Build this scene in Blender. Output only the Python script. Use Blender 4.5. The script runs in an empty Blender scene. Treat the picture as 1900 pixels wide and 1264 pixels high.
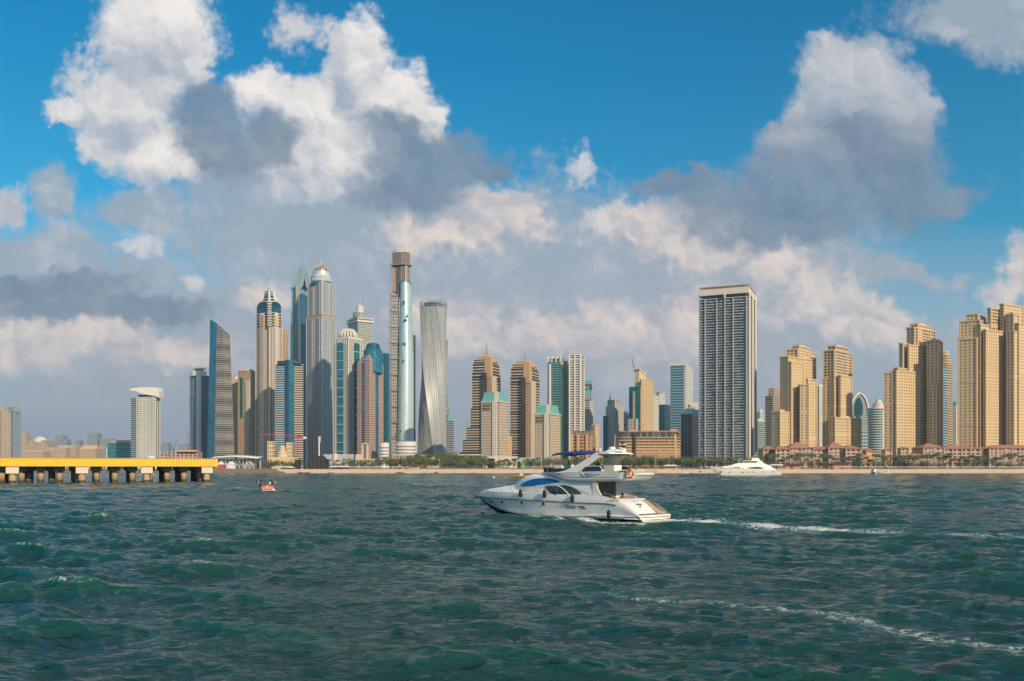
import bpy, bmesh, math, random
import numpy as np
from mathutils import Vector, Matrix
R = math.radians
random.seed(7)
rng = np.random.default_rng(11)
scene = bpy.context.scene
col = scene.collection

# ------------------------------------------------------------------ camera
F = 1645.0                      # focal length in photo pixels (photo is 1900 wide)
HZ = 870.0                      # horizon row
CAMZ = 4.5
cam_d = bpy.data.cameras.new("camera")
cam = bpy.data.objects.new("camera", cam_d)
col.objects.link(cam)
cam.location = (0, 0, CAMZ)
cam.rotation_euler = (R(90), 0, 0)
cam_d.sensor_width = 36.0
cam_d.lens = 36.0 * F / 1900.0
cam_d.shift_y = (HZ - 632.0) / 1900.0
cam_d.clip_start = 0.5
cam_d.clip_end = 60000
scene.camera = cam
scene.render.resolution_x, scene.render.resolution_y = 1024, 681
scene.view_settings.view_transform = 'Standard'
scene.view_settings.look = 'None'
scene.view_settings.exposure = 0.0
scene.view_settings.gamma = 1.0
scene.cycles.max_bounces = 6
scene.cycles.diffuse_bounces = 2
scene.cycles.glossy_bounces = 3
scene.cycles.transmission_bounces = 4
scene.cycles.volume_bounces = 0
scene.cycles.caustics_reflective = False
scene.cycles.caustics_refractive = False
scene.cycles.use_denoising = True

# ------------------------------------------------------------------ sun and sky
SUN_EL, SUN_AZ = 23.0, 147.0      # azimuth clockwise from +Y (north)
sd = Vector((math.sin(R(SUN_AZ)) * math.cos(R(SUN_EL)), math.cos(R(SUN_AZ)) * math.cos(R(SUN_EL)), math.sin(R(SUN_EL))))
sun_d = bpy.data.lights.new("sun", 'SUN')
sun_d.energy = 4.5
sun_d.angle = R(0.5)
sun_d.color = (1.0, 0.79, 0.54)
sun = bpy.data.objects.new("sun", sun_d)
col.objects.link(sun)
sun.rotation_euler = sd.to_track_quat('Z', 'Y').to_euler()

world = bpy.data.worlds.new("World")
scene.world = world
world.use_nodes = True
wt = world.node_tree
wt.nodes.clear()


class G:
    """tiny node-graph helper"""
    def __init__(s, tree):
        s.t = tree
    def n(s, typ, **kw):
        nd = s.t.nodes.new(typ)
        for k, v in kw.items():
            setattr(nd, k, v)
        return nd
    def put(s, sock, v):
        if isinstance(v, bpy.types.NodeSocket):
            s.t.links.new(v, sock)
        elif v is not None:
            sock.default_value = v
    def m(s, op, a, b=None, c=None, clamp=False):
        nd = s.n('ShaderNodeMath', operation=op, use_clamp=clamp)
        s.put(nd.inputs[0], a)
        if b is not None: s.put(nd.inputs[1], b)
        if c is not None: s.put(nd.inputs[2], c)
        return nd.outputs[0]
    def v(s, op, a, b=None, c=None, scale=None):
        nd = s.n('ShaderNodeVectorMath', operation=op)
        s.put(nd.inputs[0], a)
        if b is not None: s.put(nd.inputs[1], b)
        if c is not None: s.put(nd.inputs[2], c)
        if scale is not None: s.put(nd.inputs['Scale'], scale)
        return nd.outputs['Value'] if op in ('LENGTH', 'DISTANCE', 'DOT_PRODUCT') else nd.outputs['Vector']
    def noise(s, vec, scale, detail=4, rough=0.55, dist=0.0, out='Fac', lac=2.0, dim='3D', w=None):
        nd = s.n('ShaderNodeTexNoise')
        nd.noise_dimensions = dim
        if vec is not None: s.put(nd.inputs['Vector'], vec)
        if w is not None and 'W' in nd.inputs: s.put(nd.inputs['W'], w)
        nd.inputs['Scale'].default_value = scale
        nd.inputs['Detail'].default_value = detail
        nd.inputs['Roughness'].default_value = rough
        nd.inputs['Lacunarity'].default_value = lac
        nd.inputs['Distortion'].default_value = dist
        return nd.outputs[out]
    def mapr(s, x, a, b, c=0.0, d=1.0, mode='SMOOTHSTEP'):
        nd = s.n('ShaderNodeMapRange', interpolation_type=mode, clamp=True) if mode != 'LINEAR' else s.n('ShaderNodeMapRange', clamp=True)
        s.put(nd.inputs['Value'], x)
        for k, q in zip(('From Min', 'From Max', 'To Min', 'To Max'), (a, b, c, d)):
            s.put(nd.inputs[k], q)
        return nd.outputs['Result']
    def mix(s, f, a, b, blend='MIX'):
        nd = s.n('ShaderNodeMix', data_type='RGBA', blend_type=blend)
        s.put(nd.inputs[0], f)
        for sock, q in ((nd.inputs[6], a), (nd.inputs[7], b)):
            if isinstance(q, tuple) and len(q) == 3: q = (*q, 1)
            s.put(sock, q)
        return nd.outputs[2]


def srgb(r, g, b):
    return tuple(((c / 255.0) / 12.92 if c <= 10 else (((c / 255.0) + 0.055) / 1.055) ** 2.4) for c in (r, g, b))


g = G(wt)
SKY = 0.1                        # strength of the sky in the Background node
sky = g.n('ShaderNodeTexSky', sky_type='NISHITA', sun_disc=False)
sky.sun_elevation = R(SUN_EL)
sky.sun_rotation = R(SUN_AZ)
sky.air_density = 1.0
sky.dust_density = 0.6
sky.ozone_density = 3.0
dirv = g.n('ShaderNodeTexCoord').outputs['Generated']
sep = g.n('ShaderNodeSeparateXYZ')
g.put(sep.inputs[0], dirv)
dx, dy, dz = sep.outputs
ay = g.m('MAXIMUM', g.m('ABSOLUTE', dy), 0.25)
ex = g.m('MULTIPLY', g.m('DIVIDE', dx, ay), F / 100)      # hundreds of photo pixels off the view axis
ez = g.m('MULTIPLY', g.m('DIVIDE', dz, ay), F / 100)      # and above the horizon
cmb = g.n('ShaderNodeCombineXYZ')
g.put(cmb.inputs[0], ex); g.put(cmb.inputs[1], ez)
P0 = cmb.outputs[0]


def col3(c, k=1.0 / SKY):
    c = srgb(*c)
    return (c[0] * k, c[1] * k, c[2] * k)


nA = g.noise(P0, 0.55, 6, 0.62, out='Color')
nB = g.noise(P0, 2.6, 5, 0.52, out='Color')
wA = g.v('SCALE', g.v('SUBTRACT', nA, (0.5, 0.5, 0.5)), scale=1.35)
wB = g.v('SCALE', g.v('SUBTRACT', nB, (0.5, 0.5, 0.5)), scale=0.50)
PW = g.v('ADD', P0, g.v('ADD', wA, wB))                    # billowing edge
PS = g.v('ADD', P0, g.v('SCALE', wA, scale=1.25))          # soft edge


def blobs(P, lst, grow=1.12):
    acc = None
    for cx, cy, rx, ry in lst:
        c = ((cx - 950) / 100.0, (HZ - cy) / 100.0)
        r = (rx * grow / 100.0, ry * grow / 100.0)
        q = g.v('MULTIPLY_ADD', P, (1 / r[0], 1 / r[1], 0), (-c[0] / r[0], -c[1] / r[1], 0))
        L = g.v('LENGTH', q)
        if acc is None: acc = L
        else:
            acc = g.m('SMOOTH_MIN', acc, L, 0.35)
    return g.m('SUBTRACT', 1.0, acc)


WHITE = [(285, 70, 120, 95), (235, 185, 100, 80), (140, 190, 60, 25), (285, 280, 90, 70), (345, 120, 55, 60),
         (660, 90, 60, 80), (725, 180, 95, 75), (610, 200, 110, 75), (490, 170, 75, 55), (570, 280, 130, 80), (790, 215, 40, 45),
         (350, 310, 80, 40), (200, 250, 40, 50), (300, 30, 100, 60), (640, 280, 120, 70)]
SMALL = [(258, 452, 40, 30), (362, 515, 30, 22), (1073, 300, 26, 34), (1110, 410, 50, 36), (555, 60, 60, 50), (150, 130, 50, 50)]
CREAM = [(40, 625, 150, 55), (180, 615, 110, 45), (330, 645, 140, 34), (30, 660, 120, 40), (900, 370, 100, 45), (960, 400, 70, 60), (840, 430, 150, 50),
         (1520, 550, 110, 65), (1590, 590, 95, 55), (1440, 500, 70, 40), (1290, 590, 90, 70), (1120, 610, 110, 55), (870, 590, 80, 50), (1000, 620, 90, 40), (1640, 610, 90, 45), (760, 600, 60, 50), (1200, 640, 120, 40),
         (1300, 440, 140, 60), (1893, 490, 34, 70), (1870, 545, 50, 40), (500, 560, 70, 30), (900, 650, 120, 30), (1180, 400, 90, 40), (10, 370, 40, 40)]
GREYM = [(600, 420, 280, 110), (900, 450, 280, 120), (1180, 470, 210, 100), (720, 560, 420, 90), (1230, 420, 170, 70), (360, 600, 360, 90), (500, 330, 200, 90),
         (1440, 500, 200, 70), (50, 470, 170, 60), (100, 350, 40, 50), (260, 390, 90, 40), (1660, 497, 110, 20), (1850, 20, 170, 50), (1900, 70, 90, 50), (1080, 580, 330, 110),
         (150, 560, 260, 100), (1350, 620, 350, 90), (800, 700, 900, 70), (1830, 620, 120, 40)]
DARK = [(375, 215, 65, 85), (415, 290, 95, 75), (500, 255, 60, 50), (740, 250, 60, 60), (800, 290, 130, 60), (760, 350, 120, 50), (900, 300, 60, 30),
        (1560, 370, 230, 75), (1420, 385, 190, 62), (1660, 340, 120, 75), (1740, 375, 110, 32), (1265, 335, 95, 26), (1480, 310, 130, 60), (1450, 430, 160, 45),
        (200, 570, 240, 34), (90, 525, 180, 34), (1600, 280, 130, 60)]
RTOP = [(1590, 150, 120, 90), (1660, 210, 85, 85), (1510, 210, 75, 70), (1560, 110, 60, 55), (1600, 250, 130, 70), (1450, 250, 70, 40)]

f_white = blobs(PW, WHITE)
f_small = blobs(PS, SMALL)
f_cream = blobs(PW, CREAM)
f_grey = blobs(PS, GREYM)
f_dark = blobs(PW, DARK)
f_rtop = blobs(PW, RTOP)

nz = g.noise(P0, 1.0, 7, 0.58)
nf = g.noise(P0, 4.5, 6, 0.54)
fine = g.m('SUBTRACT', nf, 0.5)
LX, LY = 0.62, 0.78


def puffs(P, scale, smooth=0.45):
    """billow shading: how far a point sits on the sunward side of its puff"""
    nd = g.n('ShaderNodeTexVoronoi', voronoi_dimensions='2D', feature='SMOOTH_F1')
    g.put(nd.inputs['Vector'], P)
    nd.inputs['Scale'].default_value = scale
    nd.inputs['Smoothness'].default_value = smooth
    d = g.v('SUBTRACT', P, nd.outputs['Position'])
    return g.m('MULTIPLY', g.v('DOT_PRODUCT', d, (LX, LY, 0)), scale)


PP = g.v('ADD', P0, g.v('ADD', g.v('SCALE', wA, scale=0.8), g.v('SCALE', wB, scale=0.9)))
pf = g.m('ADD', g.m('MULTIPLY', puffs(PP, 0.95, 0.7), 0.60), g.m('ADD', g.m('MULTIPLY', puffs(PP, 2.2, 0.6), 0.36), g.m('MULTIPLY', puffs(PP, 5.0), 0.16)))
relief = g.m('ADD', pf, g.m('MULTIPLY', fine, 0.25))
sunw = g.m('SUBTRACT', f_white, blobs(g.v('ADD', PW, (0.22, 0.62, 0)), WHITE))      # lit crest against shaded base


def alpha(f, lo, hi, k):
    return g.mapr(g.m('ADD', f, g.m('MULTIPLY', g.m('ADD', fine, g.m('SUBTRACT', nz, 0.5)), k)), lo, hi)


# clear sky, tinted towards the photograph's blue
hgt = g.mapr(dz, 0.0, 0.42, mode='LINEAR')
tint = g.mix(hgt, (0.44, 1.22, 1.16), (0.0, 1.02, 1.24))
base = g.mix(1.0, sky.outputs[0], tint, 'MULTIPLY')
# low haze bank above the horizon
hz = g.mapr(ez, 0.0, 4.6, 1.0, 0.0, 'LINEAR')
hz = g.m('MINIMUM', g.m('MULTIPLY', g.m('POWER', hz, 0.8), 1.15), 1.0)
base = g.mix(hz, base, col3((174, 178, 190)))

gcol = g.mix(g.mapr(ez, 2.0, 5.5, mode='LINEAR'), col3((172, 178, 188)), col3((158, 173, 188)))
gcol = g.mix(g.m('MULTIPLY', g.mapr(g.m('ADD', relief, g.m('MULTIPLY', g.m('SUBTRACT', nz, 0.5), 2.5)), -0.1, 1.1), 0.85), gcol, col3((206, 204, 208)))
c = g.mix(g.m('MULTIPLY', alpha(f_grey, -0.35, 0.45, 0.9), 0.92), base, gcol)
creamc = g.mix(g.mapr(relief, -0.5, 0.55), col3((186, 186, 196)), col3((240, 224, 212)))
creamc = g.mix(g.mapr(f_cream, 0.6, 0.0, 0.0, 0.5), creamc, col3((224, 212, 206)))
c = g.mix(g.m('MULTIPLY', alpha(f_cream, -0.12, 0.65, 1.0), 0.9), c, creamc)
whitec = g.mix(g.mapr(g.m('ADD', relief, g.m('MULTIPLY', sunw, 0.75)), -0.75, 1.0), col3((168, 179, 195)), col3((250, 243, 236)))
whitec = g.mix(g.mapr(f_white, 0.45, 0.0, 0.0, 0.5), whitec, col3((236, 232, 230)))
c = g.mix(g.m('MULTIPLY', alpha(f_small, -0.05, 0.9, 1.5), 0.85), c, col3((222, 218, 218)))
c = g.mix(g.m('MULTIPLY', alpha(f_white, -0.06, 0.40, 0.55), 0.97), c, whitec)
rt = g.mix(g.mapr(ez, 4.9, 7.4), col3((124, 140, 158)), g.mix(g.mapr(relief, -0.6, 0.6), col3((166, 178, 192)), col3((208, 208, 212))))
c = g.mix(g.m('MULTIPLY', alpha(f_rtop, -0.04, 0.42, 0.4), 0.97), c, rt)
darkc = g.mix(g.mapr(g.m('ADD', relief, g.m('MULTIPLY', g.m('SUBTRACT', nz, 0.5), 2.0)), -1.2, 1.2), col3((106, 128, 152)), col3((142, 160, 178)))
c = g.mix(g.m('MULTIPLY', alpha(f_dark, -0.04, 0.50, 0.5), 0.88), c, darkc)

# unseen broken cloud overhead, added to brighten ambient light and grey the water reflections
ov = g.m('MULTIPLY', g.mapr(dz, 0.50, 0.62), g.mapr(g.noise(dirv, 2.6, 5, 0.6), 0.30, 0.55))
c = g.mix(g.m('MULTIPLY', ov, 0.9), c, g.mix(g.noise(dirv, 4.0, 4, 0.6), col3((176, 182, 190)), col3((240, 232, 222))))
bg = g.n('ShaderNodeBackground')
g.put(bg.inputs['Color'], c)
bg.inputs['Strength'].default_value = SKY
wo = g.n('ShaderNodeOutputWorld')
wt.links.new(bg.outputs[0], wo.inputs['Surface'])
world.cycles.sampling_method = 'MANUAL'
world.cycles.sample_map_resolution = 256

# ------------------------------------------------------------------ materials
def new_mat(name):
    m = bpy.data.materials.new(name)
    m.use_nodes = True
    t = m.node_tree
    t.nodes.clear()
    gg = G(t)
    out = gg.n('ShaderNodeOutputMaterial')
    b = gg.n('ShaderNodeBsdfPrincipled')
    t.links.new(b.outputs[0], out.inputs[0])
    return m, gg, b


def plain(name, c, rough=0.6, metal=0.0, var=0.15, scale=1.0, spec=0.5):
    m, gg, b = new_mat(name)
    tc = gg.n('ShaderNodeTexCoord').outputs['Object']
    nn = gg.noise(tc, scale, 4, 0.6)
    k = gg.m('MULTIPLY_ADD', nn, 2 * var, 1 - var)
    gg.put(b.inputs['Base Color'], gg.v('SCALE', c, scale=k))
    b.inputs['Roughness'].default_value = rough
    b.inputs['Metallic'].default_value = metal
    b.inputs['Specular IOR Level'].default_value = spec
    return m


def facade(name, wall, glass, wx=0.5, wy=0.5, gr=0.15, gmet=0.0, var=0.5, wr=0.75, grime=0.14, pale=0.0, wmet=0.0, soff=0.0):
    """wall with a grid of openings; UV counts bays across and storeys up"""
    m, gg, b = new_mat(name)
    uv = gg.n('ShaderNodeUVMap').outputs[0]
    s = gg.n('ShaderNodeSeparateXYZ')
    gg.put(s.inputs[0], uv)
    fx = gg.m('ABSOLUTE', gg.m('SUBTRACT', gg.m('FRACT', s.outputs[0]), 0.5))
    fy = gg.m('ABSOLUTE', gg.m('SUBTRACT', gg.m('FRACT', s.outputs[1]), 0.5))
    mk = gg.m('LESS_THAN', fy, wy / 2)
    if wx < 1: mk = gg.m('MULTIPLY', mk, gg.m('LESS_THAN', fx, wx / 2))
    fl = gg.v('FLOOR', uv)
    wn = gg.n('ShaderNodeTexWhiteNoise', noise_dimensions='3D')
    oi = gg.n('ShaderNodeObjectInfo')
    gg.put(wn.inputs[0], fl)
    rv = wn.outputs['Value']
    k = gg.m('MULTIPLY_ADD', rv, 2 * var, 1 - var)
    gc = gg.v('SCALE', glass, scale=k)
    if pale > 0:
        gc = gg.mix(gg.m('GREATER_THAN', rv, 1 - pale), gc, (0.22, 0.2, 0.17))
    tc = gg.n('ShaderNodeTexCoord').outputs['Object']
    mp = gg.n('ShaderNodeMapping'); gg.put(mp.inputs[0], tc); mp.inputs['Scale'].default_value = (1, 1, 0.25)
    nn = gg.noise(mp.outputs[0], 0.08, 5, 0.65)
    kw = gg.m('MULTIPLY_ADD', nn, 2 * grime, 1 - grime)
    wc = gg.v('SCALE', wall, scale=kw)
    gg.put(b.inputs['Base Color'], gg.mix(mk, wc, gc))
    gg.put(b.inputs['Roughness'], gg.m('MULTIPLY_ADD', mk, gr - wr, wr))
    gg.put(b.inputs['Metallic'], gg.m('MULTIPLY_ADD', mk, gmet - wmet, wmet))
    return m


def curtain(name, c, rough=0.12, metal=0.55, line=0.12, var=0.25, lc=None, ly=0.12, wob=0.25):
    """glass curtain wall with thin mullions and slightly uneven panes"""
    m, gg, b = new_mat(name)
    uv = gg.n('ShaderNodeUVMap').outputs[0]
    s = gg.n('ShaderNodeSeparateXYZ')
    gg.put(s.inputs[0], uv)
    fx = gg.m('FRACT', s.outputs[0]); fy = gg.m('FRACT', s.outputs[1])
    mk = gg.m('MAXIMUM', gg.m('LESS_THAN', fx, line), gg.m('LESS_THAN', fy, ly))
    wn = gg.n('ShaderNodeTexWhiteNoise', noise_dimensions='3D')
    gg.put(wn.inputs[0], gg.v('FLOOR', uv))
    k = gg.m('MULTIPLY_ADD', wn.outputs['Value'], 2 * var, 1 - var)
    tc = gg.n('ShaderNodeTexCoord').outputs['Object']
    nn = gg.noise(tc, 0.03, 3, 0.6)
    k = gg.m('MULTIPLY', k, gg.m('MULTIPLY_ADD', nn, 0.5, 0.75))
    gg.put(b.inputs['Base Color'], gg.mix(mk, gg.v('SCALE', c, scale=k), lc or tuple(x * 0.5 for x in c)))
    b.inputs['Roughness'].default_value = rough
    b.inputs['Metallic'].default_value = metal
    bp = gg.n('ShaderNodeBump')
    bp.inputs['Strength'].default_value = wob
    bp.inputs['Distance'].default_value = 1.0
    gg.put(bp.inputs['Height'], gg.noise(tc, 0.12, 2, 0.5))
    gg.put(b.inputs['Normal'], bp.outputs[0])
    return m


DK = (0.035, 0.04, 0.045)
M = {}
M['sandwin'] = facade('sand_render_with_windows', (0.66, 0.49, 0.29), (0.08, 0.065, 0.05), 0.40, 0.48, pale=0.08)
M['sandwin2'] = facade('sand_render_small_windows', (0.66, 0.49, 0.29), (0.12, 0.095, 0.065), 0.36, 0.42, pale=0.1)
M['sand'] = plain('sand_render', (0.66, 0.49, 0.29), 0.8, scale=0.1)
M['sandstrip'] = facade('sand_render_with_loggias', (0.62, 0.45, 0.27), (0.05, 0.04, 0.035), 0.7, 0.6, pale=0.05)
M['khaki'] = facade('khaki_render_with_windows', (0.50, 0.37, 0.22), (0.08, 0.065, 0.05), 0.45, 0.5, pale=0.06)
M['khakidark'] = facade('khaki_render_dense_windows', (0.46, 0.34, 0.22), (0.05, 0.045, 0.04), 0.6, 0.6, pale=0.06)
M['grey_plain'] = plain('grey_render', (0.36, 0.35, 0.33), 0.8, scale=0.1)
M['white'] = plain('white_paint_wall', (0.72, 0.70, 0.66), 0.6, scale=0.1, var=0.06)
M['offwhite'] = plain('offwhite_render', (0.62, 0.57, 0.50), 0.7, scale=0.1)
M['concrete'] = plain('concrete', (0.36, 0.32, 0.28), 0.85, scale=0.15)
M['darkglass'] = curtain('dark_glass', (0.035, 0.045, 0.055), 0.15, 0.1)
M['blueglass'] = curtain('blue_curtain_glass', (0.035, 0.20, 0.31), 0.18, 0.35)
M['deepblue'] = curtain('deep_blue_glass', (0.015, 0.12, 0.21), 0.2, 0.3)
M['tealglass'] = curtain('teal_glass', (0.02, 0.22, 0.26), 0.2, 0.3)
M['greenglass'] = curtain('green_glass', (0.04, 0.22, 0.18), 0.2, 0.35)
M['silver'] = curtain('silver_blue_glass', (0.60, 0.76, 0.77), 0.3, 0.35, line=0.06, ly=0.05, var=0.06, lc=(0.30, 0.42, 0.45), wob=0.12)
M['paleglass'] = curtain('pale_blue_glass', (0.36, 0.46, 0.50), 0.25, 0.35)
M['bluebands'] = facade('blue_glass_with_white_bands', (0.50, 0.52, 0.54), (0.02, 0.14, 0.25), 1, 0.62, gmet=0.3, gr=0.2)
M['tealbands'] = facade('teal_glass_with_pale_bands', (0.46, 0.48, 0.46), (0.03, 0.12, 0.14), 0.8, 0.6, gmet=0.2, gr=0.2)
M['greybands'] = facade('grey_bands_dark_glass', (0.33, 0.33, 0.32), (0.03, 0.04, 0.05), 1, 0.55, gr=0.2)
M['whitebands'] = facade('white_bands_dark_glass', (0.66, 0.64, 0.60), (0.06, 0.07, 0.08), 0.85, 0.5, pale=0.08)
M['whitewin'] = facade('white_wall_with_windows', (0.66, 0.63, 0.58), (0.06, 0.07, 0.08), 0.5, 0.45, pale=0.08)
M['tanwin'] = facade('tan_wall_with_windows', (0.46, 0.33, 0.23), (0.05, 0.05, 0.05), 0.5, 0.5, pale=0.08)
M['tanteal'] = facade('tan_wall_teal_windows', (0.46, 0.34, 0.25), (0.03, 0.11, 0.11), 0.6, 0.6, pale=0.03, gmet=0.2)
M['pinkwin'] = facade('pink_wall_with_windows', (0.46, 0.30, 0.26), (0.03, 0.05, 0.07), 0.5, 0.5, pale=0.03)
M['creamwin'] = facade('cream_wall_with_windows', (0.56, 0.45, 0.34), (0.07, 0.06, 0.055), 0.42, 0.5, pale=0.06)
M['greywin'] = facade('grey_wall_with_windows', (0.40, 0.42, 0.43), (0.04, 0.06, 0.08), 0.55, 0.6, gr=0.2, pale=0.04)
M['princess'] = facade('grey_piers_blue_windows', (0.42, 0.46, 0.50), (0.03, 0.07, 0.11), 0.5, 0.55, gr=0.2, gmet=0.2)
M['brownbands'] = facade('brown_bands_dark_glass', (0.33, 0.23, 0.16), (0.03, 0.03, 0.03), 1, 0.5, gr=0.2)
M['browncell'] = facade('brown_wall_dark_bays', (0.36, 0.24, 0.16), (0.05, 0.04, 0.035), 0.7, 0.6)
M['darkcell'] = facade('dark_wall_with_bays', (0.10, 0.10, 0.11), (0.02, 0.025, 0.03), 0.6, 0.6)
M['framecell'] = facade('grey_slabs_open_bays', (0.27, 0.30, 0.32), (0.10, 0.145, 0.17), 0.82, 0.62, gr=0.3, pale=0.04, var=0.8)
M['cayan'] = facade('pale_metal_panels_with_windows', (0.46, 0.47, 0.48), (0.15, 0.18, 0.20), 0.45, 0.62, gr=0.25, wr=0.42, wmet=0.2, grime=0.05)
M['rawgrey'] = facade('grey_concrete_frame', (0.36, 0.36, 0.35), (0.08, 0.10, 0.12), 0.62, 0.6, gr=0.6, var=0.7)
M['rawframe'] = facade('raw_concrete_frame', (0.42, 0.34, 0.27), (0.035, 0.03, 0.03), 0.72, 0.72, gr=0.8, var=0.7)
M['hotelbands'] = facade('ochre_bands_brown_glass', (0.52, 0.32, 0.18), (0.04, 0.03, 0.025), 0.9, 0.5, gr=0.2, pale=0.05)
M['pinkhotel'] = facade('pink_render_with_loggias', (0.50, 0.36, 0.28), (0.05, 0.045, 0.05), 0.6, 0.55, pale=0.05)
M['greywhiteband'] = facade('white_metal_bands', (0.66, 0.67, 0.70), (0.10, 0.13, 0.17), 1, 0.35, gr=0.3)
M['terracotta'] = plain('terracotta_roof', (0.42, 0.19, 0.12), 0.85, scale=0.6, var=0.25)
M['bronze'] = plain('copper_dome', (0.42, 0.24, 0.18), 0.35, 0.6, scale=0.3)
M['steel'] = plain('steel_frame', (0.30, 0.30, 0.31), 0.5, 0.4, scale=0.3)
M['darksteel'] = plain('dark_steel', (0.06, 0.065, 0.07), 0.5, 0.2)
M['red'] = plain('red_paint', (0.48, 0.07, 0.06), 0.6)
M['greenroof'] = plain('verdigris_roof', (0.13, 0.42, 0.38), 0.6, scale=0.15)
M['black'] = plain('black_paint', (0.015, 0.016, 0.018), 0.6)
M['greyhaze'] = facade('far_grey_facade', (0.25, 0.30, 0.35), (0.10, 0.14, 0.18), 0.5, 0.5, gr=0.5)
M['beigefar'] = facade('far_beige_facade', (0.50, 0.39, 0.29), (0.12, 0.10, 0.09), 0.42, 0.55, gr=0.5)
M['yellow'] = plain('yellow_corrugated_steel', (0.86, 0.50, 0.008), 0.45, scale=2.0, var=0.10)
M['sand_beach'] = plain('beach_sand', (0.78, 0.56, 0.39), 0.95, scale=0.05)
M['rock'] = plain('breakwater_rock', (0.20, 0.16, 0.12), 0.95, scale=0.5, var=0.45)
M['palegreen'] = plain('pale_green_render', (0.30, 0.52, 0.42), 0.8, scale=0.2)
M['orange_render'] = plain('apricot_render', (0.66, 0.38, 0.20), 0.8, scale=0.2)
M['paleconc'] = plain('pale_grey_concrete', (0.46, 0.48, 0.50), 0.7, scale=0.1, var=0.08)
M['palesteel'] = plain('pale_blue_grey_metal', (0.38, 0.42, 0.46), 0.5, 0.1, scale=0.1, var=0.1)
M['greyslab'] = plain('grey_floor_edge', (0.42, 0.46, 0.48), 0.7, scale=0.1, var=0.15)
M['greywhite'] = plain('pale_metal_rib', (0.44, 0.46, 0.47), 0.5, 0.1, scale=0.1, var=0.06)
M['cream'] = plain('cream_render', (0.58, 0.46, 0.34), 0.7, scale=0.1, var=0.1)
M['tan'] = plain('tan_stone', (0.52, 0.34, 0.20), 0.75, scale=0.1, var=0.1)
M['ochre'] = plain('ochre_render', (0.50, 0.31, 0.18), 0.75, scale=0.1, var=0.1)
M['brown'] = plain('brown_render', (0.20, 0.13, 0.10), 0.75, scale=0.1, var=0.1)
M['tancell'] = facade('tan_wall_with_loggias', (0.50, 0.30, 0.19), (0.06, 0.045, 0.04), 0.5, 0.5)
M['brownglass'] = curtain('brown_tinted_glass', (0.07, 0.045, 0.035), 0.2, 0.2)
M['greenbrown'] = facade('green_glazed_attic', (0.30, 0.22, 0.15), (0.06, 0.09, 0.08), 0.85, 0.8, gr=0.2)
M['greyband'] = plain('grey_window_band', (0.20, 0.24, 0.29), 0.3, 0.2)
M['tealpaint'] = plain('teal_metal_panel', (0.14, 0.42, 0.42), 0.5, 0.1, scale=0.1)
M['greywall'] = plain('pale_grey_cladding', (0.40, 0.42, 0.45), 0.6, scale=0.05, var=0.06)
M['pinkwall'] = plain('pink_render', (0.50, 0.35, 0.27), 0.8, scale=0.2)
M['groundcover'] = plain('dry_ground', (0.26, 0.21, 0.14), 0.95, scale=0.02, var=0.3)
M['palecap'] = plain('pale_concrete_cap', (0.68, 0.60, 0.49), 0.8, scale=0.8, var=0.12)
M['wetpile'] = plain('stained_concrete_pile', (0.44, 0.31, 0.18), 0.8, scale=0.7, var=0.35)
M['wetdark'] = plain('dark_waterline_growth', (0.07, 0.06, 0.045), 0.5, scale=1.5, var=0.4)
M['gelcoat'] = plain('white_gelcoat', (0.84, 0.83, 0.81), 0.2, scale=1.2, var=0.03)
M['gel2'] = plain('cream_gelcoat', (0.78, 0.74, 0.68), 0.3, scale=1.2, var=0.04)
M['gelw'] = plain('white_boat_paint', (0.78, 0.77, 0.74), 0.35, scale=0.5, var=0.05)
M['antifoul'] = plain('black_antifouling', (0.012, 0.014, 0.018), 0.6)
M['rubrail'] = plain('grey_rubber_rail', (0.08, 0.085, 0.09), 0.5)
M['chrome'] = plain('polished_steel', (0.62, 0.62, 0.62), 0.2, 0.9, var=0.05)
M['bluescreen'] = plain('blue_tinted_windscreen', (0.01, 0.13, 0.38), 0.12, 0.0, scale=2.0, var=0.3)
M['yglass'] = plain('smoked_window_glass', (0.025, 0.04, 0.055), 0.06, 0.0, scale=2.0, var=0.4, spec=0.8)
M['maroon'] = plain('maroon_canvas', (0.13, 0.025, 0.03), 0.8, scale=3.0, var=0.2)
M['navycanvas'] = plain('navy_blue_canvas', (0.015, 0.045, 0.17), 0.8, scale=3.0, var=0.15)
M['teak'] = plain('weathered_teak', (0.46, 0.30, 0.19), 0.7, scale=4.0, var=0.2)
M['curtaincloth'] = plain('grey_brown_curtain', (0.16, 0.13, 0.10), 0.8, scale=6.0, var=0.5)
M['fenderblack'] = plain('black_fender_sock', (0.012, 0.012, 0.014), 0.8)
M['orange'] = plain('orange_plastic', (0.80, 0.14, 0.02), 0.5)
M['orangered'] = plain('salmon_vinyl', (0.75, 0.22, 0.12), 0.5)
M['flaggreen'] = plain('green_flag_cloth', (0.02, 0.25, 0.06), 0.8)
M['yellowboat'] = plain('yellow_boat_paint', (0.65, 0.32, 0.02), 0.4)
M['greyhull'] = plain('grey_white_hull', (0.45, 0.42, 0.38), 0.35)
M['bark'] = plain('brown_bark', (0.10, 0.07, 0.05), 0.9, scale=2.0, var=0.3)
M['palmbark'] = plain('palm_trunk_bark', (0.20, 0.14, 0.10), 0.9, scale=3.0, var=0.3)
M['leafa'] = plain('olive_leaves', (0.15, 0.17, 0.055), 0.6, scale=0.7, var=0.35)
M['leafb'] = plain('green_leaves', (0.09, 0.14, 0.045), 0.6, scale=0.7, var=0.35)
M['leafc'] = plain('yellow_green_leaves', (0.20, 0.19, 0.06), 0.6, scale=0.7, var=0.35)
M['palmleaf'] = plain('palm_fronds', (0.11, 0.14, 0.06), 0.5, scale=0.7, var=0.35)
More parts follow.
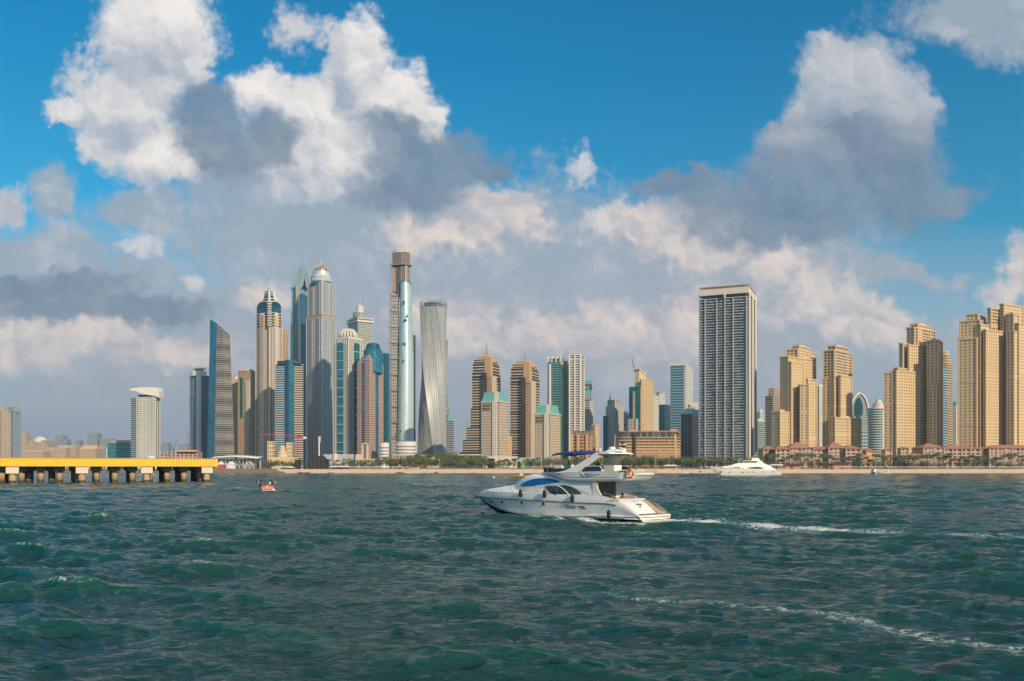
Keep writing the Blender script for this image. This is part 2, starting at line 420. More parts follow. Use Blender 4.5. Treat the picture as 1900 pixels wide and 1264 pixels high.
M['tent'] = plain('white_tent_fabric', (0.70, 0.70, 0.70), 0.7, scale=0.2, var=0.08)


# ------------------------------------------------------------------ mesh builder
class MB:
    def __init__(s):
        s.v, s.f, s.uv, s.mi, s.mats = [], [], [], [], []
        s.smooth = False
    def mat(s, m):
        if m not in s.mats: s.mats.append(m)
        return s.mats.index(m)
    def face(s, pts, m, uv=None):
        i = len(s.v)
        s.v.extend([tuple(p) for p in pts])
        s.f.append(tuple(range(i, i + len(pts))))
        s.uv.append(uv or [(0.0, 0.0)] * len(pts))
        s.mi.append(s.mat(m))
    def poly(s, fp, z, m, up=True):
        pts = [(x, y, z) for x, y in fp]
        s.face(pts if up else pts[::-1], m)
    def ext(s, fp, z0, z1, m, roof=None, cell=(4.0, 3.6), fp1=None, bottom=False, vz=0.0):
        """extrude footprint (counter-clockwise seen from above) from z0 to z1"""
        fp1 = fp1 or fp
        n = len(fp)
        v0 = round((z0 - vz) / cell[1]) if vz is not None else 0
        nv = max(1, round((z1 - z0) / cell[1]))
        for i in range(n):
            a, b = fp[i], fp[(i + 1) % n]
            a1, b1 = fp1[i], fp1[(i + 1) % n]
            L = math.dist(a, b)
            nu = max(1, round(L / cell[0]))
            mm = m[i] if isinstance(m, (list, tuple)) else m
            s.face([(*a, z0), (*b, z0), (*b1, z1), (*a1, z1)], mm,
                   [(i * 50, v0), (i * 50 + nu, v0), (i * 50 + nu, v0 + nv), (i * 50, v0 + nv)])
        s.poly(fp1, z1, roof or (m[0] if isinstance(m, (list, tuple)) else m))
        if bottom: s.poly(fp, z0, roof or (m[0] if isinstance(m, (list, tuple)) else m), False)
    def slabs(s, fp, z0, z1, step, th, out, m, top=False):
        o = offset(fp, out)
        k = max(1, round((z1 - z0) / step))
        st = (z1 - z0) / k
        for i in range(0 if not top else 0, k + (1 if top else 0)):
            s.ext(o, z0 + i * st - th / 2, z0 + i * st + th / 2, m, bottom=True)
    def fins(s, a, b, n, z0, z1, w, out, m, ends=True):
        """vertical piers standing proud of the wall from a to b"""
        ax, ay = a; bx, by = b
        L = math.dist(a, b)
        tx, ty = (bx - ax) / L, (by - ay) / L
        nx, ny = ty, -tx
        for i in range(n):
            t = (i / (n - 1) if ends else (i + 0.5) / n) * L if n > 1 else L / 2
            cx, cy = ax + tx * t, ay + ty * t
            fp = [(cx - tx * w / 2 - nx * .2, cy - ty * w / 2 - ny * .2), (cx - tx * w / 2 + nx * out, cy - ty * w / 2 + ny * out),
                  (cx + tx * w / 2 + nx * out, cy + ty * w / 2 + ny * out), (cx + tx * w / 2 - nx * .2, cy + ty * w / 2 - ny * .2)]
            s.ext(fp, z0, z1, m, bottom=True)
    def box(s, c, d, m, rz=0.0):
        cx, cy, cz = c
        hx, hy, hz_ = d[0] / 2, d[1] / 2, d[2] / 2
        co, si = math.cos(rz), math.sin(rz)
        fp = [(cx + x * co - y * si, cy + x * si + y * co) for x, y in ((-hx, -hy), (hx, -hy), (hx, hy), (-hx, hy))]
        s.ext(fp, cz - hz_, cz + hz_, m, bottom=True)
    def tube(s, pts, r, m, n=8, cap=True, r1=None):
        pts = [Vector(p) for p in pts]
        rings = []
        for i, p in enumerate(pts):
            t = (pts[min(i + 1, len(pts) - 1)] - pts[max(i - 1, 0)]).normalized()
            u = t.cross(Vector((0, 0, 1)))
            if u.length < 1e-3: u = Vector((1, 0, 0))
            u.normalize(); w = u.cross(t).normalized()
            rr = r if r1 is None else r + (r1 - r) * i / (len(pts) - 1)
            if isinstance(r, (list, tuple)): rr = r[i]
            rings.append([p + u * rr * math.cos(2 * math.pi * k / n) + w * rr * math.sin(2 * math.pi * k / n) for k in range(n)])
        s.loft(rings, m, cap=cap)
    def loft(s, rings, m, closed=True, cap=True, uvs=False):
        n = len(rings[0])
        base = len(s.v)
        for r_ in rings: s.v.extend([tuple(p) for p in r_])
        k = s.mat(m)
        for i in range(len(rings) - 1):
            for j in range(n if closed else n - 1):
                a = base + i * n + j; b = base + i * n + (j + 1) % n
                s.f.append((a, b, b + n, a + n)); s.mi.append(k)
                s.uv.append([(j, i), (j + 1, i), (j + 1, i + 1), (j, i + 1)] if uvs else [(0, 0)] * 4)
        if cap:
            for idx, rv in ((0, True), (len(rings) - 1, False)):
                f = [base + idx * n + j for j in range(n)]
                s.f.append(tuple(f[::-1] if rv else f)); s.mi.append(k); s.uv.append([(0, 0)] * n)
    def dome(s, c, r, h, m, n=20, k=7, full=False):
        rings = []
        for i in range(k + 1):
            a = (math.pi / 2) * (i / k) if not full else -math.pi / 2 + math.pi * i / k
            rr = max(0.02, r * math.cos(a))
            rings.append([(c[0] + rr * math.cos(2 * math.pi * j / n), c[1] + rr * math.sin(2 * math.pi * j / n), c[2] + h * math.sin(a)) for j in range(n)])
        s.loft(rings, m, cap=True)
    def build(s, name, parent=None, smooth=False, org=None):
        me = bpy.data.meshes.new(name)
        org = Vector(org) if org is not None else (Vector(parent['_o']) if parent is not None and '_o' in parent else Vector((0, 0, 0)))
        me.from_pydata([(x - org.x, y - org.y, z - org.z) for x, y, z in s.v], [], s.f)
        for mm in s.mats: me.materials.append(M[mm] if isinstance(mm, str) else mm)
        me.polygons.foreach_set('material_index', s.mi)
        ul = me.uv_layers.new(name='UVMap')
        ul.data.foreach_set('uv', [q for f in s.uv for p in f for q in p])
        if smooth: me.polygons.foreach_set('use_smooth', [True] * len(s.f))
        me.validate()
        o = bpy.data.objects.new(name, me)
        col.objects.link(o)
        if parent is not None:
            o.parent = parent
        else:
            o.location = org
        return o


def offset(fp, d):
    """grow a footprint outwards by d"""
    n = len(fp); out = []
    for i in range(n):
        p0, p, p1 = Vector(fp[i - 1]), Vector(fp[i]), Vector(fp[(i + 1) % n])
        e0, e1 = (p - p0).normalized(), (p1 - p).normalized()
        n0, n1 = Vector((e0.y, -e0.x)), Vector((e1.y, -e1.x))
        b = n0 + n1
        b = b / max(0.3, b.length_squared / 2) if b.length > 1e-6 else n0
        out.append((p.x + b.x * d, p.y + b.y * d))
    return out


def X(px, Y): return (px - 950.0) * Y / F
def Z(py, Y): return CAMZ + (HZ - py) * Y / F


def tag(o, label=None, cat=None, group=None, kind=None):
    if label: o['label'] = label
    if cat: o['category'] = cat
    if group: o['group'] = group
    if kind: o['kind'] = kind
    return o


def empty(name, loc, label, cat, group=None):
    o = bpy.data.objects.new(name, None)
    o.empty_display_size = 1
    col.objects.link(o)
    o.location = loc
    o['_o'] = tuple(loc)
    return tag(o, label, cat, group)


def rect(l, c, r, Y, th):
    """footprint whose near corner shows at column c; left wall ends at l, right wall at r (th: turn of left wall, degrees)"""
    t = R(th); co, si = math.cos(t), math.sin(t)
    Xc = X(c, Y)
    kl = (l - 950) / F; kr = (r - 950) / F
    wl = (Xc - kl * Y) / (co + kl * si)
    wr = (kr * Y - Xc) / (si - kr * co) if abs(si - kr * co) > 0.02 else 20
    wr = min(max(wr, 4), 90)
    L = (Xc - co * wl, Y + si * wl)
    Rp = (Xc + si * wr, Y + co * wr)
    B = (L[0] + si * wr, L[1] + co * wr)
    return [L, (Xc, Y), Rp, B]


def front(l, r, Y, d):
    """wall parallel to the picture, columns l..r, depth d; sides run straight back"""
    return [(X(l, Y), Y), (X(r, Y), Y), (X(r, Y), Y + d), (X(l, Y), Y + d)]


def sub(fp, a0, a1, b0=0.0, b1=1.0):
    """part of a 4-cornered footprint: a along the first wall, b along depth (second wall)"""
    L, C, Rr, B = [Vector(p) for p in fp]
    u, w = C - L, B - L
    q = lambda a, b: tuple(L + u * a + w * b)
    return [q(a0, b0), q(a1, b0), q(a1, b1), q(a0, b1)]


def circ(cx, rp, Y, n=24, sy=1.0, a0=0.0):
    r = rp * Y / F
    x = X(cx, Y)
    return [(x + r * math.cos(a0 + 2 * math.pi * i / n), Y + r * sy * math.sin(a0 + 2 * math.pi * i / n)) for i in range(n)]


GZ = 3.0
CREF = []          # (left column, right column, short description) used to say where trees and umbrellas stand


def B(name, label, cat, l, r, Y, ref=None, group=None):
    if ref: CREF.append((l, r, ref))
    return empty(name, (X((l + r) / 2, Y), Y, GZ), label, cat, group)


def part(root, name, fn, smooth=False):
    mb = MB(); fn(mb)
    return mb.build(name, root, smooth)


def ebox(root, name, fp, top, Y, m, roof='concrete', cell=(4, 3.6), bot=None, slabs=None, fp1=None):
    """one storeyed volume; slabs=(step, thickness, out, material) adds real floor edges"""
    mb = MB()
    z0 = GZ - 2 if bot is None else Z(bot, Y)
    z1 = Z(top, Y)
    mb.ext(fp, z0, z1, m, roof, cell, fp1)
    if slabs:
        st, th, out, sm = slabs
        mb.slabs(fp, z0, z1, st, th, out, sm, top=True)
    return mb.build(name, root)
def spire(root, px, y0, y1, Y, w=1.2, m='steel', name='spire'):
    mb = MB()
    mb.tube([(X(px, Y), Y, Z(y0, Y)), (X(px, Y), Y, Z(y1, Y))], w, m, 6, r1=w * 0.25)
    return mb.build(name, root)

# ------------------------------------------------------------------ towers and houses
def simple(name, label, l, c, r, Y, th, top, m, mr=None, cell=(4, 3.6), slabs=None, roof='concrete', ref=None, cat='tower', part_name='shaft'):
    b = B(name, label, cat, l, r, Y, ref)
    fp = rect(l, c, r, Y, th)
    ebox(b, part_name, fp, top, Y, [m, mr or m, m, m], roof, cell, slabs=slabs)
    return b, fp


# --- far left skyline
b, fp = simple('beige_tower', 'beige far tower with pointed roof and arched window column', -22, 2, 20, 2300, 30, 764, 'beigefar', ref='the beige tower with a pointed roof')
mb = MB(); o1 = offset(fp, -1); cx = sum(p[0] for p in fp) / 4; cy = sum(p[1] for p in fp) / 4
mb.ext(o1, Z(764, 2300), Z(753, 2300), 'beigefar', fp1=[(cx + (p[0] - cx) * .15, cy + (p[1] - cy) * .15) for p in o1]); mb.build('roof', b)
part(b, 'arched_bay', lambda m: m.ext(sub(fp, .35, .8, -.05, .1), GZ, Z(772, 2300), 'beigefar', cell=(2.5, 7)))
spire(b, 12, 753, 742, 2300, 1.5)
b, fp = simple('construction_tower', 'slim grey-blue tower under construction behind the beige pointed one', 18, 24, 39, 2500, 25, 758, 'greyhaze', ref='the slim grey-blue tower')
part(b, 'crown', lambda m: m.ext(offset(fp, 2), Z(764, 2500), Z(755, 2500), 'greywin', bottom=True))
part(b, 'mast', lambda m: (m.tube([(X(33, 2500), 2500, Z(765, 2500)), (X(34, 2500), 2500, Z(743, 2500))], 1.2, 'steel', 5)))
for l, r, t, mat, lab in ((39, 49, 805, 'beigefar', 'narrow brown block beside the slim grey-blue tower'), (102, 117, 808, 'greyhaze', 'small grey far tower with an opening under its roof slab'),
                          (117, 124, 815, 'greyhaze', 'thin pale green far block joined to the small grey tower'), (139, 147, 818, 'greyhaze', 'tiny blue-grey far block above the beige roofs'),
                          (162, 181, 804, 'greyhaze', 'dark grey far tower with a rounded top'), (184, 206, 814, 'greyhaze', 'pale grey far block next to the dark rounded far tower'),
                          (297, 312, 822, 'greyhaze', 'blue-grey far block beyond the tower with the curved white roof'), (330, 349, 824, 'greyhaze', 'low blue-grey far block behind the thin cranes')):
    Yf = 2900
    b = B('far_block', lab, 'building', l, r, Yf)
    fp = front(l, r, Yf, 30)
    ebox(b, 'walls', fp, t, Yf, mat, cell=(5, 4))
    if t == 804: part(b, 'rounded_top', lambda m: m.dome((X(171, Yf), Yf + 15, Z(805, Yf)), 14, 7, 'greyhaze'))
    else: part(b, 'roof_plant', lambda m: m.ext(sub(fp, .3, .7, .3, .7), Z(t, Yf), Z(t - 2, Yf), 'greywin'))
b = B('domed_palace', 'beige palace block with a shallow dome among far low roofs', 'building', 50, 88, 2200, 'the domed beige palace block')
ebox(b, 'walls', front(50, 88, 2200, 50), 822, 2200, 'beigefar', cell=(6, 6))
part(b, 'tower_wing', lambda m: [m.ext(front(l, r, 2195, 40), GZ, Z(t, 2195), 'beigefar', cell=(6, 6)) for l, r, t in ((54, 62, 818), (76, 84, 817))])
part(b, 'dome', lambda m: m.dome((X(69, 2200), 2215, Z(822, 2200)), 17, 17, 'bronze' if 0 else 'offwhite'), True)
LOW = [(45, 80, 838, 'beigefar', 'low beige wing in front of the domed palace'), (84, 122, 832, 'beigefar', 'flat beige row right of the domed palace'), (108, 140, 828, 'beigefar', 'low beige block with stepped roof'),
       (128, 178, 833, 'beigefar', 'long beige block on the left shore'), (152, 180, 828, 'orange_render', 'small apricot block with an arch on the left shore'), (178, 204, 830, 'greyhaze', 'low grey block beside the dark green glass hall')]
for l, r, t, mat, lab in LOW:
    b = B('low_block', lab, 'building', l, r, 1900)
    fp = front(l, r, 1900 + l, 30)
    ebox(b, 'walls', fp, t, 1900 + l, mat, cell=(5, 4))
    part(b, 'parapet', lambda m: m.ext(offset(fp, .6), Z(t, 1900 + l), Z(t, 1900 + l) + 1.2, 'offwhite', bottom=True))
b = B('glass_hall', 'low dark green glass hall left of the tower with the curved white roof', 'building', 200, 244, 1750, 'the dark green glass hall')
fp = front(200, 244, 1750, 40)
ebox(b, 'walls', fp, 822, 1750, 'tealglass', cell=(6, 4), slabs=(7.5, .6, .5, 'steel'))
part(b, 'roof', lambda m: m.ext(front(205, 242, 1750, 40), Z(822, 1750), Z(817, 1750), 'concrete'))

# --- tower with the curved white roof
Y = 1600
b = B('hotel_tower', 'white gridded tower with a curved white canopy roof, alone on the left shore', 'tower', 240, 297, Y, 'the tower with the curved white roof')
fp = rect(243, 254, 296, Y, 60)
fpA = rect(254, 288, 296, Y, 12)
ebox(b, 'side_wing', rect(243, 256, 262, Y + 6, 35), 738, Y + 6, 'tealbands', cell=(4, 3.9), slabs=(3.9, .7, .7, 'white'))
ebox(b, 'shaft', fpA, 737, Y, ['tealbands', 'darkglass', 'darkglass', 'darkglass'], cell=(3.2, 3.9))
mb = MB()
z0, z1 = GZ, Z(737, Y)
mb.slabs(fpA, z0, z1, 3.9, 1.0, .9, 'white', top=True)
mb.fins(fpA[0], fpA[1], 14, z0, z1, .8, 1.0, 'white')
mb.fins(fpA[1], fpA[2], 3, z0, z1, 1.0, 1.1, 'white')
mb.build('facade_grid', b)
part(b, 'top_floor', lambda m: m.ext(offset(fpA, -1.5), Z(737, Y), Z(732, Y), 'darkglass'))
mb = MB(); rings = []
prof = [(241, 723, 722.4), (245, 725, 721.4), (252, 725.5, 720), (262, 730, 719.5), (275, 733, 719), (288, 735, 719.5), (294, 737, 722), (296.5, 739, 727)]
for px, lo, hi in prof:
    x = X(px, Y)
    rings.append([(x, Y - 3, Z(lo, Y)), (x, Y + 20, Z(lo, Y)), (x, Y + 20, Z(hi, Y) + 1.5), (x, Y - 3, Z(hi, Y))])
mb.loft(rings, 'white'); mb.build('curved_roof', b)
b = B('arcade_block', 'low pinkish arcade building between the curved-roof tower and the blue glass one', 'building', 297, 366, 1500, 'the low pinkish arcade')
for l, r, t in ((297, 312, 842), (310, 366, 838)):
    ebox(b, 'wing', front(l, r, 1500 + (l - 297), 25), t, 1500, 'pinkhotel', cell=(7, 4.5))
part(b, 'parapet', lambda m: m.ext(front(330, 364, 1505, 15), Z(838, 1500), Z(835, 1500), 'orange_render'))

# --- blue glass tower with white column
Y = 1700
b = B('glass_tower', 'blue glass tower with a white vertical column and round rooftop drum', 'tower', 351, 386, Y, 'the blue glass tower with a white column')
fp = rect(352, 371, 390, Y, 25)
ebox(b, 'shaft', fp, 696, Y, ['bluebands', 'blueglass', 'bluebands', 'bluebands'], cell=(4, 4.1), slabs=(4.1, .8, .5, 'greywin'))
part(b, 'column', lambda m: m.ext(circ(369, 4.5, Y - 3, 12), GZ, Z(688, Y), 'white'), True)
part(b, 'crown', lambda m: m.ext(circ(369, 14, Y + 14, 20), Z(697, Y), Z(688, Y), 'white'), True)
part(b, 'drum', lambda m: (m.ext(circ(369, 8, Y + 14, 20), Z(688, Y), Z(684, Y), 'greywin'), m.ext(circ(369, 12, Y + 14, 20), Z(684, Y), Z(682, Y), 'white', bottom=True)), True)

# --- slanted top tower, flared to the base
Y = 1600
b = B('slanted_tower', 'dark glass tower with a slanted wedge top and close balcony bands', 'tower', 382, 434, Y, 'the dark tower with the slanted top')
f0 = [(X(382, Y + 8), Y + 12), (X(398, Y), Y), (X(420, Y - 3), Y - 4), (X(435, Y + 8), Y + 10), (X(425, Y + 40), Y + 42), (X(390, Y + 40), Y + 42)]
f1 = [(X(388, Y + 8), Y + 12), (X(402, Y), Y), (X(414, Y - 3), Y - 4), (X(426, Y + 8), Y + 10), (X(420, Y + 40), Y + 42), (X(392, Y + 40), Y + 42)]
mb = MB(); zb, zt = GZ - 2, Z(622, Y)
mb.ext(f0, zb, zt, ['blueglass', 'greybands', 'greybands', 'greybands', 'greybands', 'greybands'], 'concrete', (4, 3.7), fp1=f1)
mb.build('shaft', b)
mb = MB(); k = 76
for i in range(k):
    t = i / k
    o = [((1 - t) * a[0] + t * c[0], (1 - t) * a[1] + t * c[1]) for a, c in zip(f0, f1)]
    sh = offset(o, .9)
    z = zb + (zt - zb) * t
    ring = [sh[1], sh[2], sh[3], o[3], o[2], o[1]]
    q = [(p[0], p[1]) for p in [sh[1], sh[2], sh[3], sh[4], o[1]]]
    mb.ext([sh[1], sh[2], sh[3], ((sh[4][0] + o[1][0]) / 2, (sh[4][1] + o[1][1]) / 2)], z, z + .9, 'greyhaze' if 0 else 'concrete', bottom=True)
mb.build('balcony_bands', b)
zc = [Z(590, Y), Z(600, Y), Z(612, Y), Z(620, Y), Z(615, Y), Z(597, Y)]
mb = MB()
for i in range(6):
    j = (i + 1) % 6
    mb.face([(*f1[i], zt), (*f1[j], zt), (*f1[j], zc[j]), (*f1[i], zc[i])], 'blueglass' if i in (0, 5) else 'greybands', [(0, 0), (4, 0), (4, 4), (0, 6)])
mb.face([(*f1[i], zc[i]) for i in range(6)], 'darkglass')
mb.build('wedge_top', b)

# --- beige pair
Y = 1650
b = B('beige_tower', 'beige tower with green glass strips between the slanted dark tower and the ornate one', 'tower', 432, 475, Y, 'the beige tower with green strips')
fp = rect(441, 467, 486, Y, 20)
ebox(b, 'shaft', fp, 688, Y, ['khaki', 'khakidark', 'khaki', 'khaki'], cell=(3.5, 3.6))
part(b, 'white_bay', lambda m: m.ext(sub(fp, .62, .86, -.08, .2), GZ, Z(707, Y), 'whitewin', cell=(2.5, 3.6)))
part(b, 'green_strip', lambda m: m.ext(sub(fp, .22, .36, -.05, .2), Z(775, Y), Z(700, Y), 'greenglass', bottom=True))
part(b, 'gable', lambda m: m.ext(sub(fp, .1, .7, -.03, .6), Z(688, Y), Z(684, Y), 'offwhite'))
b = B('slim_tower', 'slim cream tower with domed cap squeezed beside the slanted dark tower', 'tower', 430, 441, Y + 60)
fp = front(429, 441, Y + 60, 25)
ebox(b, 'shaft', fp, 703, Y + 60, 'creamwin', cell=(3, 3.6))
part(b, 'cap', lambda m: m.dome((X(436, Y + 60), Y + 72, Z(703, Y + 60)), 5, 6, 'white'), True)
spire(b, 436, 700, 690, Y + 60, .8)

# --- ornate pinkish tower with white crown
Y = 1600
b = B('ornate_tower', 'tall pinkish tower with dark blue curved shoulders and a flared white crown', 'tower', 474, 523, Y, 'the ornate pinkish tower')
fp = rect(475, 500, 523, Y, 40)
ebox(b, 'shaft', fp, 606, Y, 'tanwin', cell=(3.2, 3.7))
Lw, Cw, Rw = fp[0], fp[1], fp[2]
mid = lambda a, c, t: (a[0] + (c[0] - a[0]) * t, a[1] + (c[1] - a[1]) * t)
for a, c in ((Lw, Cw), (Cw, Rw)):
    mb = MB(); mb.fins(a, c, 5, GZ, Z(606, Y), 1.6, 1.2, 'offwhite'); mb.build('pier_row', b)
    p, q = mid(a, c, .36), mid(a, c, .66)
    tx, ty = (q[0] - p[0]) , (q[1] - p[1]); L_ = math.hypot(tx, ty); nx, ny = ty / L_, -tx / L_
    bay = [(p[0] + nx * 2.4, p[1] + ny * 2.4), (q[0] + nx * 2.4, q[1] + ny * 2.4), q, p]
    part(b, 'window_bay', lambda m: m.ext(bay, GZ, Z(588, Y), 'whitewin', cell=(2.3, 3.7)))
    mx, my = (bay[0][0] + bay[1][0]) / 2, (bay[0][1] + bay[1][1]) / 2
    part(b, 'bay_gable', lambda m: (m.ext(offset(bay, .5), Z(604, Y), Z(583, Y), 'orange_render', bottom=True), m.ext(offset(bay, .2), Z(583, Y), Z(578, Y), 'white', fp1=[(mx, my), (mx + .1, my), (mx + .1, my + .1), (mx, my + .1)])))
cxx, cyy = (Lw[0] + Rw[0]) / 2, (Cw[1] + fp[3][1]) / 2
mb = MB(); mb.ext([mid(p, (cxx, cyy), .06) for p in fp], Z(606, Y), Z(566, Y), 'deepblue', cell=(3, 3.7)); mb.build('glass_shoulder', b)
mb = MB(); mb.slabs([mid(p, (cxx, cyy), .06) for p in fp], Z(606, Y), Z(574, Y), 5.5, 1.2, 1.6, 'offwhite'); mb.build('shoulder_bands', b)
part(b, 'corner_column', lambda m: m.slabs([(x + Cw[0] - X(500, Y), y - 1) for x, y in circ(500, 4.2, Y, 12)], Z(604, Y), Z(560, Y), 4.5, 2.2, 0, 'offwhite', top=True))
fpt = [mid(p, (cxx, cyy), .02) for p in fp]
for i in range(4):
    a, c = fpt[i], fpt[(i + 1) % 4]
    mb = MB(); n = 10; pr = []
    for k in range(n + 1):
        t = k / n; q = mid(a, c, t)
        pr.append((q[0], q[1], Z(566 + 0 - 9 * math.sin(math.pi * t) ** .6, Y)))
    for k in range(n):
        mb.face([(pr[k][0], pr[k][1], Z(567, Y)), (pr[k + 1][0], pr[k + 1][1], Z(567, Y)), pr[k + 1], pr[k]], 'deepblue')
        q0, q1 = Vector(pr[k]), Vector(pr[k + 1])
    mb.tube(pr, 1.1, 'offwhite', 6)
    mb.build('arched_gable', b)
mb = MB(); rings = []
for t, s_ in ((0, .93), (.15, .78), (.35, .62), (.6, .5), (.85, .43), (1, .40)):
    rings.append([(cxx + (p[0] - cxx) * s_, cyy + (p[1] - cyy) * s_, Z(566 - 26 * t, Y)) for p in fp])
mb.loft(rings, 'greywin', uvs=True)
mb.build('crown_roof', b)
for i in range(4):
    mb = MB(); mb.tube([rings[k][i] for k in range(6)] + [(rings[5][i][0], rings[5][i][1], Z(535, Y))], 1.5, 'white', 6); mb.build('crown_rib', b)
mb = MB(); s5 = [(x, y) for x, y, z in rings[5]]
mb.ext(offset(s5, .8), Z(541, Y), Z(539.5, Y), 'white', bottom=True); mb.ext(offset(s5, .8), Z(537, Y), Z(536, Y), 'white', bottom=True); mb.build('crown_ring', b)
mb = MB(); mb.tube([(cxx, cyy, Z(545, Y)), (cxx, cyy, Z(534, Y)), (cxx, cyy, Z(530, Y)), (cxx, cyy, Z(521, Y))], [4, 3, .8, .3], 'steel', 8); mb.build('spire', b)

b, fp = simple('tan_tower', 'tan tower half hidden right of the ornate pinkish tower', 515, 524, 535, 1780, 35, 618, 'tanwin', 'sandstrip')
part(b, 'setback', lambda m: m.ext(sub(fp, .1, .9, .1, .9), Z(618, 1780), Z(611, 1780), 'khaki'))

# --- dark blue tower with striped wings
Y = 1500
b = B('striped_tower', 'dark blue glass tower with white striped left wing and brown striped right wing', 'tower', 510, 562, Y, 'the dark blue striped tower')
fA = rect(511, 528, 532, Y + 4, 10); fM = rect(528, 543, 546, Y, 14); fB = rect(541, 543, 561, Y + 6, 60)
ebox(b, 'left_wing', fA, 676, Y, 'bluebands', cell=(4, 3.8), slabs=(3.8, 1.2, 1.0, 'offwhite'))
ebox(b, 'glass_prow', [(X(527, Y), Y + 3), (X(536, Y), Y - 2), (X(545, Y), Y + 2), (X(545, Y), Y + 25), (X(527, Y), Y + 25)], 668, Y, 'deepblue', cell=(4, 3.8))
fB = [(X(542, Y), Y + 3), (X(561, Y + 6), Y + 8), (X(561, Y + 30), Y + 34), (X(542, Y), Y + 30)]
ebox(b, 'right_wing', fB, 676, Y, 'brownbands', cell=(4, 3.8), slabs=(3.8, 1.3, 1.0, 'tanwin' if 0 else 'offwhite'))
mb = MB(); rings = []
for i in range(9):
    t = i / 8; px = 514 + 44 * t
    zt_ = Z(668 + 8 * t ** 1.6 + 1.5 * (1 - t) ** 2, Y)
    rings.append([(X(px, Y), Y + 1, Z(677, Y)), (X(px, Y), Y + 26, Z(677, Y)), (X(px, Y), Y + 26, zt_ + 2), (X(px, Y), Y + 1, zt_)])
mb.loft(rings, 'deepblue'); mb.build('curved_roof', b)

# --- tall glass tower with spikes
Y = 1850
b = B('spiked_tower', 'pale glass tower ending in sharp glass fins left of the copper-domed tower', 'tower', 538, 573, Y, 'the spiked glass tower')
fp = rect(539, 556, 573, Y, 30)
ebox(b, 'lower_shaft', fp, 600, Y, ['paleglass', 'deepblue', 'paleglass', 'paleglass'], cell=(4, 3.8))
fu = rect(540, 556, 572, Y + 1, 30)
ebox(b, 'upper_shaft', fu, 532, Y + 1, ['silver', 'paleglass', 'paleglass', 'paleglass'], cell=(4, 3.8), bot=602)
part(b, 'green_strip', lambda m: m.ext(sub(fp, .35, .6, -.05, .1), GZ, Z(533, Y), 'greenglass'))
part(b, 'gold_pier', lambda m: m.ext(sub(fp, .62, .72, -.08, .1), GZ, Z(530, Y), 'khaki'))
part(b, 'corner_pier', lambda m: m.ext(sub(fp, .9, 1.03, -.05, .1), GZ, Z(600, Y), 'offwhite'))
def fin(m, p0, p1, pk, zb_, d=3.0):
    pts = [(X(p, Y), z) for p, z in pk]
    f = [(x, Y + 3, z) for x, z in pts]; k = [(x, Y + 3 + d, z) for x, z in pts]
    m.face(f, 'silver'); m.face(k[::-1], 'silver')
    for i in range(len(f)):
        j = (i + 1) % len(f); m.face([f[j], f[i], k[i], k[j]], 'silver')
for pk in ([(541, 533), (552, 533), (558, 492), (553, 500), (546, 515)], [(552, 533), (566, 533), (565, 498), (561, 489), (557, 494)], [(561, 533), (571, 533), (571, 520), (569, 505), (566, 512)]):
    part(b, 'glass_fin', lambda m: fin(m, 0, 0, [(p, Z(z, Y)) for p, z in pk], 0, 12))

# --- copper-domed tower
Y = 1750
b = B('domed_tower', 'tallest grey residential tower with a copper dome and spire', 'tower', 570, 623, Y, 'the copper-domed tower')
fL = rect(569, 597, 624, Y, 40); fU = rect(572, 597, 621, Y + 2, 40)
for nm, fq, t0, t1 in (('lower_shaft', fL, None, 586), ('upper_shaft', fU, 588, 522)):
    ebox(b, nm, fq, t1, Y, 'princess', cell=(2.6, 3.6), bot=t0)
    za = GZ if t0 is None else Z(t0, Y)
    for i in (0, 1):
        mb = MB(); mb.fins(fq[i], fq[i + 1], 9, za, Z(t1, Y), 1.3, 1.2, 'greywin' if 0 else 'paleconc'); mb.build('pier_row', b)
        for a0, a1 in ((.13, .38), (.62, .87)):
            p, q = mid(fq[i], fq[i + 1], a0), mid(fq[i], fq[i + 1], a1)
            tx, ty = q[0] - p[0], q[1] - p[1]; L_ = math.hypot(tx, ty); nx, ny = ty / L_, -tx / L_
            bal = [(p[0] + nx * 1.6, p[1] + ny * 1.6), (q[0] + nx * 1.6, q[1] + ny * 1.6), q, p]
            part(b, 'balcony_column', lambda m: m.slabs(bal, za, Z(t1, Y), 3.6, 1.1, .2, 'paleconc'))
part(b, 'belt', lambda m: m.ext(offset(fL, .6), Z(590, Y), Z(583, Y), 'rawframe' if 0 else 'tanwin', bottom=True))
ccx, ccy = (fU[0][0] + fU[2][0]) / 2, (fU[1][1] + fU[3][1]) / 2
cc = lambda r, n=28: [(ccx + r * math.cos(2 * math.pi * i / n), ccy + r * math.sin(2 * math.pi * i / n)) for i in range(n)]
k_ = Y / F
part(b, 'drum', lambda m: (m.ext(cc(20 * k_), Z(524, Y), Z(519, Y), 'tealglass'), m.ext(cc(18.5 * k_), Z(519, Y), Z(508, Y), 'paleconc'), m.ext(cc(19.5 * k_), Z(511, Y), Z(509, Y), 'offwhite', bottom=True), m.ext(cc(16 * k_), Z(508, Y), Z(505, Y), 'offwhite')), True)
part(b, 'drum_arches', lambda m: [m.box((ccx + 18.6 * k_ * math.cos(a), ccy + 18.6 * k_ * math.sin(a), Z(514, Y)), (1.2, 1.2, 8), 'offwhite', a) for a in [2 * math.pi * i / 28 for i in range(28)]])
mb = MB(); mb.ext(cc(15.5 * k_), Z(506, Y), Z(499, Y), 'silver', cell=(2, 8)); mb.build('glass_ring', b, True)
mb = MB(); mb.dome((ccx, ccy, Z(499, Y)), 14.5 * k_, 12.5 * k_, 'bronze', 28, 8)
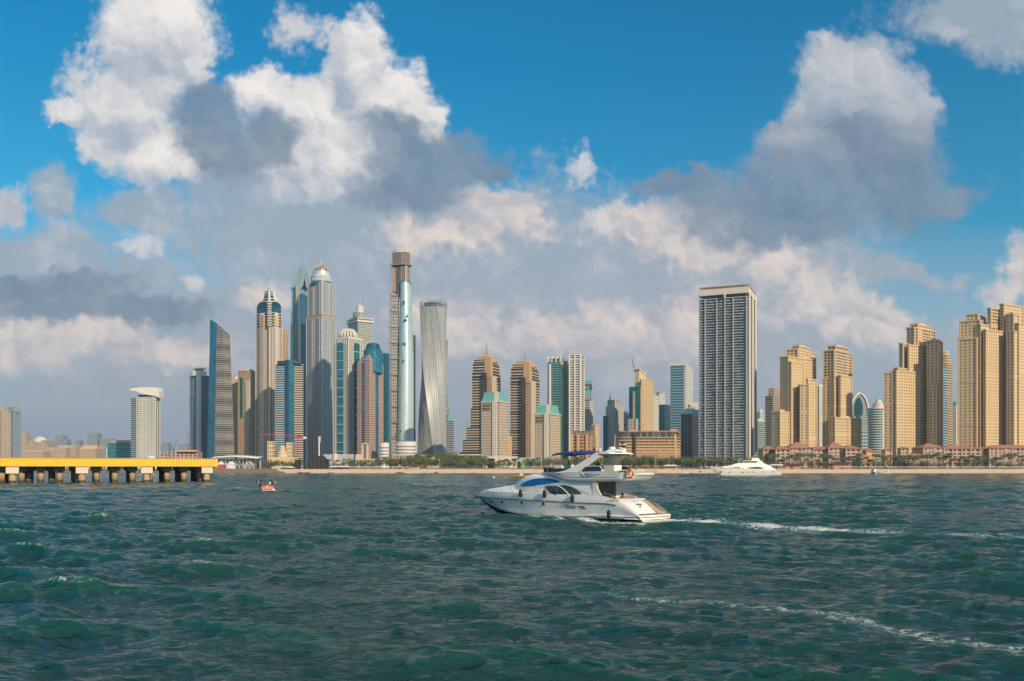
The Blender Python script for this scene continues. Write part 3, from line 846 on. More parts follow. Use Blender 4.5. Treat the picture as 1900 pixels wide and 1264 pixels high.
for i in range(14):
    a = 2 * math.pi * i / 14
    mb.tube([(ccx + 14.7 * k_ * math.cos(e) * math.cos(a), ccy + 14.7 * k_ * math.cos(e) * math.sin(a), Z(499, Y) + 12.7 * k_ * math.sin(e)) for e in [R(q) for q in (0, 20, 40, 60, 80)]], .5, 'offwhite', 5)
mb.build('dome', b, True)
mb = MB(); mb.tube([(ccx, ccy, Z(488, Y)), (ccx, ccy, Z(472, Y))], 1.1, 'offwhite', 6, r1=.4); mb.build('spire', b)

# --- white and teal tower with ribbed cap
Y = 1450
b = B('white_teal_tower', 'white gridded tower with teal glass strips and a ribbed white cap', 'tower', 618, 673, Y, 'the white tower with teal strips')
fp = rect(619, 647, 672, Y, 35)
ebox(b, 'shaft', fp, 626, Y, ['tealbands', 'tealbands', 'tealbands', 'tealbands'], cell=(2.6, 3.7))
for i in (0, 1):
    mb = MB(); mb.fins(fp[i], fp[i + 1], 8, GZ, Z(626, Y), .9, 1.3, 'white'); mb.build('pier_row', b)
    p, q = mid(fp[i], fp[i + 1], .30 if i == 0 else .40), mid(fp[i], fp[i + 1], .66 if i == 0 else .72)
    tx, ty = q[0] - p[0], q[1] - p[1]; L_ = math.hypot(tx, ty); nx, ny = ty / L_, -tx / L_
    pan = [(p[0] + nx * 1.8, p[1] + ny * 1.8), (q[0] + nx * 1.8, q[1] + ny * 1.8), q, p]
    part(b, 'teal_panel', lambda m: m.ext(pan, GZ, Z(636, Y), 'tealglass', cell=(12, 14)))
    part(b, 'panel_frame', lambda m: (m.slabs(pan, GZ, Z(634, Y), 15.5, .8, .3, 'white', top=True)))
    for a0, a1 in (((.02, .26), (.72, .97)) if i == 0 else ((.04, .34), (.76, .98))):
        p, q = mid(fp[i], fp[i + 1], a0), mid(fp[i], fp[i + 1], a1)
        bal = [(p[0] + nx * 1.5, p[1] + ny * 1.5), (q[0] + nx * 1.5, q[1] + ny * 1.5), q, p]
        part(b, 'balcony_column', lambda m: m.slabs(bal, GZ, Z(634, Y), 3.7, 1.1, .2, 'white'))
part(b, 'cornice', lambda m: m.ext(offset(fp, 1.2), Z(628, Y), Z(625, Y), 'white', bottom=True))
cap_cx, cap_cy = (fp[0][0] + fp[2][0]) / 2, (fp[1][1] + fp[3][1]) / 2
mb = MB()
for i in range(18):
    a = 2 * math.pi * i / 18
    for (r0, za, r1, zb_) in ((17, 625, 14.5, 614), (13.5, 614, 7, 608.5)):
        pts = []
        for t in (0, .33, .66, 1):
            rr = (r0 + (r1 - r0) * (1 - math.cos(t * math.pi / 2))) * Y / F
            zz = Z(za + (zb_ - za) * math.sin(t * math.pi / 2), Y)
            pts.append((cap_cx + rr * math.cos(a), cap_cy + rr * math.sin(a), zz))
        mb.tube(pts, 2.0, 'offwhite', 6)
mb.build('ribbed_cap', b, True)
part(b, 'cap_core', lambda m: (m.ext([(cap_cx + 14 * Y / F * math.cos(2 * math.pi * i / 18), cap_cy + 14 * Y / F * math.sin(2 * math.pi * i / 18)) for i in range(18)], Z(626, Y), Z(615, Y), 'offwhite'),))

# --- cylinder-crowned tower behind
Y = 2050
b = B('spired_tower', 'grey-white tower with stacked round crown and spire behind the white and teal tower', 'tower', 643, 691, Y, 'the tower with the stacked round crown')
fp = rect(646, 664, 690, Y, 55)
ebox(b, 'shaft', fp, 594, Y, ['bluebands', 'whitebands', 'whitebands', 'whitebands'], cell=(3.4, 3.7), slabs=(3.7, .9, .9, 'offwhite'))
part(b, 'cornice', lambda m: (m.ext(offset(fp, 3), Z(597, Y), Z(593, Y), 'offwhite', bottom=True), m.ext(offset(fp, 3), Z(591, Y), Z(589, Y), 'offwhite', bottom=True), m.ext(offset(fp, -4), Z(597, Y), Z(585, Y), 'greywin')))
kx, ky = (fp[0][0] + fp[2][0]) / 2, (fp[1][1] + fp[3][1]) / 2
ck = lambda r, n=24: [(kx + r * Y / F * math.cos(2 * math.pi * i / n), ky + r * Y / F * math.sin(2 * math.pi * i / n)) for i in range(n)]
part(b, 'lower_drum', lambda m: m.ext(ck(13), Z(586, Y), Z(577, Y), 'greywin', cell=(4, 4)))
part(b, 'upper_drum', lambda m: m.ext(ck(7.5), Z(577, Y), Z(565, Y), 'offwhite', fp1=ck(6.5)), True)
part(b, 'dome', lambda m: m.dome((kx, ky, Z(565, Y)), 6.5 * Y / F, 4, 'offwhite'), True)
part(b, 'spire', lambda m: m.tube([(kx, ky, Z(565, Y)), (kx, ky, Z(541, Y))], 1.2, 'offwhite', 6, r1=.4))

# --- pink tower with blue glass drum
Y = 1400
b = B('pink_tower', 'pink gridded tower with a round blue glass top', 'tower', 662, 711, Y, 'the pink tower with the round blue top')
fp = rect(663, 686, 711, Y + 3, 30)
ebox(b, 'left_shaft', sub(fp, 0, .30, -.02, 1), 672, Y, 'pinkwin', cell=(3, 3.7))
ebox(b, 'middle_shaft', sub(fp, .28, .72, .06, 1), 660, Y, ['bluebands'] * 4, cell=(2.5, 3.7))
ebox(b, 'right_shaft', sub(fp, .70, 1.08, -.10, .35), 667, Y, 'pinkwin', cell=(3, 3.7))
ebox(b, 'side_wing', sub(fp, .6, 1.0, .6, 1.02), 672, Y, 'pinkwin', cell=(3, 3.7))
for i, (a0, a1, bb) in enumerate(((0, .30, -.02), (.70, 1.08, -.10))):
    s_ = sub(fp, a0, a1, bb, bb + .3); mx, my = sum(p[0] for p in s_) / 4, sum(p[1] for p in s_) / 4
    part(b, 'pointed_cap', lambda m: m.ext(s_, Z((672, 667)[i], Y), Z((664, 657)[i], Y), 'pinkwin', fp1=[(mx + (p[0] - mx) * .2, my + (p[1] - my) * .2) for p in s_]))
part(b, 'glass_panel', lambda m: m.ext(sub(fp, .34, .64, .02, .4), Z(766, Y), Z(690, Y), 'bluebands', cell=(20, 3.7), bottom=True))
part(b, 'glass_edge', lambda m: m.ext(sub(fp, .98, 1.04, .3, .62), GZ, Z(660, Y), 'blueglass', cell=(4, 7)))
dc = (X(688, Y), Y + 22)
cd = lambda r, n=28: [(dc[0] + r * Y / F * math.cos(2 * math.pi * i / n), dc[1] + r * Y / F * math.sin(2 * math.pi * i / n)) for i in range(n)]
part(b, 'glass_drum', lambda m: m.ext(cd(18), Z(690, Y), Z(647, Y), 'blueglass', cell=(3, 3.7), fp1=cd(18)), True)
part(b, 'drum_top', lambda m: m.ext(cd(15), Z(647, Y), Z(637, Y), 'deepblue', cell=(3, 3.7), fp1=cd(12)), True)
part(b, 'drum_cap', lambda m: m.dome((dc[0], dc[1], Z(637, Y)), 12 * Y / F, 4 * Y / F, 'deepblue', 28, 5), True)

simple('teal_tower', 'thin dark teal slab tower between the pink tower and the unfinished one', 707, 716, 724, 1750, 30, 655, 'tealglass', 'deepblue', cell=(4, 4))

# --- unfinished tapering tower
Y = 1450
b = B('unfinished_tower', 'tallest slender tower under construction, raw concrete frame above silver curved glass', 'tower', 720, 771, Y, 'the unfinished silver tower')
def pt(px, dy, py=None): return (X(px, Y + dy), Y + dy)
zz = lambda py: Z(py, Y)
mb = MB()
mb.ext([pt(724, 4), pt(740, 6), pt(740, 30), pt(726, 34)], GZ, zz(544), 'rawgrey', cell=(3.5, 5.2), fp1=[pt(725, 4), pt(740, 6), pt(740, 30), pt(728, 34)]); mb.build('left_core', b)
for kk in range(12):
    part(b, 'mechanical_deck', lambda m: m.ext(offset([pt(722 + kk * .2, 2), pt(738, 3), pt(738, 30), pt(726, 32)], .3), GZ + 26 * kk - .8, GZ + 26 * kk + .8, 'concrete', bottom=True))
part(b, 'hoist_mast', lambda m: m.fins(pt(722.5, 1), pt(726, 1), 2, GZ, zz(470), 1.0, 1.0, 'steel'))
part(b, 'middle_core', lambda m: m.ext([pt(728, 5), pt(736, 7), pt(736, 28), pt(730, 30)], zz(544), zz(494), ['rawframe', 'rawframe', 'concrete', 'concrete'], cell=(4, 5.2)))
part(b, 'orange_cladding', lambda m: m.ext([pt(728.5, 4), pt(734, 5), pt(734, 8), pt(728.5, 8)], zz(540), zz(496), 'tancell', cell=(4, 4), bottom=True))
part(b, 'dark_shaft', lambda m: m.ext([pt(735, 4), pt(742, 5), pt(742, 26), pt(735, 26)], zz(548), zz(470), 'darkcell', cell=(4, 4)))
part(b, 'right_core', lambda m: m.ext([pt(741, 2), pt(752, 0), pt(761, 8), pt(758, 26), pt(741, 28)], zz(530), zz(492), 'rawframe', cell=(3.4, 3.9), fp1=[pt(742, 2), pt(752, 0), pt(760, 8), pt(757, 26), pt(742, 28)]))
part(b, 'core_panel', lambda m: m.ext([pt(751, -1), pt(756, 2), pt(756, 6), pt(751, 4)], zz(530), zz(492), 'concrete', bottom=True))
top_fp = [pt(728, 4), pt(744, 0), pt(752, -1), pt(761, 7), pt(757, 28), pt(730, 30)]
mb = MB(); mb.slabs(top_fp, zz(491), zz(468), 3.9, .7, .6, 'concrete', top=True)
for i in range(5): mb.fins(top_fp[i], top_fp[i + 1], 6, zz(492), zz(467), .8, .3, 'concrete')
mb.build('open_frame', b)
part(b, 'inner_core', lambda m: m.ext(offset(top_fp, -5), zz(492), zz(470), 'rawframe', cell=(4, 3.9)))
part(b, 'safety_deck', lambda m: m.ext(offset(top_fp, 2.5), zz(491.5), zz(489.5), 'steel', bottom=True))
part(b, 'formwork', lambda m: m.fins(top_fp[1], top_fp[3], 5, zz(470), zz(463), .8, .5, 'yellow'))
part(b, 'tower_crane', lambda m: (m.tube([(X(731, Y), Y + 10, zz(470)), (X(731, Y), Y + 10, zz(460))], .8, 'steel', 4), m.tube([(X(722, Y), Y + 10, zz(464)), (X(736, Y), Y + 10, zz(463))], .5, 'steel', 4)))
def arc(pl, pr, bulge, n=14, back=26):
    pts = []
    for i in range(n + 1):
        t = i / n
        px = pl + (pr - pl) * (1 - math.cos(math.pi * t)) / 2
        pts.append(pt(px, 6 - bulge * math.sin(math.pi * t) + 6 * t))
    return pts + [pt(pr - 1, back), pt(pl, back)]
lv = [(GZ, 737, 769), (zz(800), 737, 768), (zz(740), 738, 768), (zz(660), 739.5, 767), (zz(590), 741, 765), (zz(524), 742, 762)]
mb = MB()
for (z0_, l0, r0_), (z1_, l1, r1_) in zip(lv[:-1], lv[1:]):
    mb.ext(arc(l0, r0_, 16), z0_, z1_, 'silver', cell=(2.2, 4), fp1=arc(l1, r1_, 16), vz=0)
ob = mb.build('curved_glass', b, True)
part(b, 'glass_edge_cap', lambda m: m.ext(offset(arc(742, 762.5, 16), .5), zz(525), zz(522.5), 'steel', bottom=True))
mb = MB()
for px, py in ((741, 560), (751, 562), (750, 566), (757, 588), (752, 596), (755, 596), (749, 639), (753, 640), (750, 671), (744, 801)):
    mb.box((X(px, Y), Y - 9.6, zz(py)), (2.2, 1.0, 3.0), 'black')
mb.build('missing_panels', b)
part(b, 'right_frame', lambda m: (m.ext([pt(764, 14), pt(771, 22), pt(769, 40), pt(764, 40)], GZ, zz(618), 'rawframe', cell=(4, 4)), m.slabs([pt(764, 14), pt(771, 22), pt(769, 40), pt(764, 40)], GZ, zz(618), 4, 1, .7, 'darksteel')))
Y = 1380
for l, r, t, lab in ((704, 722, 822, 'small round white banded podium left of the unfinished tower'), (735, 773, 820, 'wide round white banded podium below the unfinished tower')):
    b2 = B('round_podium', lab, 'building', l, r, Y, None, None)
    cxp, rp = (l + r) / 2, (r - l) / 2
    ebox(b2, 'drum', circ(cxp, rp, Y, 36, .8), t, Y, 'white')
    part(b2, 'window_band', lambda m: [m.ext([p for p in circ(cxp, rp + .35, Y, 36, .8)][20:35] + [circ(cxp, rp * .8, Y, 36, .8)[34], circ(cxp, rp * .8, Y, 36, .8)[21]], Z(q + 2.2, Y), Z(q, Y), 'greyband', bottom=True) for q in range(int(t) + 8, 856, 6)])
    part(b2, 'roof_rim', lambda m: m.ext(circ(cxp, rp - 2, Y, 36, .8), Z(t, Y), Z(t - 1.5, Y), 'rawframe'))

# --- twisted tower
Y = 1500
b = B('twisted_tower', 'pale metal tower twisting through a quarter turn with an open frame on top', 'tower', 773, 829, Y, 'the twisted tower')
cx0, cx1 = 799.5, 802.5
hs = 19.5 * Y / F
NF = 76
rings = []
zt = Z(568, Y)
for i in range(NF + 1):
    t = i / NF
    a = R(62 - 92 * t)
    px = cx0 + (cx1 - cx0) * t
    cxw = X(px, Y); s_ = hs * (1.04 - .03 * t)
    q = []
    for k in range(4):
        for e in range(3):
            A = (math.pi / 2 * k, math.pi / 2 * (k + 1))
            c0 = Vector((math.cos(A[0] + math.pi / 4), math.sin(A[0] + math.pi / 4))) * s_ * 1.414
            c1 = Vector((math.cos(A[1] + math.pi / 4), math.sin(A[1] + math.pi / 4))) * s_ * 1.414
            v = c0.lerp(c1, (e + (.12 if e == 0 else 0)) / 3)
            v = v * (0.97 if e == 0 else 1.02)
            q.append((cxw + v.x * math.cos(a) - v.y * math.sin(a), Y + 20 + v.x * math.sin(a) + v.y * math.cos(a), GZ + (zt - GZ) * t))
    rings.append(q)
mb = MB()
for i in range(NF):
    for j in range(12):
        j2 = (j + 1) % 12
        mb.face([rings[i][j], rings[i][j2], rings[i + 1][j2], rings[i + 1][j]], 'cayan', [(j * 4, i), (j * 4 + 4, i), (j * 4 + 4, i + 1), (j * 4, i + 1)])
mb.face(rings[-1], 'concrete')
mb.build('twisting_shaft', b)
mb = MB()
for j in range(12):
    for f_ in (0, .33, .66):
        pts = []
        for i in range(0, NF + 1, 4):
            a_, c_ = Vector(rings[i][j]), Vector(rings[i][(j + 1) % 12])
            pts.append(a_.lerp(c_, f_))
        mb.tube(pts, .4, 'greywhite', 4)
mb.build('twisting_ribs', b)
mb = MB()
top = [Vector(p) for p in rings[-1]]
for j in range(12):
    a_, c_ = top[j], top[(j + 1) % 12]
    for f_ in (0, .5):
        p = a_.lerp(c_, f_); h = random.uniform(8, 12)
        mb.tube([p, p + Vector((0, 0, h))], .45, 'steel', 4)
for dzr in (3, 8):
    mb.tube([p + Vector((0, 0, dzr)) for p in top] + [top[0] + Vector((0, 0, dzr))], .4, 'steel', 4)
mb.build('crown_frame', b)
part(b, 'plant_room', lambda m: m.ext([(x + 0, y) for x, y, z in [tuple((Vector(p) - Vector((X(cx1, Y), Y + 20, 0))) * .7 + Vector((X(cx1, Y), Y + 20, 0))) for p in rings[-1]]], zt, zt + 8, 'greybands'))
simple('teal_tower', 'thin green-blue tower directly behind the right side of the twisted tower', 815, 822, 831, 1800, 35, 629, 'tealbands', 'tealbands', slabs=(3.7, .8, .6, 'paleconc'))
b, fp = simple('grey_tower', 'small grey-green banded tower right of the twisted tower', 824, 830, 842, 1700, 35, 780, 'tealbands', 'greybands', cell=(3, 3.6), slabs=(3.6, .9, .7, 'paleconc'), ref='the small grey-green tower')
part(b, 'roof_drum', lambda m: m.ext(sub(fp, .2, .9, .1, .6), Z(780, 1700), Z(771, 1700), 'greenroof'))
spire(b, 832, 771, 756, 1700, 1.5)


# --- stepped striped towers
def stepped(lab, cx, w, top, Y, sp, ref, foot):
    b = B('stepped_tower', lab, 'tower', cx - w, cx + w, Y, ref)
    zs = [(862, foot[0]), (838, foot[1]), (815, foot[2]), (790, foot[3]), (755, 1.0), (700, 1.0), (688, .95), (672, .85), (664, .72)]
    dz_ = top - 653
    cL = cx - 2
    for side in ('left', 'right'):
        for (za, ka), (zb_, kb) in zip(zs[:-1], zs[1:]):
            pass
    yy = lambda z: z + dz_ if z < 800 else z
    for i in range(len(zs) - 1):
        za, ka = zs[i]; zb_, _ = zs[i + 1]
        l = cL - w * ka * .92; r = cx + w * min(ka, 1.0)
        fq = rect(l, cx + w * .10, r, Y, 22)
        mb = MB(); z0_, z1_ = (Z(yy(za), Y) if i else GZ - 2), Z(yy(zb_), Y)
        mb.ext(fq, z0_, z1_, 'darkglass', 'concrete', (4, 3.6))
        mb.slabs(fq, z0_, z1_, 7.0 * .55, 1.5, .9, 'cream', top=True)
        mb.build('tier', b)
    # central tan pier with dark glazed recess
    fq = rect(cx - w * .02, cx + w * .42, cx + w * .75, Y - 4, 22)
    mb = MB(); mb.ext(fq, GZ, Z(yy(695), Y), ['tanwin', 'cream', 'cream', 'cream'], 'cream', (3, 3.6)); mb.build('central_pier', b)
    fq = rect(cx - w * .25, cx + w * .02, cx + w * .05, Y - 5, 10)
    mb = MB(); mb.ext(fq, GZ, Z(yy(690), Y), 'brownglass', 'brownglass', (4, 4)); mb.build('glazed_recess', b)
    fq = rect(cx - w * .12, cx + w * .30, cx + w * .48, Y - 4, 25)
    mb = MB(); mb.ext(fq, Z(yy(700), Y), Z(yy(661), Y), 'tan'); mb.build('upper_pier', b)
    fq = rect(cx - w * .62, cx + w * .12, cx + w * .68, Y + 2, 30)
    mb = MB(); mb.ext(fq, Z(yy(668), Y), Z(yy(659), Y), 'tan'); mb.build('crown', b)
    qx, qy = sum(p[0] for p in fq) / 4, sum(p[1] for p in fq) / 4
    mb = MB(); mb.ext(offset(fq, -2), Z(yy(659), Y), Z(yy(652), Y), 'tan', fp1=[(qx + (p[0] - qx) * .12, qy + (p[1] - qy) * .12) for p in fq]); mb.build('pyramid_roof', b)
    mb = MB(); mb.tube([(qx, qy, Z(yy(654), Y)), (qx, qy, Z(yy(649), Y)), (qx, qy, Z(yy(648), Y)), (qx, qy, Z(sp, Y))], [3, 1.2, .7, .3], 'steel', 6); mb.build('spire', b)
    return b


stepped('striped stepped tower with the wider terraced foot and tallest spire, behind a cream hotel', 902, 26, 655, 1250, 633, 'the striped tower with the terraced foot', (2.0, 1.75, 1.45, 1.12))
stepped('striped stepped tower between the two cream hotels with green roofs', 974, 27, 664, 1250, 645, 'the second striped stepped tower', (1.05, 1.05, 1.0, 1.0))


def cream_hotel(lab, l, c, r, top, rt, Y, ref):
    b = B('hotel_block', lab, 'hotel', l, r, Y, ref)
    fq = rect(l, c, r, Y, 25)
    ebox(b, 'shaft', fq, top, Y, ['creamwin', 'creamwin', 'creamwin', 'creamwin'], cell=(3.2, 3.4))
    part(b, 'pale_bay', lambda m: m.ext(sub(fq, .62, .86, -.06, .2), GZ, Z(top, Y), 'offwhite'))
    part(b, 'top_windows', lambda m: m.ext(sub(fq, .1, .5, -.03, .2), Z(top + 16, Y), Z(top + 4, Y), 'browncell', cell=(3, 5), bottom=True))
    part(b, 'cornice', lambda m: m.ext(offset(fq, .8), Z(top + 1, Y), Z(top - 1, Y), 'offwhite', bottom=True))
    mx, my = sum(p[0] for p in fq) / 4, sum(p[1] for p in fq) / 4
    a = [(mx + (p[0] - mx) * .95, my + (p[1] - my) * .95) for p in fq]
    a2 = [(mx + (p[0] - mx) * .78, my + (p[1] - my) * .78) for p in fq]
    part(b, 'sloping_roof', lambda m: m.ext(a, Z(top - 1, Y), Z(rt, Y), ['greenroof', 'greenroof', 'greenroof', 'greenroof'], 'offwhite', fp1=a2))
    for t0, t1 in ((.70, 1.0),):
        L0, C0 = a[0], a[1]; L2, C2 = a2[0], a2[1]
        part(b, 'roof_gable', lambda m: m.ext([mid(L0, C0, t0), mid(L0, C0, t1), mid(a[3], a[2], .5), mid(a[3], a[2], .3)], Z(top - 1, Y), Z(rt - .5, Y), 'offwhite', fp1=[mid(L2, C2, t0), mid(L2, C2, t1), mid(a2[3], a2[2], .5), mid(a2[3], a2[2], .3)]))
    return b


cream_hotel('cream hotel block with a sloping green roof in front of the taller striped tower', 893, 927, 943, 745, 727, 1130, 'the taller cream hotel')
cream_hotel('shorter cream hotel block with a sloping green roof right of the second striped tower', 992, 1022, 1040, 768, 751, 1130, 'the shorter cream hotel')
b = B('tan_annex', 'narrow sunlit ochre annex beside the taller cream hotel', 'building', 940, 950, 1180)
ebox(b, 'walls', rect(940, 943, 950, 1180, 50), 812, 1180, ['tanwin', 'tan', 'tan', 'tan'])
part(b, 'parapet', lambda m: m.ext(offset(rect(940, 943, 950, 1180, 50), .6), Z(812, 1180), Z(810, 1180), 'cream', bottom=True))

# --- teal and white twin
Y = 1350
b = B('glass_tower', 'teal glass tower with white edge frames joined to a white balcony tower', 'tower', 1015, 1057, Y, 'the teal glass twin')
fp = rect(1016, 1040, 1058, Y, 25)
ebox(b, 'shaft', fp, 670, Y, ['tealglass', 'whitewin', 'tealglass', 'tealglass'], cell=(3, 3.7), slabs=(3.7, .6, .4, 'paleconc'))
part(b, 'roof_frame', lambda m: (m.ext(sub(fp, 0, 1, 0, .1), Z(665, Y), Z(661, Y), 'white', bottom=True), m.fins(fp[0], fp[1], 4, Z(672, Y), Z(661, Y), 1.5, 1, 'white')))
part(b, 'roof_room', lambda m: m.ext(offset(fp, -3), Z(670, Y), Z(661, Y), 'greywin'))
part(b, 'white_column', lambda m: m.ext(sub(fp, .17, .27, -.1, .1), GZ, Z(675, Y), 'white'))
part(b, 'green_strip', lambda m: m.ext([mid(fp[1], fp[2], -.02), (mid(fp[1], fp[2], .3)[0] + .8, mid(fp[1], fp[2], .3)[1] - .8), mid(fp[1], fp[2], .3), mid(fp[1], fp[2], .02)], GZ, Z(676, Y), 'greenglass'))
b = B('balcony_tower', 'white balcony tower with square frame crown joined to the teal glass twin', 'tower', 1056, 1083, Y, 'the white balcony tower')
fp = rect(1057, 1077, 1083, Y - 5, 15)
ebox(b, 'shaft', fp, 662, Y, 'whitebands', cell=(3, 3.7), slabs=(3.7, 1.1, 1.2, 'white'))
mb = MB(); mb.fins(fp[0], fp[1], 3, GZ, Z(658, Y), 1.8, 1.9, 'white'); mb.fins(fp[1], fp[2], 2, GZ, Z(658, Y), 1.5, 1.6, 'white'); mb.build('pier_row', b)
part(b, 'crown_frame', lambda m: (m.ext(fp, Z(662, Y), Z(658, Y), 'rawframe', cell=(3, 3)), m.slabs(fp, Z(676, Y), Z(659, Y), 6, 1, 1.6, 'white', top=True)))
spire(b, 1047, 661, 650, Y, .6, 'steel', 'rooftop_antenna')
b = B('signed_tower', 'white tower with a teal rooftop sign box lettered in white', 'tower', 1078, 1102, 1500, 'the white tower with the rooftop sign')
fp = rect(1080, 1094, 1101, 1500, 25)
ebox(b, 'shaft', fp, 742, 1500, ['greywin', 'whitewin', 'whitewin', 'whitewin'], cell=(3, 3.6), slabs=(3.6, .8, .6, 'white'))
fs = rect(1078, 1096, 1098, 1500, 12)
part(b, 'sign_tower', lambda m: m.ext(fs, Z(742, 1500), Z(706, 1500), 'tealpaint'))
part(b, 'crown_steps', lambda m: m.ext(offset(fs, 1.2), Z(742, 1500), Z(730, 1500), 'greywin'))
fb = offset(fs, .5)
part(b, 'sign_board', lambda m: m.ext(fb, Z(723, 1500), Z(713, 1500), 'darksteel', bottom=True))
fc = bpy.data.curves.new('sign_letters', 'FONT'); fc.body = 'MAC'; fc.size = 7.5; fc.extrude = .15; fc.align_x = 'RIGHT'
fc.materials.append(M['white'])
ft = bpy.data.objects.new('tmp', fc); col.objects.link(ft)
fm = bpy.data.meshes.new_from_object(ft.evaluated_get(bpy.context.evaluated_depsgraph_get())); bpy.data.objects.remove(ft)
fo = bpy.data.objects.new('sign_letters', fm); col.objects.link(fo)
dv = Vector(fb[1]) - Vector(fb[0]); ang = math.atan2(dv.y, dv.x)
pp = Vector(fb[1]) + Vector((math.sin(ang), -math.cos(ang))) * .3 - dv.normalized() * 1.0
fo.location = (pp.x - b.location.x, pp.y - b.location.y, Z(722, 1500) - b.location.z); fo.rotation_euler = (R(90), 0, ang); fo.parent = b

b = B('brown_block', 'brown mid-rise block with recessed loggias below the white balcony tower', 'building', 1058, 1103, 1160, 'the brown mid-rise block')
fp = rect(1059, 1098, 1106, 1160, 12)
ebox(b, 'walls', fp, 808, 1160, 'tancell', cell=(9, 4.2), slabs=(4.2, .5, .3, 'tan'))
for a0, a1 in ((0, .12), (.3, .42), (.72, .84)): part(b, 'blank_pier', lambda m: m.ext(sub(fp, a0, a1, -.06, .1), GZ, Z(806, 1160), 'tan'))
part(b, 'roof_house', lambda m: m.ext(sub(fp, .1, .95, .1, .9), Z(808, 1160), Z(799, 1160), 'browncell'))
b, _ = simple('ochre_tower', 'narrow ochre tower directly right of the brown mid-rise block', 1098, 1104, 1112, 1250, 35, 790, 'tanwin', 'sandwin', cat='building')
part(b, 'parapet', lambda m: m.ext(offset(_, .6), Z(790, 1250), Z(788, 1250), 'cream', bottom=True))

# --- gothic grey tower
Y = 1550
b = B('gothic_tower', 'grey-blue tower with pointed vertical piers like organ pipes', 'tower', 1119, 1157, Y, 'the organ-pipe grey tower')
fp = rect(1124, 1140, 1157, Y, 30)
ebox(b, 'shaft', fp, 754, Y, ['greybands', 'pinkwin', 'greybands', 'greybands'], cell=(3, 3.6))
ebox(b, 'upper_shaft', rect(1127, 1140, 1150, Y + 2, 30), 742, Y, ['greywin', 'tanwin', 'greywin', 'greywin'], bot=755, cell=(3, 3.6))
ebox(b, 'blue_wing', rect(1119, 1124, 1128, Y - 1, 30), 772, Y, 'deepblue')
for i, n in ((0, 6), (1, 5)):
    for k in range(n):
        p = mid(fp[i], fp[i + 1], (k + .5) / n)
        h = 754 - 12 * (1 - abs((k + .5) / n - (1 if i == 0 else 0))) + 4
        part(b, 'pier', lambda m: m.tube([(p[0], p[1], GZ), (p[0], p[1], Z(h, Y)), (p[0], p[1], Z(h - 4, Y))], [1.6, 1.6, .2], 'paleconc', 6))
spire(b, 1132, 743, 727, Y, 1.2)
for l, r, t, mt, lab in ((1157, 1168, 768, 'whitebands', 'small white stepped block right of the organ-pipe grey tower'), (1108, 1121, 840, 'tanwin', 'low tan block left of the organ-pipe grey tower')):
    b = B('mid_block', lab, 'building', l, r, 1650)
    fq = front(l, r, 1650, 25); ebox(b, 'walls', fq, t, 1650, mt, slabs=(3.7, .8, .6, 'white'))
    part(b, 'roof_house', lambda m: m.ext(sub(fq, .2, .8, .2, .8), Z(t, 1650), Z(t - 5, 1650), 'offwhite'))

# --- sand and teal tower with sloped roof slab
Y = 1450
b = B('sloped_roof_tower', 'sand-coloured tower with dark teal glass front and a tilted roof slab', 'tower', 1166, 1222, Y, 'the tower with the tilted roof slab')
fp = rect(1167, 1188, 1212, Y, 35)
ebox(b, 'glass_wing', fp, 717, Y, ['tealglass', 'sandstrip', 'tealglass', 'tealglass'], cell=(3, 3.6))
part(b, 'glass_pier', lambda m: m.ext(sub(fp, .40, .52, -.06, .1), GZ, Z(726, Y), 'creamwin', cell=(2, 3.6)))
part(b, 'teal_frames', lambda m: [m.ext(sub(fp, a, a + .2, -.08, .1), GZ, Z(777, Y), 'whitewin') for a in (.02, .26, .6)])
ebox(b, 'core_tower', rect(1178, 1186, 1199, Y + 12, 35), 688, Y + 12, ['sand', 'sand', 'sand', 'sand'])
q = rect(1175, 1185, 1201, Y + 8, 35)
mb = MB(); zl = [Z(685, Y), Z(682, Y), Z(692, Y), Z(693, Y)]
mb.face([(*q[i], zl[i]) for i in range(4)], 'darksteel'); mb.face([(*q[i], zl[i] - 1.5) for i in range(4)][::-1], 'offwhite')
for i in range(4): mb.face([(*q[i], zl[i] - 1.5), (*q[(i + 1) % 4], zl[(i + 1) % 4] - 1.5), (*q[(i + 1) % 4], zl[(i + 1) % 4]), (*q[i], zl[i])], 'offwhite')
mb.build('tilted_roof', b)
ebox(b, 'sand_wing', rect(1188, 1190, 1212, Y + 2, 60), 704, Y, ['sandwin', 'sandwin', 'sandwin', 'sandwin'], cell=(3, 3.6), slabs=(3.6, .7, .8, 'sand'))
ebox(b, 'white_wing', rect(1205, 1209, 1222, Y + 16, 45), 733, Y, ['greywin', 'whitewin', 'whitewin', 'whitewin'], cell=(3, 3.6), slabs=(3.6, .8, .8, 'white'))
part(b, 'rooftop_crane', lambda m: m.tube([(X(1180, Y), Y + 15, Z(686, Y)), (X(1175, Y), Y + 15, Z(663, Y))], .8, 'steel', 4))

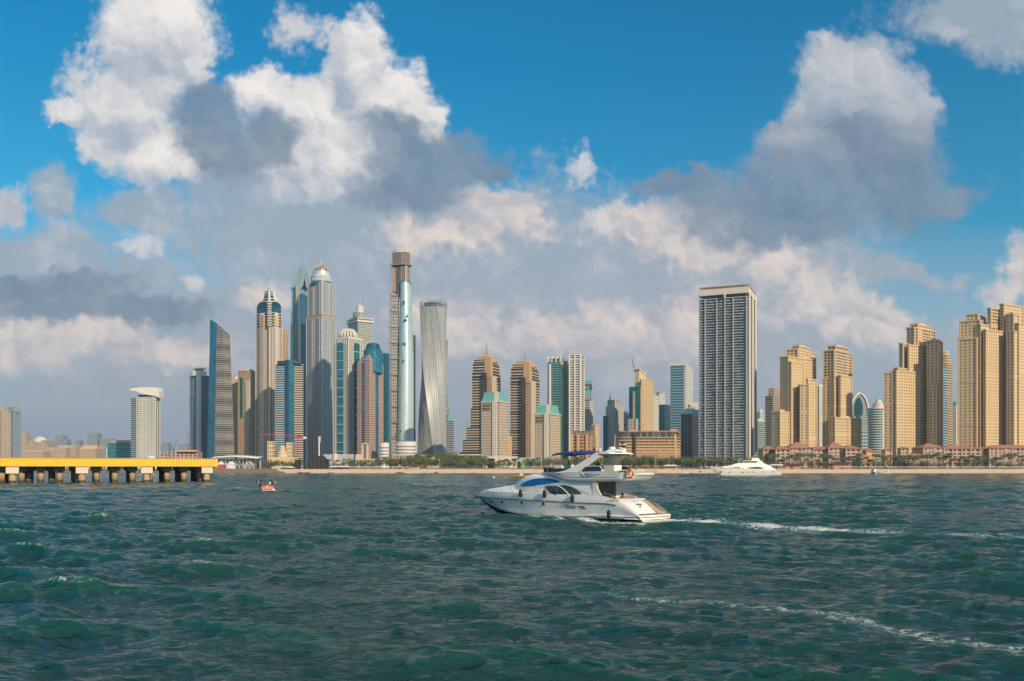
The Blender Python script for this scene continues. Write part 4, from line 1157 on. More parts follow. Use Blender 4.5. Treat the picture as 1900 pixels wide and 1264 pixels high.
for l, c, r, t, mt, mr, lab, sp in ((1218, 1223, 1234, 728, 'tealbands', 'whitewin', 'teal and white far tower with thin aerial behind the tilted-roof tower', 722), (1221, 1233, 1245, 752, 'tealglass', 'tealbands', 'lower teal glass tower left of the tall blue banded tower', None)):
    b, fq = simple('teal_tower', lab, l, c, r, 1700 if sp else 1600, 30, t, mt, mr, cell=(3, 3.6))
    Yq = 1700 if sp else 1600
    part(b, 'parapet', lambda m: m.ext(offset(fq, .7), Z(t + .5, Yq), Z(t - 1.5, Yq), 'paleconc', bottom=True))
    if sp: spire(b, 1227, 730, 716, 1700, .8)
Y = 1500
b = B('banded_tower', 'blue banded tower with a white right side and flared roof', 'tower', 1242, 1288, Y, 'the blue banded tower')
fp = rect(1244, 1272, 1286, Y, 18)
ebox(b, 'shaft', fp, 678, Y, ['blueglass', 'whitewin', 'blueglass', 'blueglass'], cell=(4, 3.8), slabs=(7.6 * .6, .9, .7, 'paleconc'))
part(b, 'white_side', lambda m: m.ext([(fp[1][0] + .5, fp[1][1] - .5), (fp[2][0] + .6, fp[2][1]), mid(fp[2], fp[3], .5), mid(fp[1], fp[0], .1)], GZ, Z(675, Y), 'whitewin', cell=(12, 3.8), fp1=[(fp[1][0] + .5, fp[1][1] - .5), (fp[2][0] + 3, fp[2][1]), mid(fp[2], fp[3], .5), mid(fp[1], fp[0], .1)]))
part(b, 'roof_parapet', lambda m: m.ext(offset(fp, 1.2), Z(678, Y), Z(674, Y), 'offwhite', bottom=True))
part(b, 'roof_plant', lambda m: m.ext(sub(fp, .4, .9, .2, .7), Z(674, Y), Z(671, Y), 'rawframe'))
b = B('dark_tower', 'dark mid-rise tower with teal sloped roof left of the huge frame tower', 'tower', 1263, 1300, 1250, 'the dark mid-rise with teal roof')
fp = rect(1264, 1285, 1304, 1250, 25)
ebox(b, 'shaft', fp, 768, 1250, ['darkcell', 'brownbands', 'darkcell', 'darkcell'], cell=(3, 3.6))
mb = MB(); mb.fins(mid(fp[0], fp[1], .35), fp[1], 4, GZ, Z(768, 1250), .8, 1.2, 'steel'); mb.build('pier_row', b)
part(b, 'stepped_side', lambda m: [m.ext(offset(sub(fp, -.02, .3, 0, .5), .8), GZ + 3.6 * i, GZ + 3.6 * i + 1.2, 'brown', bottom=True) for i in range(18)])
part(b, 'sloped_roof', lambda m: m.ext(fp, Z(768, 1250), Z(757, 1250), 'tealpaint', fp1=[mid(p, ((fp[0][0] + fp[2][0]) / 2, (fp[1][1] + fp[3][1]) / 2), .4) for p in fp]))
b, fq = simple('white_block', 'small pale block behind the dark mid-rise with teal roof', 1278, 1290, 1300, 1500, 20, 755, 'whitewin', cat='building')
part(b, 'roof_house', lambda m: m.ext(sub(fq, .2, .8, .2, .8), Z(755, 1500), Z(745, 1500), 'offwhite'))

# --- brown banded crescent hotel
Y = 1120
b = B('crescent_hotel', 'long brown hotel with ochre balcony bands and a curved left end', 'hotel', 1143, 1263, Y, 'the long brown banded hotel')
pts = []
for i in range(9):
    a = math.pi / 2 + math.pi * (i / 8) * .5
    pts.append((X(1158, Y) + 17 * math.cos(math.pi - (a - math.pi / 2)) * 1, Y + 14 - 14 * math.sin(a - math.pi / 2)))
base_fp = [(X(1145, Y), Y + 22)] + [(X(1163, Y) - 12.5 * math.cos(R(90) * i / 6), Y + 12 - 12 * math.sin(R(90) * i / 6)) for i in range(7)] + [(X(1250, Y), Y - 2), (X(1262, Y + 14), Y + 14), (X(1258, Y + 40), Y + 40), (X(1150, Y + 40), Y + 40)]
ebox(b, 'walls', base_fp, 812, Y, 'hotelbands', 'tan', cell=(4, 3.7), slabs=(3.7 * 1.05, 1.25, .9, 'ochre'))
part(b, 'dark_stair', lambda m: m.ext(front(1175, 1180, Y - 3, 6), GZ, Z(803, Y), 'brownglass'))
part(b, 'attic', lambda m: m.ext([mid(p, (X(1205, Y), Y + 20), .06) for p in base_fp], Z(812, Y), Z(802, Y), 'greenbrown', cell=(8, 8)))
part(b, 'roof_slab', lambda m: m.ext(base_fp, Z(802, Y), Z(800, Y), 'terracotta', bottom=True))
for l, r, t in ((1168, 1180, 797), (1188, 1200, 799), (1244, 1256, 796), (1205, 1238, 799)): part(b, 'roof_house', lambda m: m.ext(front(l, r, Y + 6, 14), Z(801, Y), Z(t, Y), 'ochre'))
part(b, 'stair_tower', lambda m: m.ext([(X(1250, Y), Y - 2.5), (X(1256, Y), Y + 2), (X(1255, Y), Y + 14), (X(1250, Y), Y + 14)], GZ, Z(806, Y), 'ochre'))

# --- the huge frame tower
Y = 1150
b = B('frame_tower', 'huge grey open-framed slab tower with a pale crown band, still being finished', 'tower', 1296, 1403, Y, 'the huge frame tower')
fp = rect(1298, 1388, 1402, Y, 23)
zt = Z(550, Y)
ebox(b, 'core', offset(fp, -2.0), 550, Y, 'framecell', cell=(3.2, 3.55))
mb = MB(); mb.slabs(offset(fp, -.6), GZ, zt, 3.55, .9, 1.0, 'greyslab', top=True)
mb.build('floor_slabs', b)
mb = MB()
nfl = int((zt - GZ) / 3.55)
for i in range(nfl):
    for k in range(5):
        if random.random() < .75:
            a0 = k / 5 + random.uniform(.0, .10); a1 = min(1, a0 + random.uniform(.05, .13))
            p, q = mid(fp[0], fp[1], a0), mid(fp[0], fp[1], min(a1, 1))
            L9 = math.dist(p, q); nx, ny = (q[1] - p[1]) / L9, -(q[0] - p[0]) / L9; o9 = random.uniform(.6, 1.5)
            mb.ext([(p[0] + nx * o9, p[1] + ny * o9), (q[0] + nx * o9, q[1] + ny * o9), (q[0] - nx, q[1] - ny), (p[0] - nx, p[1] - ny)], GZ + i * 3.55 + .46, GZ + i * 3.55 + 1.45, random.choice(['greyslab', 'greyslab', 'palesteel', 'steel', 'paleglass']), bottom=True)
mb.build('balcony_parapets', b)
for a in (.12, .36, .53, .70, .97):
    part(b, 'pier', lambda m: m.ext(sub(fp, a - .009, a + .009, -.035, .1), GZ, zt, 'palesteel'))
for a in (.1, .5, .9):
    p = mid(fp[1], fp[2], a)
    part(b, 'side_pier', lambda m: m.ext([(p[0], p[1] - 1.5), (p[0] + 2.2, p[1] - 1.5), (p[0] + 2.2, p[1] + 1), (p[0], p[1] + 1)], GZ, Z(535, Y), 'offwhite'))
fr = offset(fp, .8)
part(b, 'side_pier', lambda m: m.ext(sub(fr, 0, .012, 0, .1), GZ, Z(540, Y), 'palesteel'))
part(b, 'top_storey', lambda m: (m.ext(offset(fp, -4), zt, Z(541, Y), 'darkglass'), m.ext(sub(fp, .522, .54, -.1, .1), zt, Z(541, Y), 'offwhite')))
part(b, 'crown_band', lambda m: (m.ext(fr, Z(543, Y), Z(532, Y), 'offwhite', bottom=True)))
mb = MB()
for i in range(4): mb.fins(fr[i], fr[(i + 1) % 4], 26 if i % 2 == 0 else 8, Z(532, Y), Z(527.5, Y), .6, .1, 'offwhite')
mb.slabs(offset(fr, -.3), Z(532, Y), Z(527, Y), 3.6, .5, .2, 'offwhite', top=True)
mb.build('roof_scaffold', b)
part(b, 'rooftop_crane', lambda m: m.tube([(X(1372, Y), Y + 12, Z(530, Y)), (X(1348, Y), Y + 12, Z(515, Y))], .5, 'offwhite', 4))

for l, c, r, t, mt, mr, lab, Yv in ((1401, 1406, 1420, 782, 'tealglass', 'tealbands', 'low teal banded tower right of the huge frame tower', 1450), (1404, 1410, 1418, 765, 'greyhaze', 'whitewin', 'pale far tower peeking right of the huge frame tower', 1800)):
    b, fq = simple('teal_tower', lab, l, c, r, Yv, 38, t, mt, mr, cell=(3, 3.6), slabs=(3.6, .7, .6, 'paleconc'))
    part(b, 'roof_house', lambda m: m.ext(sub(fq, .2, .8, .2, .8), Z(t, Yv), Z(t - 6, Yv), 'offwhite'))
b, fq = simple('grey_tower', 'dark grey-brown tower between the huge frame tower and the first sand-coloured cluster', 1420, 1434, 1452, 1500, 35, 735, 'greybands', 'tanwin', cell=(3, 3.6), slabs=(3.6, .7, .6, 'concrete'), ref='the dark grey-brown tower')
part(b, 'roof_house', lambda m: m.ext(sub(fq, .25, 1, .1, .9), Z(735, 1500), Z(720, 1500), 'tanwin'))


# --- sand-coloured clusters
def cluster(name, lab, Y, vols, ref, l, r):
    b = B(name, lab, 'tower', l, r, Y, ref)
    for v in vols:
        nm, (l_, c_, r_, th), top, dY, m0, m1 = v[:6]
        fq = rect(l_, c_, r_, Y + dY, th)
        ebox(b, nm, fq, top, Y + dY, [m0, m1, m0, m0], 'sand', cell=(4.5, 3.7))
        part(b, 'cornice', lambda m: m.ext(offset(fq, .7), Z(top + 1, Y + dY), Z(top - 1, Y + dY), 'sand', bottom=True))
        hgt_ = Z(top, Y + dY) - GZ
        for t_ in (.34, .67):
            part(b, 'belt_course', lambda m: m.ext(offset(fq, .45), GZ + hgt_ * t_, GZ + hgt_ * t_ + 1.6, 'sand', bottom=True))
        if min(math.dist(fq[0], fq[1]), math.dist(fq[1], fq[2])) > 8:
            part(b, 'roof_room', lambda m: (m.ext(sub(fq, .25, .7, .3, .8), Z(top, Y + dY), Z(top, Y + dY) + 3.2, 'sand'), m.fins(fq[0], fq[1], 5, Z(top, Y + dY), Z(top, Y + dY) + 1.8, 1.2, .1, 'sand')))
        for i in (0, 1):
            if math.dist(fq[i], fq[i + 1]) > 14:
                mb = MB(); mb.fins(fq[i], fq[i + 1], max(2, int(math.dist(fq[i], fq[i + 1]) / 18)), GZ, Z(top, Y + dY), 1.4, .9, 'sand'); mb.build('pier_row', b)
    return b


cluster('sand_tower_cluster', 'sunlit sand-coloured tower cluster stepping up, left one of the slim pair', 1130, [
    ('main_tower', (1447, 1462, 1512, 52), 662, 8, 'sandwin', 'sandwin'), ('upper_tower', (1459, 1480, 1513, 40), 648, 20, 'sandwin', 'sandwin'),
    ('crown', (1470, 1482, 1503, 40), 642, 22, 'sandwin', 'sandwin'), ('side_tower', (1496, 1499, 1515, 58), 704, 0, 'sandwin', 'sandwin'),
    ('front_tower', (1463, 1468, 1491, 55), 672, 4, 'sandwin2', 'sandwin2'), ('front_pier', (1484, 1500, 1503, 20), 714, -6, 'sandwin2', 'sandwin'),
    ('low_wing', (1431, 1447, 1464, 50), 764, -8, 'sandwin2', 'sandwin')], 'the first sunlit sand-coloured cluster', 1431, 1515)
cluster('sand_tower_cluster', 'sunlit sand-coloured tower with dark arched top, right one of the slim pair', 1130, [
    ('upper_tower', (1528, 1548, 1580, 45), 650, 18, 'sandstrip', 'sandstrip'), ('crown', (1536, 1550, 1572, 45), 642, 22, 'sandstrip', 'sandstrip'),
    ('middle_tower', (1540, 1548, 1580, 55), 697, 6, 'sandwin2', 'sandwin2'), ('left_tower', (1526, 1545, 1550, 35), 703, 10, 'sandwin', 'sandwin'),
    ('front_pier', (1556, 1560, 1570, 55), 697, 2, 'sandwin2', 'sandwin2'), ('low_wing', (1538, 1549, 1597, 55), 775, -6, 'sandwin', 'sandwin')], 'the second sunlit sand-coloured tower', 1527, 1598)
b, fq = simple('white_tower', 'white-topped tower squeezed between the two slim sand-coloured clusters', 1512, 1520, 1530, 1500, 40, 717, 'tealbands', 'whitewin', cell=(3, 3.6))
part(b, 'roof_house', lambda m: m.ext(sub(fq, .1, .9, .1, .9), Z(717, 1500), Z(713, 1500), 'white'))
# --- blue tower with pointed arch top
Y = 1550
b = B('arched_tower', 'blue glass tower with a pointed arch top and curved white sides', 'tower', 1578, 1612, Y, 'the blue pointed-arch tower')
prof = [(862, 1577, 1614), (800, 1577, 1613), (770, 1578, 1612), (750, 1580, 1609), (740, 1583, 1606), (733, 1589, 1600)]
mb = MB(); rings = []
for py, l, r in prof:
    rings.append([(X(l, Y), Y, Z(py, Y)), (X(r, Y), Y, Z(py, Y)), (X(r, Y), Y + 30, Z(py, Y)), (X(l, Y), Y + 30, Z(py, Y))])
mb.loft(rings, 'tealbands', uvs=True)
for f_i in range(len(mb.uv)): mb.uv[f_i] = [(u * 10, v * 10) for u, v in mb.uv[f_i]]
mb.build('shaft', b)
for sgn in (1, 2):
    mb = MB(); mb.tube([((X(l, Y) if sgn == 1 else X(r, Y)), Y - 1, Z(py, Y)) for py, l, r in prof] + [(X(1594.5, Y), Y - 1, Z(729, Y))], 1.6, 'white', 6); mb.build('curved_rib', b, True)
mb = MB(); pr2 = [(1586, 770), (1586, 752), (1589, 742), (1593, 737), (1597, 742), (1600, 752), (1600, 770)]
mb.face([(X(p, Y), Y - 2, Z(q, Y)) for p, q in pr2][::-1], 'deepblue'); mb.build('arched_window', b)
part(b, 'glass_spine', lambda m: m.ext(front(1589, 1597, Y - 1.5, 3), GZ, Z(752, Y), 'deepblue'))
Y = 1450
b = B('balcony_tower', 'white tower with curved teal balcony bands beside the blue pointed-arch tower', 'tower', 1611, 1642, Y, 'the curved white balcony tower')
fp = circ(1627, 15, Y + 20, 24, .9)
ebox(b, 'shaft', fp, 757, Y, 'tealglass', cell=(3, 4.2), slabs=(4.2, 1.6, .9, 'offwhite'))
part(b, 'crown', lambda m: (m.ext(circ(1629, 10, Y + 20), Z(757, Y), Z(748, Y), 'offwhite'), m.ext(circ(1630, 7, Y + 20), Z(748, Y), Z(740, Y), 'offwhite', fp1=circ(1630, 4, Y + 20))))
part(b, 'edge_pier', lambda m: m.ext(front(1638, 1641, Y + 8, 10), GZ, Z(760, Y), 'white'))

cluster('sand_tower_cluster', 'broad sand-coloured tower cluster with low left shoulder and arched windows', 1100, [
    ('top_tower', (1682, 1696, 1735, 52), 608, 18, 'sandwin', 'sandstrip'), ('top_crown', (1690, 1702, 1726, 50), 602, 22, 'sandwin', 'sandwin'),
    ('left_wing', (1668, 1675, 1686, 48), 637, 12, 'sandwin', 'sandwin'), ('right_wing', (1719, 1741, 1748, 38), 632, 6, 'sandwin', 'sand'),
    ('center_tower', (1683, 1686, 1724, 62), 640, 10, 'sandwin', 'sandwin'), ('lower_front', (1724, 1738, 1747, 38), 716, 2, 'sandwin', 'sand'),
    ('shoulder_tower', (1655, 1663, 1706, 60), 688, -6, 'sandwin', 'sandwin'), ('shoulder_crown', (1658, 1666, 1682, 55), 683, -3, 'sandwin', 'sandwin'),
    ('shoulder_side', (1640, 1655, 1660, 35), 692, -2, 'sandwin2', 'sandwin2')], 'the broad sand-coloured cluster', 1640, 1748)
b = B('curved_tower', 'curved brown tower with blue glass front behind the broad sand-coloured cluster', 'tower', 1744, 1767, 1250, 'the curved brown tower')
fp = circ(1752, 14, 1270, 24, 1.0)
ebox(b, 'shaft', fp, 675, 1250, 'khakidark', cell=(3, 3.6), slabs=(3.6, .8, .6, 'sand'))
part(b, 'glass_front', lambda m: m.ext(front(1749, 1758, 1250 + 3, 10), GZ, Z(680, 1250), 'bluebands'))
part(b, 'crown', lambda m: (m.ext(circ(1752, 11, 1270), Z(675, 1250), Z(656, 1250), 'sandstrip'), m.ext(circ(1751, 9, 1270), Z(656, 1250), Z(649, 1250), 'sandwin')))
b, fq = simple('white_tower', 'small white and teal tower seen in the gap before the tallest sand-coloured cluster', 1764, 1774, 1784, 1500, 45, 752, 'whitewin', 'whitewin', cell=(3, 3.6))
part(b, 'roof_house', lambda m: m.ext(sub(fq, .1, .9, .1, .9), Z(752, 1500), Z(745, 1500), 'tealpaint'))
cluster('sand_tower_cluster', 'tallest sand-coloured tower cluster, cut by the picture edge', 1050, [
    ('left_tower', (1781, 1818, 1834, 40), 594, 10, 'sandwin2', 'sandwin'), ('left_crown', (1793, 1814, 1828, 40), 583, 16, 'sandwin2', 'sandwin'),
    ('left_foot', (1778, 1812, 1820, 40), 628, 4, 'sandwin2', 'sandwin'), ('main_tower', (1815, 1819, 1872, 62), 602, 8, 'sandwin', 'sandwin'),
    ('main_upper', (1832, 1838, 1905, 60), 572, 16, 'sandwin', 'sandstrip'), ('main_crown', (1855, 1862, 1898, 60), 564, 20, 'sandwin', 'sandwin'),
    ('link_block', (1824, 1829, 1878, 63), 612, 3, 'sandwin', 'sandwin'), ('right_pier', (1868, 1881, 1892, 52), 615, 0, 'sandwin', 'sandwin'), ('right_upper', (1866, 1880, 1890, 52), 583, 8, 'sandwin', 'sandwin'),
    ('right_wing', (1884, 1890, 1990, 60), 600, 6, 'sandwin', 'sandwin')], 'the tallest sand-coloured cluster', 1779, 1900)


# --- low hotels with terracotta roofs
def hip(mb, fq, z0, h, m):
    L, C, Rr, Bk = [Vector(p) for p in fq]
    a = math.dist(fq[0], fq[1]); d = math.dist(fq[1], fq[2])
    e = min(.45, d / 2 / a)
    q0 = (L + Bk) / 2 + (C - L) * e; q1 = (C + Rr) / 2 - (C - L) * e
    P3 = lambda p, z: (p.x, p.y, z)
    A = [P3(p, z0) for p in (L, C, Rr, Bk)]; T0, T1 = P3(q0, z0 + h), P3(q1, z0 + h)
    mb.face([A[0], A[1], T1, T0], m); mb.face([A[1], A[2], T1], m); mb.face([A[2], A[3], T0, T1], m); mb.face([A[3], A[0], T0], m); mb.face(A[::-1], m)


def low_hotel(lab, Y, wings, ref, l, r):
    b = B('beach_hotel', lab, 'hotel', l, r, Y, ref)
    for (l_, r_, eave, ridge, dY, dep, mm) in wings:
        fq = front(l_, r_, Y + dY, dep)
        w = ebox(b, 'wing', fq, eave, Y + dY, mm, 'sand', cell=(5.2, 3.6))
        mb = MB(); hip(mb, offset(fq, 1.6), Z(eave, Y + dY) + .02, Z(ridge, Y + dY) - Z(eave, Y + dY), 'terracotta'); mb.build('roof', b)
        mb = MB(); mb.fins(fq[0], fq[1], max(2, int((r_ - l_) / 12)), GZ, Z(eave, Y + dY), 1.6, 1.0, 'pinkwall'); mb.build('pier_row', b)
        mb = MB(); mb.slabs(front(l_ + 1, r_ - 1, Y + dY, 4), GZ + 3, Z(eave + 2, Y + dY), 3.4, .5, .8, 'pinkwall'); mb.build('balcony_bands', b)
    return b


low_hotel('long pink beach hotel with terracotta roofs below the slim sand-coloured pair', 1040, [
    (1417, 1442, 834, 827, 12, 24, 'pinkhotel'), (1440, 1466, 834, 827, -2, 30, 'pinkhotel'), (1464, 1510, 832, 820, 6, 30, 'pinkhotel'), (1508, 1540, 834, 827, 10, 24, 'pinkhotel'),
    (1538, 1572, 832, 820, 4, 30, 'pinkhotel'), (1570, 1597, 833, 825, -2, 30, 'pinkhotel'), (1598, 1612, 848, 842, -10, 14, 'orange_render')], 'the long pink beach hotel', 1417, 1612)
low_hotel('pink beach hotel with terracotta roofs and square turrets at the far end of the beach', 1030, [
    (1608, 1622, 838, 832, 10, 14, 'orange_render'), (1643, 1654, 836, 832, 6, 12, 'orange_render'), (1672, 1686, 832, 829, 0, 10, 'pinkhotel'), (1680, 1722, 847, 841, -6, 20, 'pinkhotel'),
    (1714, 1752, 831, 822, 0, 30, 'pinkhotel'), (1750, 1818, 833, 826, 8, 26, 'pinkhotel'), (1816, 1838, 833, 829, 10, 22, 'pinkhotel'), (1836, 1990, 832, 825, 4, 30, 'pinkhotel')], 'the second pink beach hotel', 1608, 1900)

# --- shore buildings in the middle
b = B('mosque', 'small sand-coloured mosque with a round dome and two square towers by the left beach', 'mosque', 495, 545, 1150, 'the small domed mosque')
Y = 1150
ebox(b, 'hall', front(505, 545, Y, 25), 848, Y, 'sand', cell=(5, 6))
part(b, 'drum', lambda m: (m.ext(circ(524, 9, Y + 12), Z(848, Y), Z(842, Y), 'offwhite'), m.ext(circ(524, 5.5, Y + 12), Z(838, Y), Z(830, Y), 'sand')))
part(b, 'dome', lambda m: (m.dome((X(524, Y + 12), Y + 12, Z(842, Y)), 8.6 * Y / F, 5, 'sand'), m.dome((X(524, Y + 12), Y + 12, Z(830, Y)), 5.2 * Y / F, 3, 'sand')), True)
for l, r, t in ((496, 507, 820), (531, 541, 822)): part(b, 'square_tower', lambda m: (m.ext(front(l, r, Y + 20, 9), GZ, Z(t, Y + 20), 'sandwin', cell=(2.5, 5)), m.ext(offset(front(l, r, Y + 20, 9), .5), Z(t + 1, Y + 20), Z(t - 1, Y + 20), 'sand', bottom=True)))
b = B('tower_crane', 'red hammerhead tower crane in front of the dark blue striped tower', 'crane', 495, 571, 1200)
Y = 1200
part(b, 'mast', lambda m: (m.fins((X(551.5, Y), Y), (X(554, Y), Y), 2, GZ, Z(809, Y), .5, .4, 'red'), [m.tube([(X(551.5, Y), Y, GZ + 2.5 * i), (X(554, Y), Y, GZ + 2.5 * i + 2.5)], .14, 'red', 4) for i in range(16)]))
part(b, 'jib', lambda m: (m.tube([(X(488, Y), Y - 12, Z(807, Y)), (X(570, Y), Y + 3, Z(811, Y))], .45, 'red', 4), m.tube([(X(498, Y), Y - 10, Z(805.6, Y)), (X(553, Y), Y, Z(806, Y)), (X(570, Y), Y + 3, Z(811, Y))], .25, 'red', 4)))
part(b, 'counterweight', lambda m: m.box((X(565, Y), Y + 2, Z(812.5, Y)), (4, 3, 3), 'white'))
part(b, 'cab', lambda m: m.box((X(554.5, Y), Y - 1, Z(810.5, Y)), (2.4, 2, 2.4), 'red'))
for px, py0, py1, dx_, lab in ((322, 840, 818, 9, 'grey luffing crane with short jib beyond the low pinkish arcade'), (349, 840, 790, -6, 'thin brown crane leaning beside the blue glass tower')):
    b = B('construction_crane', lab, 'crane', px - 3, px + 3, 2000)
    part(b, 'mast', lambda m: m.tube([(X(px, 2000), 2000, GZ), (X(px, 2000), 2000, Z(py1 + 12, 2000))], .9, 'steel', 4))
    part(b, 'jib', lambda m: m.tube([(X(px - 1, 2000), 2000, Z(py1 + 14, 2000)), (X(px + dx_, 2000), 2000, Z(py1 - 4, 2000))], .6, 'steel', 4))
b = B('beach_pylon', 'white column mast with a wide head behind the black beach stage', 'mast', 588, 596, 1080)
part(b, 'column', lambda m: m.tube([(X(592, 1080), 1080, GZ), (X(592, 1080), 1080, Z(820, 1080))], .9, 'white', 10))
part(b, 'head', lambda m: (m.ext(circ(592.5, 2.4, 1080, 10), Z(820, 1080), Z(810, 1080), 'offwhite', bottom=True)))
b = B('beach_stage', 'black box-like stage building on the beach', 'stage', 570, 606, 985, 'the black beach stage')
part(b, 'hall', lambda m: (m.ext(front(571, 605, 985, 16), GZ, Z(852, 985), 'black'), m.ext(front(573, 603, 987, 12), Z(852, 985), Z(846, 985), 'black', fp1=front(577, 599, 989, 8))))
for px in (576, 584, 592, 600): part(b, 'front_column', lambda m: m.box((X(px, 984), 984.2, Z(860, 984)), (1.2, 1.2, 12), 'darksteel'))
b = B('black_kiosk', 'small black cube kiosk left of the black beach stage', 'kiosk', 547, 556, 985)
part(b, 'box', lambda m: m.ext(front(547, 556, 985, 6), GZ, Z(854, 985), 'black')); part(b, 'roof_edge', lambda m: m.ext(offset(front(547, 556, 985, 6), .3), Z(854, 985), Z(853, 985), 'darksteel', bottom=True))
b = B('exhibition_hall', 'windowless pale grey hall with a rounded corner behind the beach trees', 'hall', 598, 662, 1090, 'the windowless grey hall')
part(b, 'walls', lambda m: (m.ext(front(600, 662, 1090, 30), GZ, Z(843, 1090), 'greywall'), m.ext(circ(622, 4.5, 1090, 16), GZ, Z(842, 1090), 'offwhite')))
b = B('white_gateway', 'tall cream gateway arch in front of the pink tower', 'gateway', 660, 684, 1070)
def gate(m):
    Yg = 1070
    for l, r, t in ((660, 671, 843), (671, 674, 825), (680, 683, 825)): m.ext(front(l, r, Yg, 8), GZ, Z(t, Yg), 'cream')
    pts = [(X(671.5 + 5.5 * (1 - math.cos(a)), Yg), Yg + 3, Z(828 - 5 * math.sin(a), Yg)) for a in [math.pi * i / 8 for i in range(9)]]
    m.tube(pts, 1.2, 'cream', 6); m.ext(front(670.5, 683.5, Yg - .3, 8), Z(824, Yg), Z(822.5, Yg), 'cream', bottom=True)
part(b, 'frame', gate)
for l, r, t, mt, lab in ((660, 700, 853, 'tanwin', 'low tan annex at the foot of the pink tower'), (728, 790, 845, 'tanwin', 'low tan podium hall at the foot of the unfinished tower'), (790, 842, 848, 'offwhite', 'low cream podium below the twisted tower'),
                         (842, 895, 845, 'darkcell', 'low dark podium beneath the taller striped tower'), (905, 960, 848, 'offwhite', 'low cream beach block right of the taller cream hotel'), (898, 918, 851, 'orange_render', 'small apricot beach house below the taller cream hotel'),
                         (958, 991, 851, 'palegreen', 'pale green beach house between the two cream hotels'), (944, 966, 856, 'creamwin', 'small cream beach house left of the pale green one')):
    b = B('low_house', lab, 'house', l, r, 1050 + (l % 7) * 8)
    Yh = 1050 + (l % 7) * 8
    fq = front(l, r, Yh, 18); ebox(b, 'walls', fq, t, Yh, mt, cell=(4, 4))
    part(b, 'parapet', lambda m: m.ext(offset(fq, .5), Z(t, Yh), Z(t, Yh) + .9, 'offwhite', bottom=True))
b = B('terminal_canopy', 'long white canopy hall on columns at the root of the breakwater', 'hall', 396, 480, 1010, 'the long white canopy hall')
mb = MB(); rings = []
for i in range(13):
    t = i / 12; px = 394 + 86 * t; zt_ = Z(847.5 - 2.5 * math.sin(math.pi * min(1, t * 1.1)), 1010)
    rings.append([(X(px, 1010), 1006, zt_ - 2.2), (X(px, 1010), 1030, zt_ - 1.5), (X(px, 1010), 1030, zt_ + .8), (X(px, 1010), 1006, zt_ - .9)])
mb.loft(rings, 'tent'); mb.build('canopy', b, True)
for px in range(402, 480, 8): part(b, 'column', lambda m: m.tube([(X(px, 1008), 1008, GZ), (X(px, 1008), 1008, Z(850, 1008))], .4, 'steel', 6))
part(b, 'hall', lambda m: m.ext(front(400, 470, 1014, 12), GZ, Z(852, 1014), 'greywin', cell=(4, 6)))
b = B('white_arch', 'small white arch beside the long white canopy hall', 'arch', 452, 472, 985)
part(b, 'arch', lambda m: [m.tube([(X(462 + 9 * math.cos(a) * s_, 985), 985 + o_, 4.0 + 8.5 * s_ * math.sin(a)) for a in [math.pi * i / 14 for i in range(15)]], .35, 'white', 6) for s_, o_ in ((1, 0), (.86, 2))])
part(b, 'spokes', lambda m: [m.tube([(X(462, 985), 985, 4.2), (X(462 + 9 * math.cos(a), 985), 985, 4.0 + 8.5 * math.sin(a))], .12, 'white', 4) for a in [math.pi * i / 6 for i in range(1, 6)]])
for px, w_, lab in ((409, 12, 'red and white pitched tent left of the small white arch'), (428, 14, 'white peaked marquee at the breakwater root')):
    b = B('marquee', lab, 'tent', px - w_ / 2, px + w_ / 2, 985)
    fq = front(px - w_ / 2, px + w_ / 2, 985, 6)
    part(b, 'walls', lambda m: m.ext(fq, 3, Z(862, 985), 'red' if px == 409 else 'tent', fp1=fq))
    part(b, 'roof', lambda m: m.ext(offset(fq, .5), Z(862, 985), Z(856, 985), 'tent', fp1=[mid(p, (X(px, 985), 988), .9) for p in fq], bottom=True))
b = B('white_dome_tent', 'white dome tent beyond the pier in front of the curved-roof tower', 'tent', 268, 294, 1300)
part(b, 'dome', lambda m: m.dome((X(281, 1300), 1300, 8), 10, 16, 'tent'), True)
part(b, 'base_ring', lambda m: m.ext(circ(281, 13, 1300, 20), GZ, 9, 'offwhite'))
# masts and a far office group keep the gaps of the skyline filled
for px, t, lab in ((198, 832, 'white flagpole mast behind the pier, left of the dark green glass hall'), (483, 855, 'slim white light mast between the white arch and the mosque')):
    b = B('white_mast', lab, 'mast', px - 1, px + 1, 1300 if px < 300 else 1000); Yh = 1300 if px < 300 else 1000
    part(b, 'pole', lambda m: m.tube([(X(px, Yh), Yh, GZ), (X(px, Yh), Yh, Z(t, Yh))], .5, 'white', 6)); part(b, 'base', lambda m: m.box((X(px, Yh), Yh, GZ + .5), (1.6, 1.6, 1), 'concrete'))

# ------------------------------------------------------------------ sea
wave_rng = np.random.default_rng(5)
NW = 120
lam = np.exp(wave_rng.uniform(math.log(0.32), math.log(8.5), NW))
lam.sort()
th0 = R(252)                                     # swell runs towards the camera, slightly left
spread = np.clip(1.25 - 0.05 * lam, 0.45, 1.25)
wdir = th0 + wave_rng.normal(0, 1, NW) * spread * 0.42
wk = 2 * np.pi / lam
wamp = 0.0074 * lam ** 0.82 * wave_rng.uniform(0.6, 1.3, NW)
wph = wave_rng.uniform(0, 2 * np.pi, NW)


